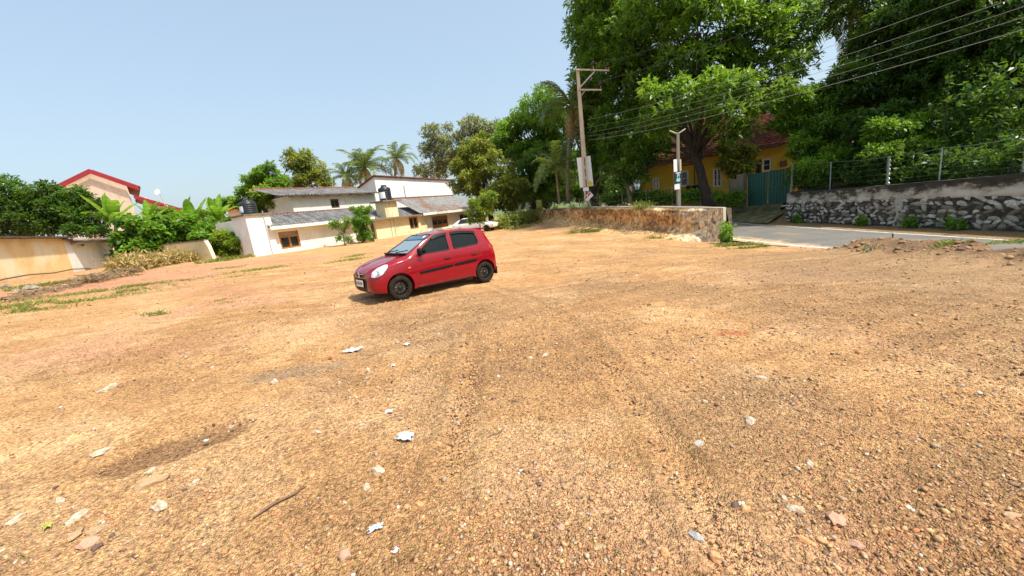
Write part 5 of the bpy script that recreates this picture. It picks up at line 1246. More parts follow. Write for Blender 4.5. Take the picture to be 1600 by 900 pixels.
tree('leafy_bush', at(300, 345, 45), [Bp(290, 338, 45, 10), Bp(320, 338, 45, 10), Bp(262, 334, 46, 9), Bp(345, 343, 45, 9), Bp(335, 350, 43, 11), Bp(240, 335, 46, 9), Bp(360, 350, 43, 9)], 'mixed green bush behind the bananas below the red annex roof', 'mid', 1200, 7, .36, .08, .5, 'bark', 35, cat='bush', group='bushes on the left edge')
# ---- bush and creeper on the white house
tree('climbing_bush', at(567, 378, 37.5), [Bp(563, 332, 37.5, 9), Bp(570, 345, 37, 10), Bp(562, 358, 37, 8), Bp(573, 366, 37, 8), Bp(565, 371, 37, 7), Bp(577, 374, 37, 6), Bp(560, 348, 37.3, 8), Bp(550, 326, 37.5, 4), Bp(576, 327, 37.5, 5), Bp(555, 345, 37.2, 5)], 'tall green bush climbing the wall between the two white roofs', 'bright', 1500, 7, .19, .05, .5, 'bark', 36, cat='bush', gap=.42)
tree('sapling', at(538, 378, 35.5), [Bp(526, 350, 35.5, 7), Bp(538, 355, 35.5, 6), Bp(519, 352, 35.5, 5), Bp(542, 345, 35.5, 5), Bp(530, 372, 35.5, 5), Bp(545, 374, 35.5, 5)], 'thin open sapling with light leaves in front of the white wall', 'bright', 150, 5, .24, .04, .5, 'bark', 37)
# ---- right side: trees behind the stone wall and gate
tree('broadleaf_tree', at(1262, 290, 27), [Bp(1250, 165, 27, 34), Bp(1285, 200, 26, 32), Bp(1235, 190, 27, 22), Bp(1300, 160, 27, 26), Bp(1260, 225, 25.5, 22), Bp(1275, 262, 24, 22), Bp(1310, 250, 24, 24), Bp(1250, 262, 25, 14)],
    'feathery bright green tree right behind the green gate', 'bright', 3200, 8, .30, .18, .45, 'bark', 41, 'dense trees behind the stone wall', gap=.40, ratio=.26)
tree('broadleaf_tree', at(1400, 280, 24), [Bp(1388, 60, 26, 50), Bp(1440, 40, 26, 66), Bp(1400, -40, 27, 70), Bp(1350, 130, 25, 50), Bp(1420, 130, 24, 56), Bp(1480, 110, 24, 50), Bp(1400, 190, 22, 36), Bp(1350, 200, 23, 30)],
    'very tall dark leafy tree filling the sky right of the palm', 'dark', 7600, 8, .30, .4, .4, 'darkbark', 42, 'dense trees behind the stone wall', gap=.36)
tree('broadleaf_tree', at(1560, 270, 19), [Bp(1530, 20, 21, 70), Bp(1620, 30, 20, 90), Bp(1560, 110, 20, 70), Bp(1640, 140, 19, 80), Bp(1500, 120, 21, 50), Bp(1580, -60, 21, 90), Bp(1500, -40, 22, 70), Bp(1690, 60, 19, 80)],
    'tall dark tree with small fresh leaves at the right edge of the view', 'dark', 8600, 8, .23, .35, .4, 'darkbark', 43, 'dense trees behind the stone wall', gap=.34)
tree('broadleaf_tree', at(1400, 285, 20.5), [Bp(1400, 225, 20.5, 26, .6), Bp(1375, 240, 20.3, 20, .6), Bp(1425, 205, 20.5, 26), Bp(1380, 205, 21, 22), Bp(1440, 235, 20, 22, .6), Bp(1410, 250, 20, 16, .5)],
    'low spreading branch of fresh green leaves hanging above the middle fence post', 'mid', 1800, 7, .22, .1, .5, 'bark', 44, 'dense trees behind the stone wall', gap=.42)
palm(at(1325, 290, 34), at(1330, 5, 32), 'coconut palm with dark hanging fronds high between the tree crowns', 5.5, 24, 'palm', .22, 26, 4)
# dark backdrop trees further in
for i, (u, v, Y, r, lb) in enumerate([(1290, 250, 44, 60, 'behind the green gate roof corner'), (1340, 230, 40, 95, 'behind the fence left of the middle post'), (1480, 215, 34, 110, 'behind the fence right of the middle post'), (1640, 200, 28, 120, 'beyond the rightmost fence post')]):
    p = at(u, v, Y); r_ = r * Y / FPX
    tree('backdrop_tree', (p.x, p.y, .4), [(p.x, p.y, p.z, r_ * .7), (p.x - r_ * .6, p.y, p.z - r_ * .3, r_ * .6), (p.x + r_ * .6, p.y, p.z - .2 * r_, r_ * .6), (p.x, p.y + 1, p.z + r_ * .6, r_ * .6), (p.x + r_ * .5, p.y + 1, p.z + r_ * .7, r_ * .5), (p.x - r_ * .5, p.y + 1, p.z + r_ * .4, r_ * .5), (p.x, p.y - 1, max(1.6, p.z - r_ * .8), r_ * .55)],
         'large dark tree deep in shade ' + lb, 'dark', 2600, 7, .44, .4, .4, 'darkbark', 50 + i, 'dense trees behind the stone wall', gap=.3)
tree('backdrop_tree', at(1000, 310, 52), [Bp(980, 240, 52, 30), Bp(1030, 215, 52, 34), Bp(1010, 175, 52, 34), Bp(1080, 190, 52, 34), Bp(1130, 150, 52, 40), Bp(1200, 170, 50, 36), Bp(960, 285, 50, 26), Bp(1240, 200, 48, 28)], 'wide dark tree directly behind the yellow house roof', 'dark', 3600, 7, .55, .5, .4, 'darkbark', 58, 'tall trees behind the road', gap=.32)
tree('backdrop_tree', at(905, 310, 58), [Bp(885, 250, 58, 22), Bp(905, 285, 56, 24), Bp(875, 300, 56, 18), Bp(935, 295, 54, 22), Bp(800, 320, 62, 14), Bp(830, 318, 62, 16), Bp(850, 312, 60, 16), Bp(960, 308, 54, 16), Bp(1000, 306, 54, 14)], 'dark tree mass low behind the far end of the bank', 'dark', 2400, 7, .5, .4, .4, 'darkbark', 59, 'trees beyond the lot', gap=.32)
# undergrowth behind wall / hedge at garden
hh_ = .55
def hedge(name, path, h, depth, n, label, leaf='mid', size=.2, seed=1, cat='hedge', k=6, ratio=.4, group=None):
    rs = np.random.RandomState(seed); P = [Vector(p) for p in path]; pts_, L = samp(P, 200); pa_ = np.array([tuple(p) for p in pts_])
    t = thing(name, P[0], label, cat, group); i = rs.randint(0, 200, n); q = rs.rand(n) ** .7
    hh = h * (.55 + .9 * vn(i * .09, i * 0., seed + 3)); C = pa_[i] + np.stack([rs.normal(size=n) * depth * .5, rs.normal(size=n) * depth * .5, q * hh], 1) - np.array(P[0])
    D = rs.normal(size=(n, 3)) * .5 + np.array([0, -.2, .9]); D /= np.linalg.norm(D, axis=1)[:, None]
    V, F, tn = leaves_mesh(C, D, k, size, rs, 1.0, ratio, .2, .5, .25 + .5 * q * 0 + .6 * (vn(i * .21, q * 3, 7)))
    ent('foliage', fastmesh('foliage', V, F, L_[leaf], tint=tn), t); sm = MB()
    for j in range(18): p = Vector(C[j]); sm.tube([(p.x, p.y, 0), p], [.025, .01], 4)
    sm.build('stems', barkm['bark'], t); return t
hedge('garden_hedge', [at(940, 318, 41), at(1000, 316, 37), at(1060, 316, 34), at(1140, 318, 31.5)], 0.75, .8, 900, 'dark mixed hedge in front of the yellow house', 'mid', .3, 61)
hedge('hedge', [at(1240, 292, 26), (20.5, 21.5, .6), (20.4, 17.5, .6), (20.5, 13, .7)], 1.1, .8, 1300, 'low leafy undergrowth just behind the stone wall', 'dark', .22, 62)
hedge('hedge', [(22.5, 26, .5), (22.8, 20, .5), (22.8, 14, .6), (22.5, 9, .6)], 3.8, 1.2, 2600, 'dark undergrowth deeper behind the stone wall', 'dark', .28, 63)
hedge('hedge', [at(775, 328, 62), at(830, 322, 58), at(900, 316, 52), at(960, 312, 48)], 2.6, 1.2, 1700, 'dark distant hedge line beyond the weeds and the tall pole', 'dark', .42, 90)
hedge('hedge', [at(1142, 322, 30.3), at(1156, 322, 29.8)], .9, .4, 160, 'dark shrub at the foot of the concrete gate post', 'mid', .24, 64)
tree('magnolia_shrub', at(1150, 315, 31.8), [Bp(1142, 252, 31.8, 14), Bp(1158, 262, 31.5, 12), Bp(1150, 238, 32, 14), Bp(1168, 240, 32, 11), Bp(1135, 232, 32.5, 10)], 'dull brown-green shrubby tree drooping in front of the yellow house wall', 'olive', 620, 7, .40, .12, .5, 'darkbark', 45, 'tall trees behind the road', gap=.9, spread=1.5, droop=.6)
hedge('weed_patch', [at(838, 345, 43), at(815, 352, 40.5), at(795, 356, 39), at(770, 360, 38)], .95, .7, 900, 'bright green weeds at the left end of the bank', 'grass', .26, 65, 'weeds')
hedge('dry_brush', [hit(190, 428), hit(225, 420), hit(262, 414), hit(305, 407)], hh_, .5, 1300, 'pale dry brushwood heap in front of the broken boundary wall', 'dry', .34, 66, 'dry brush', 5, .22)
hedge('bank_shrub', [hit(1131, 380), hit(1139, 382)], .75, .15, 70, 'small bright green broad-leaved plant at the right end of the bank', 'bright', .17, 67, 'plant', 5, .7)
for i, (u, v, lb) in enumerate([(1245, 343, 'leftmost'), (1345, 352, 'second from the left'), (1421, 352, 'third from the left, the brightest'), (1488, 357, 'rightmost')]):
    q = on_wall(u, v, SWX - .3); hedge('wall_plant', [(q.x, q.y - .25, -1.28), (q.x, q.y + .25, -1.28)], .34, .10, 34, 'green plant growing at the foot of the stone wall, ' + lb, 'bright', .17, 68 + i, 'plant', 5, .6, 'plants at the foot of the stone wall')
# ---- banana plants: each large leaf its own part
def banana_leaf_mesh(seed, L=2.4, W=.55, arch=.8):
    rs = random.Random(seed); V = []; F = []; n = 12; T = []
    for i in range(n + 1):
        s = i / n; x = L * s * (1 - .2 * arch * s * s); z = L * (.25 * s - .55 * arch * s * s); w_ = W * .5 * math.sin(math.pi * min(1, .08 + s * .92)) ** .6 if s < 1 else .02
        for k in (-1, -.5, 0, .5, 1): V.append((x, w_ * k, z + .12 * abs(k) * w_ * 2 + rs.uniform(-.015, .015) - (.0 if k else .03)))
    for i in range(n):
        for k in range(4):
            if rs.random() < .06 and k in (0, 3): continue
            q = i * 5 + k; F.append((q, q + 5, q + 6, q + 1)); T.append(min(1, max(0, .55 + (.15 if i % 2 else -.05) + rs.gauss(0, .08) + (.25 if k in (1, 2) else 0))))
    me = mesh('leaf', V, F, L_['banana'], True); a = me.attributes.new('tint', 'FLOAT', 'FACE'); a.data.foreach_set('value', np.array(T, np.float32)); return me
bl = [banana_leaf_mesh(i, 2.6, .85, .1 + .26 * i) for i in range(4)]
def banana(u, v, Y, h, n, label, seed, sc=1.0):
    p = at(u, v, Y); p.z = Gs(p.x, p.y) if True else p.z; rs = random.Random(seed); t = thing('banana_plant', p, label, 'banana plant', 'banana plants on the left edge')
    top = at(u, v - h, Y) - p; MB().tube([(0, 0, -.2), (top.x * .3, 0, top.z * .5), (top.x, top.y, top.z)], [.16, .13, .08], 8).build('stem', M['bananastem'], t, True)
    for i in range(n):
        o = ent('leaf', rs.choice(bl), t); o.location = top; s = sc * rs.uniform(.75, 1.1); o.scale = (s, s, s); o.rotation_euler = (rs.uniform(-.4, .4), -rs.uniform(R(35), R(82)), i * 2.4 + rs.uniform(-.4, .4) + seed)
    return t
M['bananastem'] = simple('banana_stem', (.20, .24, .08), .6, 0, .35, 3)
banana(180, 395, 35.5, 46, 11, 'tallest banana plant with upright broad leaves in front of the gabled house', 1, 1.1)
banana(240, 392, 36, 44, 9, 'banana plant with one split upright leaf left of the broken wall', 2, .9)
banana(303, 390, 36.5, 40, 9, 'banana plant with pale upright leaves above the middle of the broken wall', 5, 1.0)
banana(342, 390, 37, 46, 9, 'banana plant with a pale leaf beside the rounded bush', 7, .9)
# ---- debris line: bare branches
def brushpile(path, n, label, name='brush_pile', mat='drytwig', h=.35, L=1.2, seed=3, cat='brush pile'):
    rs = random.Random(seed); P = [Vector(p) for p in path]; t = thing(name, P[0], label, cat); pts_, _ = samp(P, 100); m = MB()
    for i in range(n):
        p = rs.choice(pts_) - P[0] + Vector((rs.gauss(0, .35), rs.gauss(0, .35), rs.uniform(0, h))); a = rs.uniform(0, 6.28); l_ = rs.uniform(.3, 1) * L
        d = Vector((math.cos(a), math.sin(a), rs.uniform(-.3, .3))) * l_; m.tube([p - d / 2, p + Vector((rs.gauss(0, .08), rs.gauss(0, .08), rs.uniform(0, .12))), p + d / 2], [rs.uniform(.012, .03), .02, .008], 4)
    m.build('branches', barkm[mat], t); return t
brushpile([hit(115, 447), hit(150, 440), hit(200, 430)], 150, 'tangled pile of dead branches along the outbuilding wall', h=.35)
brushpile([hit(0, 474), hit(50, 462), hit(100, 450)], 90, 'scattered dead sticks and rubble strip left of the branch pile', 'stick_litter', h=.06, seed=8)
# ================================================================ RED HATCHBACK
M['red'] = None
k_ = NT('red_car_paint'); v_ = k_.coord('Object'); sx = k_.n('ShaderNodeSeparateXYZ'); k_.l(v_, sx.inputs[0])
dustf = k_.n('ShaderNodeMath', operation='MULTIPLY_ADD'); k_.l(sx.outputs[2], dustf.inputs[0]); dustf.inputs[1].default_value = -1.6; k_.l(k_.noise(v_, 4, 7, .7), dustf.inputs[2])
dm = k_.ramp(dustf.outputs[0], [(-.0, 0), (.10, .0), (.42, .5)])
k_.base(k_.mix((.225, .0, .007), (.38, .20, .11), dm)); k_.b.inputs['Metallic'].default_value = 0
rr_ = k_.ramp(dustf.outputs[0], [(0, .5), (.35, .8)]); k_.l(rr_, k_.b.inputs['Roughness'])
k_.b.inputs['Coat Weight'].default_value = 1; k_.b.inputs['Specular IOR Level'].default_value = .1; k_.b.inputs['Coat Roughness'].default_value = .03
M['red'] = k_.m
M['blk'] = simple('black_trim', (.008, .008, .008), .5, 0, .2, 10, spec=.15); M['seal'] = simple('rubber_seal', (.01, .01, .01), .6)
M['tyre'] = simple('dusty_tyre_rubber', (.022, .017, .012), .9, 0, .5, 12, .2, spec=.15); M['alloy'] = simple('black_alloy', (.02, .02, .02), .3, .4, .1, 6)
M['chrome'] = simple('chrome', (.75, .75, .75), .12, 1, .03, 3); M['seat'] = simple('dark_seat_fabric', (.012, .012, .013), .9, 0, .2, 20); M['dash'] = simple('grey_dashboard', (.07, .07, .07), .7)
M['platew'] = simple('plate_white', (.78, .76, .66), .5, 0, .05, 6)
gl = NT('car_glass'); gl.b.inputs['Base Color'].default_value = (.015, .02, .02, 1); gl.b.inputs['Roughness'].default_value = .02; gl.b.inputs['Coat Weight'].default_value = 0; gl.b.inputs['Specular IOR Level'].default_value = .14
gtr = gl.n('ShaderNodeBsdfTransparent'); gtr.inputs[0].default_value = (.45, .5, .5, 1); gmx = gl.n('ShaderNodeMixShader'); gmx.inputs[0].default_value = .12
gl.l(gl.b.outputs[0], gmx.inputs[1]); gl.l(gtr.outputs[0], gmx.inputs[2]); gl.l(gmx.outputs[0], gl.out.inputs[0]); M['cglass'] = gl.m
g2 = NT('windscreen_glass'); g2.b.inputs['Base Color'].default_value = (.30, .37, .39, 1); g2.b.inputs['Roughness'].default_value = .03; g2.b.inputs['Coat Weight'].default_value = 1; g2.b.inputs['Specular IOR Level'].default_value = .9; g2.b.inputs['Coat IOR'].default_value = 2.2  # pale base colour stands in for bright sky reflected in the windscreen
gtr = g2.n('ShaderNodeBsdfTransparent'); gtr.inputs[0].default_value = (.7, .75, .75, 1); gmx = g2.n('ShaderNodeMixShader'); gmx.inputs[0].default_value = .25
g2.l(g2.b.outputs[0], gmx.inputs[1]); g2.l(gtr.outputs[0], gmx.inputs[2]); g2.l(gmx.outputs[0], g2.out.inputs[0]); M['wscreen'] = g2.m
lk = NT('headlamp_lens'); lk.b.inputs['Base Color'].default_value = (.70, .72, .74, 1); lk.b.inputs['Roughness'].default_value = .12; lk.b.inputs['Coat Weight'].default_value = 1; lk.b.inputs['Metallic'].default_value = .35; M['lens'] = lk.m

CT = np.array([   # x, zb, wb, zm, wm, zs, ws, zr, wr, zt
 (1.715, .34, .30, .42, .42, .50, .40, .56, .26, .585),
 (1.69, .27, .46, .42, .55, .58, .53, .655, .38, .685),
 (1.60, .21, .58, .44, .66, .665, .635, .735, .48, .765),
 (1.45, .19, .64, .45, .705, .72, .68, .80, .55, .828),
 (1.25, .18, .67, .47, .73, .775, .70, .86, .60, .885),
 (1.05, .18, .68, .48, .737, .82, .71, .91, .635, .932),
 (.88, .18, .69, .49, .74, .855, .715, .94, .64, .968),
 (.70, .18, .69, .50, .74, .88, .715, 1.03, .635, 1.065),
 (.50, .18, .69, .52, .74, .90, .715, 1.145, .615, 1.18),
 (.30, .18, .69, .52, .74, .915, .715, 1.25, .59, 1.29),
 (.12, .18, .69, .52, .74, .925, .715, 1.335, .57, 1.38),
 (-.05, .18, .69, .52, .74, .93, .715, 1.385, .56, 1.43),
 (-.45, .18, .69, .52, .74, .945, .715, 1.42, .555, 1.475),
 (-.90, .18, .69, .52, .74, .965, .712, 1.415, .55, 1.47),
 (-1.20, .19, .69, .53, .738, .98, .708, 1.395, .545, 1.445),
 (-1.38, .20, .68, .54, .735, .99, .70, 1.365, .535, 1.405),
 (-1.47, .21, .68, .55, .73, .99, .69, 1.26, .545, 1.30),
 (-1.56, .23, .66, .56, .72, .97, .68, 1.12, .56, 1.15),
 (-1.63, .25, .64, .56, .70, .90, .66, .99, .56, 1.01),
 (-1.69, .29, .58, .54, .66, .76, .60, .86, .50, .875),
 (-1.715, .34, .44, .50, .52, .62, .48, .70, .36, .715)], float)[::-1]
def pchip(x, xp, fp):
    h = np.diff(xp); d = np.diff(fp) / h; m = np.zeros_like(fp)
    for i in range(1, len(fp) - 1): m[i] = 0 if d[i - 1] * d[i] <= 0 else 2 * d[i - 1] * d[i] / (d[i - 1] + d[i])
    m[0], m[-1] = d[0], d[-1]; i = np.clip(np.searchsorted(xp, x) - 1, 0, len(h) - 1); t = (x - xp[i]) / h[i]
    return fp[i] * (2 * t ** 3 - 3 * t ** 2 + 1) + h[i] * m[i] * (t ** 3 - 2 * t ** 2 + t) + fp[i + 1] * (3 * t ** 2 - 2 * t ** 3) + h[i] * m[i + 1] * (t ** 3 - t ** 2)
def par(x): return [pchip(np.array([x]), CT[:, 0], CT[:, k])[0] for k in range(1, 10)]
def section(x, off=0.0):
    zb, wb, zm, wm, zs, ws, zr, wr, zt = par(x)
    P = [(0, zb + off), (wb * .6, zb + off), (wb - off * .5, zb + off + .015), (wm - off - .012, zb + .07), (wm - off, zm), (wm - off - .014, zs * .7 + zm * .3), (ws - off, zs - .02), (ws - off - .012, zs + .025),
         (ws * .5 + wr * .5 - off + .008, (zs + zr) / 2), (wr - off + .004, zr - .01 - off * .3), (wr - .045 - off, zr + (zt - zr) * .62 - off), (wr * .62, zt - .012 - off), (wr * .3, zt - .002 - off), (0, zt - off)]
    return P
def catmull(P, n):
    P = np.array(P); Q = np.vstack([2 * P[0] - P[1], P, 2 * P[-1] - P[-2]]); out = []
    for i in range(1, len(Q) - 2):
        for k in range(n):
            t = k / n; a, b, c, d = Q[i - 1], Q[i], Q[i + 1], Q[i + 2]
            out.append(.5 * (2 * b + (c - a) * t + (2 * a - 5 * b + 4 * c - d) * t * t + (3 * b - a - 3 * c + d) * t ** 3))
    out.append(P[-1]); return np.array(out)
def loft(off=0.0, x0=-1.715, x1=1.715, nx=96, n=4, floor=None, name='loft'):
    xs = (x0 + x1) / 2 + (x1 - x0) / 2 * np.sin(np.linspace(-1, 1, nx) * math.pi / 2 * .93) / math.sin(math.pi / 2 * .93)
    V = []; F = []
    for x in xs:
        h = catmull(section(float(np.clip(x, -1.715, 1.715)), off), n)
        if floor is not None: h[:, 1] = np.maximum(h[:, 1], floor + .0005 * np.arange(len(h)))
        h[:, 0] = np.maximum(h[:, 0], 0)
        ring = [(x, a, z) for a, z in h] + [(x, -a, z) for a, z in h[1:-1][::-1]]; V += ring
    m_ = len(ring)
    for i in range(nx - 1):
        for k in range(m_): k2 = (k + 1) % m_; F.append((i * m_ + k, (i + 1) * m_ + k, (i + 1) * m_ + k2, i * m_ + k2))
    F.append(tuple(range(m_))); F.append(tuple(range((nx - 1) * m_, nx * m_))[::-1]); return mesh(name, V, F)
def side_y(x, z, off=0):
    h = catmull(section(float(x), off), 6); i0 = 12; i1 = int(9.2 * 6); seg = h[i0:i1]; o = np.argsort(seg[:, 1]); return float(np.interp(z, seg[o, 1], seg[o, 0]))
def top_z(x, y): 
    h = catmull(section(float(x)), 6)[54:]; o = np.argsort(h[:, 0]); return float(np.interp(abs(y), h[o, 0], h[o, 1]))
def tmp(me): o = bpy.data.objects.new('tmp', me); COL.objects.link(o); return o
def boolean(me, cutters, op='DIFFERENCE', solver='EXACT'):
    o = tmp(me); cs = []
    for c_ in cutters:
        co = tmp(c_); cs.append(co); md = o.modifiers.new('b', 'BOOLEAN'); md.operation = op; md.solver = solver; md.object = co
    bpy.context.view_layer.update(); dg = bpy.context.evaluated_depsgraph_get(); r_ = bpy.data.meshes.new_from_object(o.evaluated_get(dg))
    for c_ in cs: bpy.data.objects.remove(c_)
    bpy.data.objects.remove(o); return r_
def prism_me(poly, vec): return fixn(MB().prism(poly, vec))
def fixn(mb):
    me = mesh('p', mb.v, mb.f); bm = bmesh.new(); bm.from_mesh(me); bmesh.ops.recalc_face_normals(bm, faces=bm.faces); bm.to_mesh(me); bm.free(); return me
def roundpoly(P, r, n=4):
    out = []; m_ = len(P)
    for i in range(m_):
        a, b, c = np.array(P[i - 1]), np.array(P[i]), np.array(P[(i + 1) % m_]); d1 = (a - b); d2 = (c - b); l1, l2 = np.linalg.norm(d1), np.linalg.norm(d2); q = min(r, l1 * .45, l2 * .45)
        s, e = b + d1 / l1 * q, b + d2 / l2 * q
        for k in range(n + 1): t = k / n; out.append(tuple(s * (1 - t) ** 2 + b * 2 * t * (1 - t) + e * t * t))
    return out
def finish(name, me, mat, parent, smooth=True, ang=32):
    bm = bmesh.new(); bm.from_mesh(me); bmesh.ops.remove_doubles(bm, verts=bm.verts, dist=2e-4)
    bmesh.ops.recalc_face_normals(bm, faces=bm.faces)
    for e in bm.edges: e.smooth = not (len(e.link_faces) == 2 and e.calc_face_angle(0) > R(ang))
    for f in bm.faces: f.smooth = True
    bm.to_mesh(me); bm.free(); me.materials.clear(); me.materials.append(mat); return ent(name, me, parent)

def build_car():
    AX_F, AX_R, RT = 1.08, -1.28, .275
    car = thing('hatchback_car', (0, 0, 0), 'shiny red small hatchback with black wheels parked on the bare dirt lot', 'car')
    outer = loft(0); inner = loft(.04, -1.50, 1.0, 60, floor=.34, name='inner')
    wells = []
    for ax in (AX_F, AX_R):
        for s in (-1, 1):
            m = MB(); n = 40; Vv = [(ax + .325 * math.cos(2 * math.pi * i / n), s * .44, .295 + .325 * math.sin(2 * math.pi * i / n)) for i in range(n)]; m.prism(Vv, (0, s * .6, 0)); wells.append(fixn(m))
    fw_ = roundpoly([(.60, .955), (-.27, .985), (-.27, 1.385), (.02, 1.365), (.12, 1.32)], .035)
    rw_ = roundpoly([(-.40, .99), (-1.14, 1.035), (-1.16, 1.12), (-1.10, 1.355), (-.40, 1.395)], .04)
    wins = [prism_me([(x, -1, z) for x, z in p], (0, 2, 0)) for p in (fw_, rw_)]
    ws_ = roundpoly([(-.60, .99), (.60, .99), (.515, 1.385), (-.515, 1.385)], .05)
    wsp = prism_me([(.0, y, z) for y, z in ws_], (1.1, 0, 0))
    hw_ = roundpoly([(-.46, 1.06), (.46, 1.06), (.42, 1.33), (-.42, 1.33)], .05)
    hwp = prism_me([(-1.8, y, z) for y, z in hw_], (.5, 0, 0))
    body = boolean(outer, [inner] + wells + wins + [wsp, hwp])
    print('car body', len(body.polygons))
    finish('body', body, M['red'], car)
    def patch(name, poly3, vec, mat, o_out, o_in, x0=-1.715, x1=1.715, parent=car):
        a = loft(-o_out, x0 - (o_out if x0 < -1.7 else 0), x1 + (o_out if x1 > 1.7 else 0), 96); b = loft(o_in, x0 - .3 if x0 > -1.7 else x0 + o_in, x1 + .3 if x1 < 1.7 else x1 - o_in, 96)
        p = prism_me(poly3, vec); r_ = boolean(p, [a], 'INTERSECT'); r_ = boolean(r_, [b], 'DIFFERENCE'); return finish(name, r_, mat, parent)
    P3 = lambda p, y: [(x, y, z) for x, z in p]
    grow = lambda p, g: [(x + (x - sum(q[0] for q in p) / len(p)) * g, z + (z - sum(q[1] for q in p) / len(p)) * g) for x, z in p]
    for sgn in (1, -1):
        for p in (fw_, rw_): patch('side_window', P3(grow(p, .03), sgn * .3), (0, sgn * .6, 0), M['cglass'], -.014, .022)
        # seals
        for p in (fw_, rw_):
            pts = [(x, sgn * (side_y(x, z) + .001), z) for x, z in p] + [(p[0][0], sgn * (side_y(*p[0]) + .001), p[0][1])]
            MB().tube(pts, .011, 5).build('window_seal', M['seal'], car, True)
        # door pillar trim between windows (body colour stays) and smoked visors
        for (xa, za, xb, zb_) in ((.13, 1.325, -.30, 1.405), (-.40, 1.41, -1.12, 1.37)):
            m = MB(); n = 10; V = []
            for i in range(n + 1):
                t = i / n; x = xa + (xb - xa) * t; z = za + (zb_ - za) * t + .02 * math.sin(math.pi * t); 
                V += [(x, sgn * (side_y(x, z) + .012), z), (x, sgn * (side_y(x, z - .055) + .022), z - .06)]
            m.add(V, [(2 * i, 2 * i + 2, 2 * i + 3, 2 * i + 1) for i in range(n)]); m.build('rain_visor', M['blk'], car, True)
        # door shut lines
        def groove(pts): MB().tube([(x, sgn * (side_y(x, z) - .0015), z) for x, z in pts], .0055, 4).build('door_gap', M['seal'], car)
        groove([(.66, .95), (.68, .80), (.69, .55), (.66, .36), (.58, .27), (.2, .255), (-.32, .26), (-.33, .5), (-.335, .9), (-.335, 1.2), (-.335, 1.40)])
        groove([(-.33, .26), (-.75, .265), (-.92, .35), (-1.02, .60), (-1.12, .80), (-1.20, .96), (-1.20, 1.2), (-1.14, 1.37)])
        groove([(.86, .93), (.80, .96), (.62, .98)])
        # rub strips
        for a_, b_, za, zb_ in ((.60, -.31, .545, .60), (-.355, -1.02, .603, .645)):
            V = []; F = []; n = 14
            for i in range(n + 1):
                t = i / n; x = a_ + (b_ - a_) * t; zc_ = za + (zb_ - za) * t; h_ = .034 * (1 if 0 < i < n else .5)
                y0 = side_y(x, zc_); V += [(x, sgn * (y0 - .004), zc_ - h_), (x, sgn * (y0 + .016), zc_ - h_ * .7), (x, sgn * (y0 + .016), zc_ + h_ * .7), (x, sgn * (y0 - .004), zc_ + h_)]
            for i in range(n):
                for k in range(3): q = 4 * i + k; F.append((q, q + 4, q + 5, q + 1))
            F += [(0, 1, 2, 3), (4 * n, 4 * n + 3, 4 * n + 2, 4 * n + 1)]
            MB().add(V, F).build('rub_strip', M['blk'], car)
        # crease shoulder highlight: handles
        for hx in (-.18, -.97):
            y0 = side_y(hx, .80); o = MB().box((hx, sgn * (y0 + .018), .80), (.17, .022, .035)).build('door_handle', M['red'], car, bevel=.009)
            MB().box((hx, sgn * (y0 + .001), .80), (.12, .01, .06)).build('handle_recess', M['seal'], o, bevel=.004)
        # mirror
        my = side_y(.50, .99)
        mo = ent('mirror', None, car); mo.location = (.50, sgn * (my + .12), 1.03)
        m = MB(); 
        bm = bmesh.new(); bmesh.ops.create_uvsphere(bm, u_segments=18, v_segments=12, radius=1)
        for v in bm.verts: 
            c_ = v.co.copy(); e = lambda a: math.copysign(abs(a) ** .72, a); v.co = Vector((e(c_.x) * .065 + .02 * c_.z * 0, e(c_.y) * .105, e(c_.z) * .075)); v.co.x = max(v.co.x, -.035)
        me_ = bpy.data.meshes.new('shell'); bm.to_mesh(me_); bm.free(); me_.materials.append(M['blk'])
        for p_ in me_.polygons: p_.use_smooth = True
        ent('mirror_shell', me_, mo); MB().bar((0, -sgn * .07, -.05), (.04, -sgn * .15, -.10), .05, .05).build('mirror_arm', M['blk'], mo)
        MB().prism([(.10, 0, .05 - .09), (-.02, 0, -.09), (.02, 0, .05)], (0, .01, 0)).build('mirror_base', M['blk'], mo)
        mo.children[-1].location = (0, -sgn * .14, 0)
        MB().box((-.037, 0, 0), (.004, .16, .10)).build('mirror_glass', M['chrome'], mo)
        # headlamp: tear shape on the corner
        hp = roundpoly([(1.63, .60), (1.52, .585), (1.38, .64), (1.27, .755), (1.22, .835), (1.30, .83), (1.45, .78), (1.58, .70)], .03, 3)
        q = [(x, sgn * .30, z) for x, z in hp]
        patch('headlight', q, (sgn * 0 + .10, sgn * .6, .0), M['lens'], .007, .03)
        bx_, bz_ = 1.545, .655; by_ = side_y(bx_, bz_) if side_y(bx_, bz_) > .3 else .6
        MB().lathe([(0, .0), (.05, .01), (.062, .018), (.07, .016), (.072, .0)], 20, Matrix.Translation((bx_ + .012, sgn * (by_ + .0), bz_)) @ Matrix.Rotation(sgn * R(-58), 4, 'X') @ Matrix.Rotation(R(50), 4, 'Y')).build('headlight_bulb', M['chrome'], car, True)
        MB().tube([(1.40, sgn * (side_y(1.40, .64) + .009), .640), (1.41, sgn * (side_y(1.41, .72) + .009), .70), (1.455, sgn * (side_y(1.455, .76) + .006), .765)], .007, 5).build('headlight_divider', M['dash'], car)
        # indicator
        o = MB().box((.83, sgn * (side_y(.83, .70) + .004), .70), (.06, .012, .03)).build('side_indicator', simple('amber_lens', (.75, .25, .05), .3), car, bevel=.004)
        # tail lamp, fog recess
        tl = roundpoly([(-1.66, .70), (-1.60, .92), (-1.50, 1.02), (-1.46, .96), (-1.52, .74)], .02, 3)
        patch('tail_light', [(x, sgn * .40, z) for x, z in tl], (0, sgn * .5, 0), M['redlens'], .006, .03)
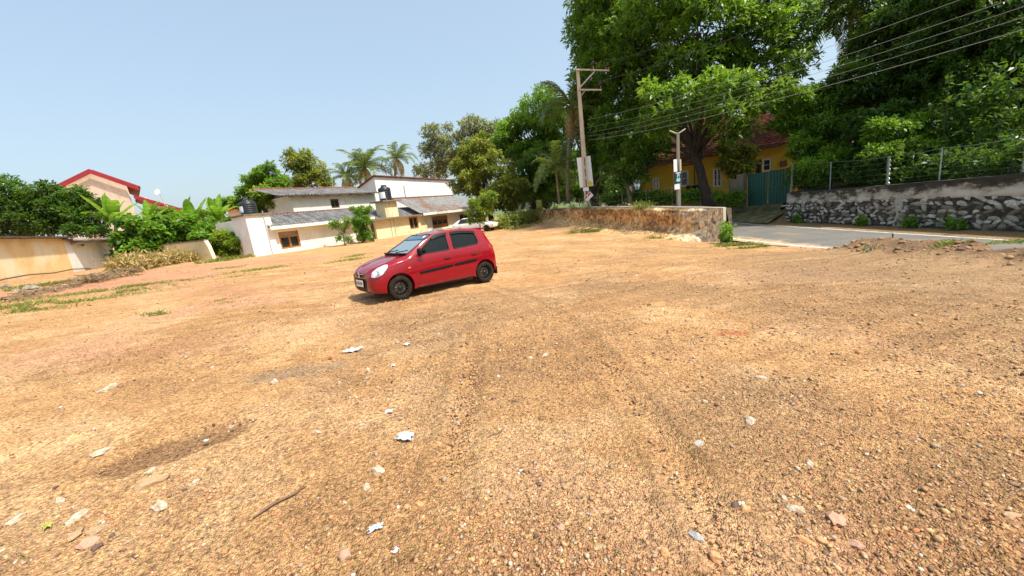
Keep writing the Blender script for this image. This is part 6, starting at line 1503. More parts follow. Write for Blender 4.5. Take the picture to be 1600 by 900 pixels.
        # wheel arch liner edge and mud flap, black bumper corner
        MB().box((-1.66, sgn * .62, .28), (.06, .15, .20)).build('bumper_corner', M['blk'], car, bevel=.02)
        MB().box((AX_R + .34, sgn * .66, .20), (.02, .12, .16)).build('mud_flap', M['blk'], car, bevel=.004)
        patch('sill', [(x, sgn * .45, z) for x, z in ((.70, .17), (-.93, .17), (-.93, .235), (.70, .225))], (0, sgn * .5, 0), M['blk'], .004, .03)
    # windscreen + rear screen
    patch('windscreen', [(0.0, y, z) for y, z in grow(ws_, .04)], (1.1, 0, 0), M['wscreen'], -.006, .014, )
    patch('rear_screen', [(-1.8, y, z) for y, z in grow(hw_, .04)], (.5, 0, 0), M['cglass'], -.008, .016)
    # sun strip along the top of the windscreen, sticker
    def scr(y, z, o_=.004):
        xs = np.linspace(-.05, .98, 300); zz_ = np.array([top_z(x, y) for x in xs]); x = float(np.interp(-z, -zz_, xs)); return Vector((x + o_, y, z + o_ * 1.8))
    V = []; n = 14
    for i in range(n + 1):
        y = -.50 + 1.0 * i / n; V += [scr(y, 1.37), scr(y * 1.03, 1.285)]
    MB().add(V, [(2 * i, 2 * i + 2, 2 * i + 3, 2 * i + 1) for i in range(n)]).build('sun_strip', simple('blue_sun_strip', (.04, .10, .16), .15), car)
    MB().add([scr(.36, 1.35, .008), scr(.45, 1.35, .008), scr(.455, 1.315, .008), scr(.365, 1.315, .008)], [(0, 1, 2, 3)]).build('sticker', M['paper'], car)
    edge = [scr(y, z, .001) for y, z in ws_]; MB().tube(edge + [edge[0]], .013, 5).build('windscreen_seal', M['seal'], car, True)
    for y0 in (-.38, .10):
        a_, b_ = scr(y0, 1.0, .02), scr(y0 + .44, 1.045, .02); MB().bar(a_, b_, .02, .02).build('wiper', M['blk'], car)
    MB().tube([scr(-.60, .985, .012), scr(-.3, .982, .014), scr(0, .981, .014), scr(.3, .982, .014), scr(.60, .985, .012)], .022, 6).build('cowl', M['blk'], car, True)
    # bonnet shut line
    for sgn in (1, -1):
        MB().tube([(x, sgn * y, top_z(x, y) + .001) for x, y in ((.90, .60), (1.1, .585), (1.3, .55), (1.45, .49), (1.56, .40), (1.62, .30))], .004, 4).build('bonnet_gap', M['seal'], car)
        MB().tube([(x, sgn * y, top_z(x, y) - .001) for x, y in ((.12, .50), (-.3, .505), (-.8, .50), (-1.3, .485))], .007, 4).build('roof_channel', M['seal'], car)
    # front: slot grille, chrome bar, emblem, lower intake, plate
    F3 = lambda p: [(1.2, y, z) for y, z in p]
    patch('upper_grille', F3(roundpoly([(-.27, .64), (-.20, .585), (.20, .585), (.27, .64), (.30, .665), (-.30, .665)], .02, 3)), (1, 0, 0), M['blk'], .004, .05)
    MB().tube([(1.70 - .12 * abs(y) ** 1.6 * 2.2 + .014, y, .650 + .0 * y) for y in np.linspace(-.27, .27, 15)], .009, 5).build('chrome_bar', M['chrome'], car, True)
    patch('lower_intake', F3(roundpoly([(-.36, .555), (.36, .555), (.40, .50), (.34, .30), (.26, .265), (-.26, .265), (-.34, .30), (-.40, .50)], .03, 3)), (1, 0, 0), M['blk'], .004, .05)
    em = ent('emblem', None, car); em.location = (1.728, 0, .625)
    m = MB()   # slanted S-shaped badge
    m.prism([(0, -.055, .035), (0, -.01, .07), (0, .055, .02), (0, .03, .005), (0, -.005, .03), (0, -.03, .015)], (.008, 0, 0)); m.prism([(0, .055, -.03), (0, .01, -.065), (0, -.055, -.015), (0, -.03, 0), (0, .005, -.025), (0, .03, -.01)], (.008, 0, 0)); m.prism([(0, -.03, .015), (0, -.01, .025), (0, .03, -.01), (0, .01, -.02)], (.008, 0, 0))
    m.build('badge', M['chrome'], em)
    pl_ = ent('number_plate', None, car); pl_.location = (1.742, 0, .445)
    MB().box((0, 0, 0), (.012, .44, .145)).build('plate', M['platew'], pl_, bevel=.003)
    MB().box((-.008, 0, 0), (.012, .47, .17)).build('plate_frame', M['blk'], pl_, bevel=.004)
    def text(s, size, loc, rot, mat, parent, name):
        cu = bpy.data.curves.new(name, 'FONT'); cu.body = s; cu.size = size; cu.align_x = 'CENTER'; cu.align_y = 'CENTER'; cu.extrude = .001; cu.offset = .0015
        o = bpy.data.objects.new(name, cu); COL.objects.link(o); bpy.context.view_layer.update(); me_ = bpy.data.meshes.new_from_object(o.evaluated_get(bpy.context.evaluated_depsgraph_get())); bpy.data.objects.remove(o)
        me_.materials.clear(); me_.materials.append(mat); q = ent(name, me_, parent); q.location = loc; q.rotation_euler = rot; return q
    text('CAE-7161', .095, (.0085, 0, 0), (R(90), 0, R(90)), M['blackp'], pl_, 'plate_lettering')
    # spoiler
    V = []
    for y in np.linspace(-.53, .53, 13):
        e = 1 - (abs(y) / .56) ** 4 * .3; V += [(-1.30, y, 1.425 * 1 + .012 * e), (-1.50 * 1.0 - .02 * e, y, 1.425 + .008 * e), (-1.52 - .02 * e, y, 1.40), (-1.36, y, 1.385)]
    m = MB(); n = 13; m.add(V, [(4 * i + k, 4 * i + 4 + k, 4 * i + 4 + (k + 1) % 4, 4 * i + (k + 1) % 4) for i in range(n - 1) for k in range(4)] + [(0, 1, 2, 3), (4 * n - 4, 4 * n - 1, 4 * n - 2, 4 * n - 3)]); m.build('spoiler', M['red'], car, True)
    MB().tube([(-.1, -.40, 1.43), (-.2, -.42, 1.50)], .006).build('aerial', M['blk'], car)
    # interior
    for y in (-.33, .33):
        s_ = ent('front_seat', None, car)
        MB().box((-.05, y, .52), (.48, .46, .18)).build('seat_cushion', M['seat'], s_, bevel=.05); MB().box((-.32, y, .84), (.14, .44, .58), Matrix.Rotation(R(-14), 3, 'Y')).build('seat_back', M['seat'], s_, bevel=.05)
        MB().box((-.40, y, 1.19), (.08, .24, .16)).build('headrest', M['seat'], s_, bevel=.03)
    MB().box((-1.0, 0, .75), (.16, 1.1, .62), Matrix.Rotation(R(-12), 3, 'Y')).build('rear_seat', M['seat'], car, bevel=.04)
    MB().box((.56, 0, .84), (.34, 1.20, .22)).build('dashboard', M['dash'], car, bevel=.05)
    MB().box((-.35, 0, .36), (2.2, 1.25, .03)).build('floor_pan', M['seat'], car)
    tv = []; n = 20
    ring = [Vector((.33 + .07 * math.sin(2 * math.pi * i / n) * 1.0, -.33 + .17 * math.cos(2 * math.pi * i / n), .94 + .16 * math.sin(2 * math.pi * i / n))) for i in range(n + 1)]
    sw_o = MB().tube(ring, .013, 6, False); sw_o.bar((.33, -.48, .94), (.33, -.18, .94), .02, .03); sw_o.build('steering_wheel', M['blk'], car, True)
    MB().box((-.0, 0, .245), (2.7, 1.0, .1)).build('underbody', M['blk'], car)
    # wheels
    tp = [(.165, -.07), (.20, -.078), (.245, -.082), (.268, -.07), (.2745, -.045), (.275, 0), (.2745, .045), (.268, .07), (.245, .082), (.20, .078), (.165, .07), (.165, -.07)]
    tyre = MB().lathe(tp, 44); tme = mesh('tyre', tyre.v, tyre.f, M['tyre'], True)
    rimb = MB().lathe([(.18, -.06), (.176, .04), (.188, .066), (.196, .072), (.198, .066), (.185, .05), (.18, -.06)], 40)
    for i in range(12):
        a = 2 * math.pi * i / 12; c_, s_ = math.cos(a), math.sin(a); w0_, w1_ = .011, .008; m = MB(); tz = .012
        for r0_, r1_ in ((.03, .182),):
            px_, py_ = -s_, c_; V = [(r0_ * c_ - w0_ * px_, r0_ * s_ - w0_ * py_, .040), (r0_ * c_ + w0_ * px_, r0_ * s_ + w0_ * py_, .040), (r1_ * c_ + w1_ * px_, r1_ * s_ + w1_ * py_, .058), (r1_ * c_ - w1_ * px_, r1_ * s_ - w1_ * py_, .058)]
            rimb.add(V + [(x, y, z - .02) for x, y, z in V], [(0, 1, 2, 3), (7, 6, 5, 4), (0, 4, 5, 1), (1, 5, 6, 2), (2, 6, 7, 3), (3, 7, 4, 0)])
    rimb.lathe([(0, .052), (.03, .05), (.042, .04), (.042, .01)], 20); rme = mesh('rim', rimb.v, rimb.f, M['alloy'])
    dsc = MB().lathe([(0, -.01), (.12, -.01), (.125, .0), (0, .005)], 30); dme = mesh('brake_disc', dsc.v, dsc.f, M['steel'])
    bk_m = MB().lathe([(0, -.05), (.178, -.05), (.178, -.045), (0, -.045)], 30); bme = mesh('wheel_back', bk_m.v, bk_m.f, M['seal'])
    for ax in (AX_F, AX_R):
        for s in (-1, 1):
            wv = ent('wheel', None, car); wv.location = (ax, s * .64, RT); wv.rotation_euler = (-s * R(90), 0, 0) 
            ent('tyre', tme, wv); r2 = ent('rim', rme, wv); r2.rotation_euler = (0, 0, random.uniform(0, 1)); ent('brake_disc', dme, wv); ent('wheel_back', bme, wv)
    return car
M['redlens'] = simple('red_lamp_lens', (.35, .01, .01), .2, 0, .1, 5, coat=1)
car = build_car()
# pose from the two tyre contact points on the near side
fx, fy = ray(627, 468)[0], None
cF, cR = Vector((-2.525, 8.56, 0)), Vector((-.688, 10.05, 0)); dcar = (cF - cR).normalized(); ncar = Vector((-dcar.y, dcar.x, 0))
ctr = (cF + cR) / 2 - dcar * (-.10) * 1.0; left = ncar            # left side of the car faces the camera
ctr = (cF + cR) / 2 + dcar * .10 - left * .64
zf_, zr2 = Gs(cF.x, cF.y), Gs(cR.x, cR.y); print('car ground', zf_, zr2, math.degrees(math.atan2(dcar.y, dcar.x)), left)
car.location = (ctr.x, ctr.y, (zf_ + zr2) / 2 + .0); car.rotation_euler = (0, -math.atan2(zf_ - zr2, 2.36), math.atan2(dcar.y, dcar.x))
# ---- white car far behind, mostly hidden: saloon with rounded bonnet
def white_car():
    M['wcar'] = simple('white_car_paint', (.78, .78, .76), .3, 0, .05, 4, coat=.6)
    t = thing('parked_car', (0, 0, 0), 'white car half hidden behind the red hatchback under the olive tree', 'car')
    secs = [(2.1, .35, .55, .60), (2.0, .28, .72, .72), (1.6, .25, .80, .82), (1.0, .25, .84, .93), (.9, .25, .84, .98), (.2, .25, .84, 1.38), (-.2, .25, .84, 1.45), (-1.2, .25, .84, 1.43), (-1.7, .28, .82, 1.2), (-2.1, .3, .78, .95), (-2.2, .4, .6, .8)]
    V = []; F = []
    for x, zb, w_, zt in secs:
        sh = min(zt, .88 if x < 1 else zt - .06); rf_w = w_ * (.74 if zt > 1 else .9)
        h = [(0, zb), (w_ * .9, zb), (w_, zb + .15), (w_, sh - .08), (w_ * .96, sh), (rf_w, zt - .03 if zt > sh else zt), (rf_w * .8, zt), (0, zt + .02)]
        V += [(x, a, z) for a, z in h] + [(x, -a, z) for a, z in h[1:-1][::-1]]
    m_ = 14
    for i in range(len(secs) - 1):
        for k in range(m_): F.append((i * m_ + k, (i + 1) * m_ + k, (i + 1) * m_ + (k + 1) % m_, i * m_ + (k + 1) % m_))
    F.append(tuple(range(m_))); F.append(tuple(range((len(secs) - 1) * m_, len(secs) * m_)))
    b = ent('body', mesh('body', V, F, M['wcar'], True), t); md = b.modifiers.new('s', 'SUBSURF'); md.levels = md.render_levels = 2
    for s in (1, -1):
        MB().add([(.75, s * .80, .95), (-1.5, s * .79, .95), (-1.2, s * .69, 1.36), (.15, s * .69, 1.34)], [(0, 1, 2, 3)]).build('side_window', M['glass'], t)
        for ax in (1.35, -1.35):
            w_ = MB().lathe([(0, .1), (.2, .1), (.3, .08), (.31, 0), (.3, -.08), (0, -.08)], 24, Matrix.Translation((ax, s * .76, .31)) @ Matrix.Rotation(R(90), 4, 'X')).build('wheel', M['tyre'], t)
        MB().box((1.95, s * .6, .62), (.12, .3, .13), Matrix.Rotation(s * R(-20), 3, 'Z')).build('headlight', M['lens'], t, bevel=.03)
    MB().add([(.93, .72, 1.0), (.93, -.72, 1.0), (.28, -.60, 1.38), (.28, .60, 1.38)], [(0, 1, 2, 3)]).build('windscreen', M['glass'], t)
    return t
wc = white_car(); p = at(744, 357, 37.5); wc.location = (p.x, p.y, Gs(p.x, p.y)); wc.rotation_euler = (0, 0, R(-18))
# ================================================================ GRASS, PEBBLES, LITTER ON THE LOT
def fz(p):      # ground incl. fine relief
    x, y = np.array([p[0]]), np.array([p[1]]); r = np.hypot(x, y); return float((G(x, y) + fine(x, y, r)[0])[0])
def grass(areas, label=None, seed=1):
    """areas: (u, v, half-width m, half-depth m, count, height)"""
    rs = np.random.RandomState(seed); Cs = []; Hs = []
    for (u, v, rx, ry, n, h, a) in areas:
        c = hit(u, v); q = rs.normal(size=(n, 2)) * [rx * .55, ry * .55]; ca_, sa_ = math.cos(R(a)), math.sin(R(a))
        x = c.x + q[:, 0] * ca_ - q[:, 1] * sa_; y = c.y + q[:, 0] * sa_ + q[:, 1] * ca_
        keep = vn(x * 2.3, y * 2.3, 15) > .35; x, y = x[keep], y[keep]
        Cs.append(np.stack([x, y, G(x, y) + fine(x, y, np.hypot(x, y))[0] - .01], 1)); Hs.append(np.full(len(x), h) * (.5 + rs.rand(len(x))))
    C = np.vstack(Cs); H = np.concatenate(Hs)[:, None]; n = len(C); a = rs.rand(n) * 6.28; d = np.stack([np.cos(a), np.sin(a), np.zeros(n)], 1); w_ = H * .11
    ln = rs.normal(size=(n, 3)) * .5; ln[:, 2] = 1; V = np.stack([C - d * w_, C + d * w_, C + ln * H * .55 + d * w_ * .6, C + ln * H * np.array([1.3, 1.3, .9])], 1).reshape(-1, 3)
    me = fastmesh('grass', V, np.arange(n * 4).reshape(n, 4), L_['grass'], tint=np.clip(rs.normal(.5, .25, n), 0, 1)); return tag(ent('grass', me), label, kind='stuff')
ga_ = [(60, 480, 2.0, .35, 1300, .10, 40), (130, 466, 2.2, .4, 1400, .10, 48), (185, 452, 2.2, .4, 1000, .10, 50), (235, 445, 1.5, .3, 400, .08, 50), (20, 490, 1.2, .3, 500, .09, 30), (90, 445, 2, .5, 900, .16, 55),
       (350, 420, 1.3, .3, 260, .10, 60), (395, 423, 1.4, .3, 340, .10, 60), (425, 420, 1.0, .3, 200, .10, 60), (370, 432, .8, .25, 120, .08, 60), (545, 407, 1.1, .5, 420, .11, 60), (555, 400, .8, .4, 240, .12, 60), (245, 490, .35, .15, 110, .10, 0), (343, 470, .4, .2, 60, .07, 0), (350, 474, .5, .15, 70, .06, 0),
       (905, 364, .9, .35, 380, .22, 0), (925, 363, .7, .3, 240, .22, 0), (1020, 373, .5, .25, 150, .16, 0), (1150, 384, .9, .2, 420, .16, 0), (1175, 388, .9, .12, 260, .12, 0), (1050, 375, .4, .2, 70, .12, 0),
       (1480, 383, .5, .15, 110, .12, 0), (1560, 384, .9, .2, 300, .12, 0), (1590, 382, .8, .3, 260, .15, 0), (1350, 392, .3, .12, 80, .12, 0)]
for u in range(415, 640, 14): ga_.append((u, 399 - (u - 398) * .142 - 1, 1.1, .3, 150, .30, 60))
for u in range(330, 400, 14): ga_.append((u, 410 - (u - 330) * .14, 1.0, .3, 120, .25, 60))
for u in (790, 810, 770): ga_.append((u, 357, 1.5, .6, 300, .30, 0))
grass(ga_, None, 3)
# tufts on the concrete edge
rs = np.random.RandomState(9); Cs = []
for j0, n_ in ((int(.19 * NS), 160), (int(.72 * NS), 60), (int(.45 * NS), 60), (int(.93 * NS), 140), (int(.55 * NS), 50)):
    j = np.clip((j0 + rs.normal(size=n_) * NS * .012).astype(int), 0, NS - 1); p = pa[j].copy(); p[:, :2] += nb_[j] * (rs.rand(n_)[:, None] * .35 - .05); p[:, 2] -= .02; Cs.append(p)
C = np.vstack(Cs); n = len(C); D = np.tile([0, 0, 1.], (n, 1)); V, F, tn = leaves_mesh(C, D, 4, .22, rs, .9, .13, .1, .6, np.full(n, .6))
tag(ent('weeds', fastmesh('weeds', V, F, L_['grass'], tint=tn)), kind='stuff')
# moss strip and leaf litter at the foot of the stone wall
# ---- pebbles: gravel nobody could count
rs = np.random.RandomState(4)
ico_v, ico_f = None, None
bm = bmesh.new(); bmesh.ops.create_icosphere(bm, subdivisions=1, radius=1); bm.verts.ensure_lookup_table()
iv = np.array([v.co[:] for v in bm.verts]); if_ = np.array([[v.index for v in f.verts] for f in bm.faces]); bm.free()
bm = bmesh.new(); bmesh.ops.create_cube(bm, size=1.6); cv = np.array([v.co[:] for v in bm.verts]); cf = []
for f in bm.faces:
    q = [v.index for v in f.verts]; cf += [[q[0], q[1], q[2]], [q[0], q[2], q[3]]]
cf = np.array(cf); bm.free()
pm = NT('pebble'); at2 = pm.n('ShaderNodeAttribute', attribute_name='tint'); v_ = pm.coord('Object')
c = pm.ramp(at2.outputs['Fac'], [(0, (.12, .075, .05)), (.1, (.30, .17, .09)), (.35, (.36, .22, .11)), (.5, (.52, .33, .15)), (.68, (.50, .20, .08)), (.8, (.34, .27, .21)), (.95, (.50, .38, .24)), (1.0, (.56, .50, .42))])
pm.base(pm.mix(c, pm.ramp(pm.noise(v_, 60, 4), [(.3, .65), (.7, 1.25)]), 1.0, 'MULTIPLY')); pm.b.inputs['Roughness'].default_value = .9
def scatter(n, rmin, rmax, smin, smax, base_v, base_f, seed, power=2.2, name='gravel', clustered=True, tc=.47, ts=.24):
    rs = np.random.RandomState(seed); N = n * 3; t = rs.rand(N); r = rmin * (rmax / rmin) ** t; a = (rs.rand(N) * 124 - 62) * math.pi / 180
    x, y = r * np.sin(a), r * np.cos(a); ok = (x < xn(y) - .5)
    if clustered:
        d = vn(x * .35 + 9, y * .35 + 2, 12) * .6 + vn(x * 1.3, y * 1.3, 4) * .4 + .25 * vn(x * 4, y * 4, 6)
        ok &= rs.rand(N) < sstep(.35, .85, d) * .9 + .12
    x, y, r = x[ok][:n], y[ok][:n], r[ok][:n]; n = len(x); s = smin + (smax - smin) * rs.rand(n) ** power; s = s * (.8 + .05 * r)
    z = G(x, y) + fine(x, y, r)[0]; k = len(base_v); sc = s[:, None] * (.6 + .8 * rs.rand(n, 3)); sc[:, 2] *= .7
    an = rs.rand(n) * 6.28; c_, s_ = np.cos(an), np.sin(an); v = base_v[None] * sc[:, None] * (1 + .28 * rs.normal(size=(n, k, 1)) * .6)
    ti = rs.normal(size=n) * .35; ct, st_ = np.cos(ti)[:, None], np.sin(ti)[:, None]
    v = np.stack([v[..., 0] * ct - v[..., 2] * st_, v[..., 1], v[..., 0] * st_ + v[..., 2] * ct], -1)
    v = np.stack([v[..., 0] * c_[:, None] - v[..., 1] * s_[:, None], v[..., 0] * s_[:, None] + v[..., 1] * c_[:, None], v[..., 2]], -1)
    v += np.stack([x, y, z + s * .25], 1)[:, None]; F = (base_f[None] + (np.arange(n) * k)[:, None, None]).reshape(-1, 3)
    tint = np.repeat(np.clip(rs.normal(tc, ts, n), 0, 1), len(base_f))
    return tag(ent(name, fastmesh(name, v.reshape(-1, 3), F, pm.m, tint=tint)), kind='stuff')
scatter(30000, 1.0, 9, .003, .010, cv, cf, 41, 2.0)
scatter(6500, 1.1, 7, .006, .018, iv, if_, 42, 3.0)
print('rub', hit(50, 452), hit(10, 450)); scatter(2600, 4, 20, .006, .024, iv, if_, 43, 3.0)
scatter(4200, 3.0, 24, .004, .015, cv, cf, 44, 2.5, 'soil_crumbs', True, .10, .07)
rsb = np.random.RandomState(8); nb2 = 420; xb_ = rsb.normal(11.3, .55, nb2); yb_ = rsb.uniform(4, 13.2, nb2); okb = xb_ < xn(yb_) - .1; xb_, yb_ = xb_[okb], yb_[okb]; nb2 = len(xb_)
sb_ = .02 + .06 * rsb.rand(nb2) ** 3; zb2 = G(xb_, yb_); vb_ = iv[None] * (sb_[:, None, None] * (.7 + .6 * rsb.rand(nb2, len(iv), 1))) * np.array([1.2, 1, .7]); vb_ += np.stack([xb_, yb_, zb2 + sb_ * .3], 1)[:, None]
tag(ent('soil_clods', fastmesh('soil_clods', vb_.reshape(-1, 3), (if_[None] + (np.arange(nb2) * len(iv))[:, None, None]).reshape(-1, 3), pm.m, tint=np.repeat(np.clip(rsb.normal(.16, .1, nb2), 0, 1), len(if_)))), kind='stuff')
# ---- individual stones and rubbish that can be picked out
ck = NT('white_stone'); cv_ = ck.coord('Object'); ck.base(ck.mix(ck.ramp(ck.noise(cv_, 6, 5), [(.3, (.40, .34, .25)), (.7, (.66, .62, .52))]), (.38, .24, .12), ck.ramp(ck.noise(cv_, 3.2, 7, .7), [(.42, 0), (.56, .92)]))); ck.b.inputs['Roughness'].default_value = .9; ck.bump(ck.noise(cv_, 9, 5), .5, .02); M['chalk'] = ck.m; M['slab'] = simple('tan_slab_stone', (.40, .27, .15), .9, 0, .25, 14, .5)
M['greyst'] = simple('grey_stone', (.34, .33, .30), .9, 0, .35, 18, .4); M['orst'] = simple('orange_stone', (.60, .30, .13), .9, 0, .25, 18, .4)
M['pinkst'] = simple('pinkish_stone', (.46, .27, .18), .9, 0, .2, 18, .4); M['dkst'] = simple('dark_brown_stone', (.13, .08, .06), .9, 0, .3, 18, .4)
M['plastic'] = simple('white_plastic', (.50, .50, .48), .4, 0, .05, 5); M['blueplastic'] = simple('pale_blue_plastic', (.42, .47, .53), .35, 0, .2, 9); M['redplastic'] = simple('red_scrap', (.5, .06, .04), .5)
def litter(u, v, wpx, kind, mat, label, cat, ar=.6, th=.4, seed=0, rz=None, name=None):
    p = hit(u, v); d = (Vector((p.x, p.y, p.z)) - Vector((0, 0, EYE))).length; s = wpx * (.82 if wpx < 45 else 1) / FPX * d; rs_ = random.Random(seed + int(u * 7 + v))
    if kind == 'rock':
        me = rock_mesh(name or 'loose_stone', M[mat], int(u + v * 3) + seed, 2, 1.0, .8); o = ent(name or 'loose_stone', me); ar = max(ar, .42); o.scale = (s, s * ar, s * max(th, .34) * 1.2); o.location = (p.x, p.y, fz(p) + s * th * .12); o.rotation_euler = (rs_.uniform(-.25, .25), rs_.uniform(-.25, .25), rs_.uniform(0, 3) if rz is None else rz)
    elif kind == 'rag':
        V = []; F = []; n = 9; sd_ = int(u)
        for i in range(n):
            for j in range(n):
                x, y = (i / (n - 1) - .5), (j / (n - 1) - .5); e = .35 * (vn(np.array([x * 4 + sd_]), np.array([y * 4.]), 3)[0] - .5); z = .28 * vn(np.array([x * 7 + sd_]), np.array([y * 7.]), 5)[0]
                V.append(((x * (1 + e)) * s, (y * (1 - e)) * s * ar, z * s * .7))
        for i in range(n - 1):
            for j in range(n - 1):
                if (i in (0, n - 2) or j in (0, n - 2)) and rs_.random() < .45: continue
                q = i * n + j; F.append((q, q + n, q + n + 1, q + 1))
        o = ent(name or 'plastic_scrap', mesh('plastic_scrap', V, F, M[mat])); o.location = (p.x, p.y, fz(p) + .012); o.rotation_euler = (0, 0, rs_.uniform(0, 3) if rz is None else rz)
    elif kind == 'stick':
        m = MB(); pts_ = [Vector((-.5 * s, 0, .0)), Vector((-.15 * s, .03 * s, .02 * s)), Vector((.2 * s, -.02 * s, .01 * s)), Vector((.5 * s, .03 * s, .02))]; m.tube(pts_, [s * .02, s * .028, s * .02, s * .012], 6)
        o = m.build(name or 'stick', M[mat]); o.location = (p.x, p.y, fz(p) + .012); o.rotation_euler = (0, 0, rs_.uniform(0, 3) if rz is None else rz)
    return tag(o, label, cat)
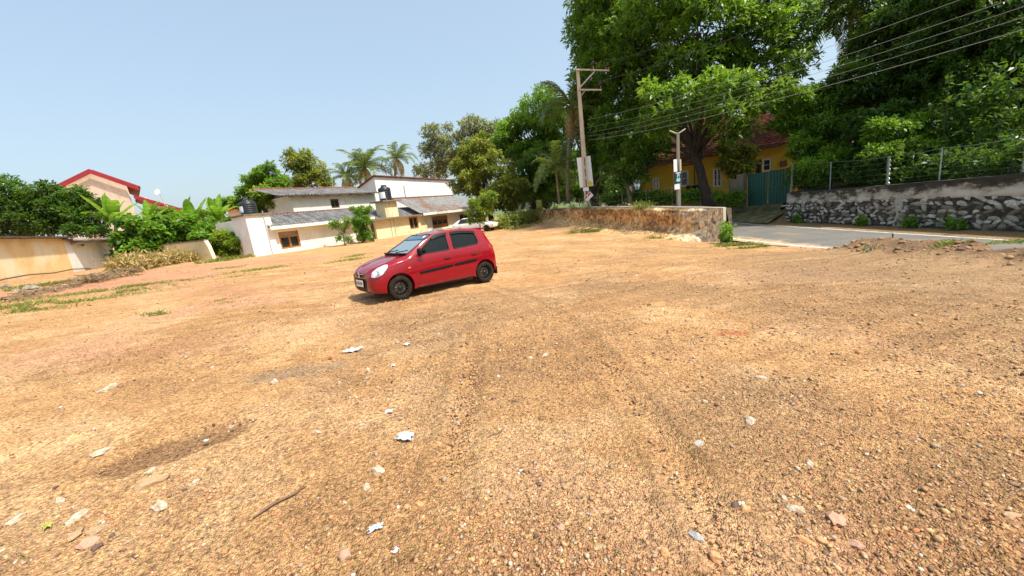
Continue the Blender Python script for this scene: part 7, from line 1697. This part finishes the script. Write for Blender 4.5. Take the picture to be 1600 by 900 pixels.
ST = [(593, 740, 26, 'rock', 'chalk', 'largest white stone in the centre foreground', 'stone', .75, .45), (573, 765, 16, 'rock', 'chalk', 'smaller whitish stone just below the largest white one', 'stone', .7, .6),
 (1171, 657, 24, 'rock', 'chalk', 'flat white stone right of centre, alone on bare sand', 'stone', .7, .25), (1090, 695, 26, 'rock', 'greyst', 'grey stone with a white edge beside a clump of gravel', 'stone', .6, .35),
 (1087, 843, 28, 'rock', 'greyst', 'smooth grey oval stone in the right foreground', 'stone', .55, .3), (1307, 817, 28, 'rock', 'pinkst', 'flat pinkish stone in the right foreground', 'stone', .7, .3), (1335, 853, 28, 'rock', 'pinkst', 'long pinkish stone nearest the lower right', 'stone', .55, .3),
 (1242, 797, 26, 'rock', 'chalk', 'pointed white flake stone left of the flat pinkish stone', 'stone', .45, .25), (1163, 800, 18, 'rock', 'orst', 'orange stone in the row of small stones', 'stone', .9, .7), (1148, 795, 14, 'rock', 'dkst', 'dark brown stone beside the orange one', 'stone', .9, .7),
 (1158, 794, 12, 'rag', 'plastic', 'small crumpled white wrapper between dark and orange stones', 'wrapper', .7, .4), (877, 831, 16, 'rock', 'pinkst', 'square pinkish tile-like chip in the centre foreground', 'stone', .9, .5), (937, 864, 20, 'rock', 'slab', 'cream flat chip near the bottom centre', 'stone', .5, .3),
 (253, 793, 20, 'rock', 'chalk', 'white lump of stone at lower left', 'stone', .7, .6), (238, 757, 42, 'rock', 'slab', 'long tan slab stone beside the damp hollow', 'stone', .4, .25), (236, 740, 20, 'rock', 'chalk', 'small pale flat stone just above the tan slab', 'stone', .5, .3),
 (163, 708, 28, 'rock', 'chalk', 'thin pale sliver of stone left of the damp hollow', 'stone', .28, .2), (154, 827, 30, 'rock', 'slab', 'slanted tan slab at the lower left', 'stone', .5, .35), (120, 808, 26, 'rock', 'chalk', 'narrow white stone above the slanted slab', 'stone', .35, .25),
 (25, 813, 20, 'rock', 'chalk', 'white chip near the lower left edge', 'stone', .45, .3), (140, 850, 20, 'rock', 'pinkst', 'round pinkish-brown stone below the slanted slab', 'stone', .9, .6), (152, 857, 14, 'rock', 'dkst', 'dark stone touching the round pinkish-brown one', 'stone', .7, .6),
 (116, 836, 22, 'rock', 'slab', 'flat tan stone left of the slanted slab', 'stone', .7, .4), (94, 783, 12, 'rock', 'chalk', 'small white cube-like chip at left', 'stone', .8, .7), (305, 757, 15, 'rock', 'chalk', 'small white chip right of the tan slab', 'stone', .5, .4),
 (430, 600, 15, 'rock', 'chalk', 'white stone at the edge of the grey damp patch', 'stone', .7, .6), (576, 580, 13, 'rock', 'chalk', 'white stone below the torn plastic', 'stone', .6, .6), (168, 611, 24, 'rock', 'chalk', 'thin white flake far left', 'stone', .3, .2),
 (362, 670, 10, 'rock', 'chalk', 'tiny white chip at the tip of the damp hollow', 'stone', .7, .6), (496, 680, 18, 'rock', 'chalk', 'elongated white chip in mid ground', 'stone', .4, .3), (566, 670, 12, 'rock', 'chalk', 'white chip left of the white scraps', 'stone', .5, .4),
 (851, 557, 18, 'rock', 'chalk', 'flat cream stone in the middle distance', 'stone', .6, .3), (830, 562, 12, 'rock', 'chalk', 'smaller cream stone beside the flat cream one', 'stone', .6, .3), (1190, 589, 18, 'rock', 'chalk', 'flat white flake right of centre', 'stone', .5, .25), (1101, 625, 12, 'rock', 'chalk', 'small white pebble right of centre', 'stone', .7, .4),
 (715, 663, 10, 'rock', 'chalk', 'single white pebble near the centre', 'stone', .6, .5), (799, 780, 14, 'rock', 'slab', 'tan angular stone in the centre foreground', 'stone', .8, .7), (655, 792, 16, 'rock', 'orst', 'bright orange stone in the centre foreground', 'stone', .8, .6), (637, 796, 12, 'rock', 'orst', 'smaller orange stone left of the bright one', 'stone', .8, .6),
 (538, 872, 22, 'rock', 'pinkst', 'rounded brownish stone near the bottom centre-left', 'stone', .9, .7), (620, 868, 12, 'rag', 'plastic', 'tiny white scrap near the bottom centre-left', 'plastic scrap', .7, .4), (1265, 726, 16, 'rock', 'chalk', 'oval white stone right of the bare patch', 'stone', .6, .4), (1246, 733, 11, 'rock', 'chalk', 'small white pebble beside the oval white stone', 'stone', .6, .4),
 (1462, 697, 10, 'rock', 'chalk', 'small white chip at far right', 'stone', .6, .4), (1316, 781, 18, 'rock', 'slab', 'tan flat flake above the pinkish stones', 'stone', .4, .3), (1256, 849, 22, 'rock', 'orst', 'orange flat stone in the lower right', 'stone', .6, .4), (1282, 850, 20, 'rock', 'orst', 'second orange flat stone, just right of the first', 'stone', .6, .4),
 (1580, 806, 26, 'rock', 'slab', 'long yellowish flake at the right edge', 'stone', .3, .2), (1118, 876, 18, 'rock', 'orst', 'rounded orange stone at the bottom right of centre', 'stone', .9, .7), (1040, 873, 16, 'rock', 'orst', 'rounded tan-orange stone at the bottom centre', 'stone', .9, .7), (1225, 779, 12, 'rock', 'chalk', 'small white chip above the pointed flake', 'stone', .6, .4),
 (551, 548, 30, 'rag', 'plastic', 'torn white plastic in the mid ground below the car', 'plastic scrap', .6, .5), (635, 689, 32, 'rag', 'blueplastic', 'flattened translucent plastic scrap in the middle', 'plastic scrap', .8, .3), (588, 831, 24, 'rag', 'blueplastic', 'crumpled pale blue plastic scrap in the foreground', 'plastic scrap', .5, .5), (608, 647, 15, 'rag', 'plastic', 'small white torn scrap right of the grey patch', 'plastic scrap', .8, .4),
 (636, 540, 13, 'rag', 'plastic', 'tiny white scrap right of the torn plastic', 'plastic scrap', .8, .4), (615, 573, 12, 'rag', 'plastic', 'tiny white scrap below and left of centre', 'plastic scrap', .8, .4), (517, 562, 12, 'rag', 'redplastic', 'small red scrap beside the torn white plastic', 'scrap', .5, .3), (74, 822, 16, 'rag', 'lime_', 'small yellow-green scrap at the lower left', 'scrap', .5, .3),
 (443, 787, 62, 'stick', 'dkwood', 'thin dark stick lying in the left foreground', 'stick', 1, 1), (775, 678, 40, 'stick', 'dkwood', 'short dry twig in the middle of the dirt', 'stick', 1, 1), (491, 843, 18, 'stick', 'dkwood', 'tiny dark twig near the bottom left of centre', 'stick', 1, 1)]
M['rub'] = simple('dusty_concrete', (.24, .20, .15), .9, 0, .5, 4, .4); M['lime_'] = simple('yellow_scrap', (.35, .35, .06), .5)
for a_ in ST:
    rz = {443: R(48), 775: R(28), 491: R(60), 238: R(28), 163: R(35), 154: R(35), 1087: R(-40), 1242: R(-20)}.get(a_[0])
    litter(*a_, rz=rz)
# rubble blocks at far left
for u, v, wpx, lb in ((10, 450, 15, 'grey broken concrete block at the far left edge'), (50, 452, 15, 'flat grey concrete lump right of the edge block'), (25, 456, 10, 'small dark stone between the concrete lumps')):
    litter(u, v, wpx, 'rock', 'rub', lb, 'rubble block', .7, .5)
# roots and clods on the berm
rs_ = random.Random(77); m = MB(); hb = hit(1362, 392)
rt = thing('tree_root', hb, 'pale twisted root stub sticking out of the earth mound', 'root')
for pts_ in ([(0, 0, -.1), (-.08, .03, .06), (-.2, .0, .03), (-.3, -.05, -.05)], [(0, 0, 0), (.06, .03, .14), (.1, .03, .18)], [(-.1, 0, 0), (-.14, .05, .12), (-.12, .05, .18)]): m.tube(pts_, [.03, .025, .018, .01][:len(pts_)], 6)
m.build('root', barkm['palebark'], rt)
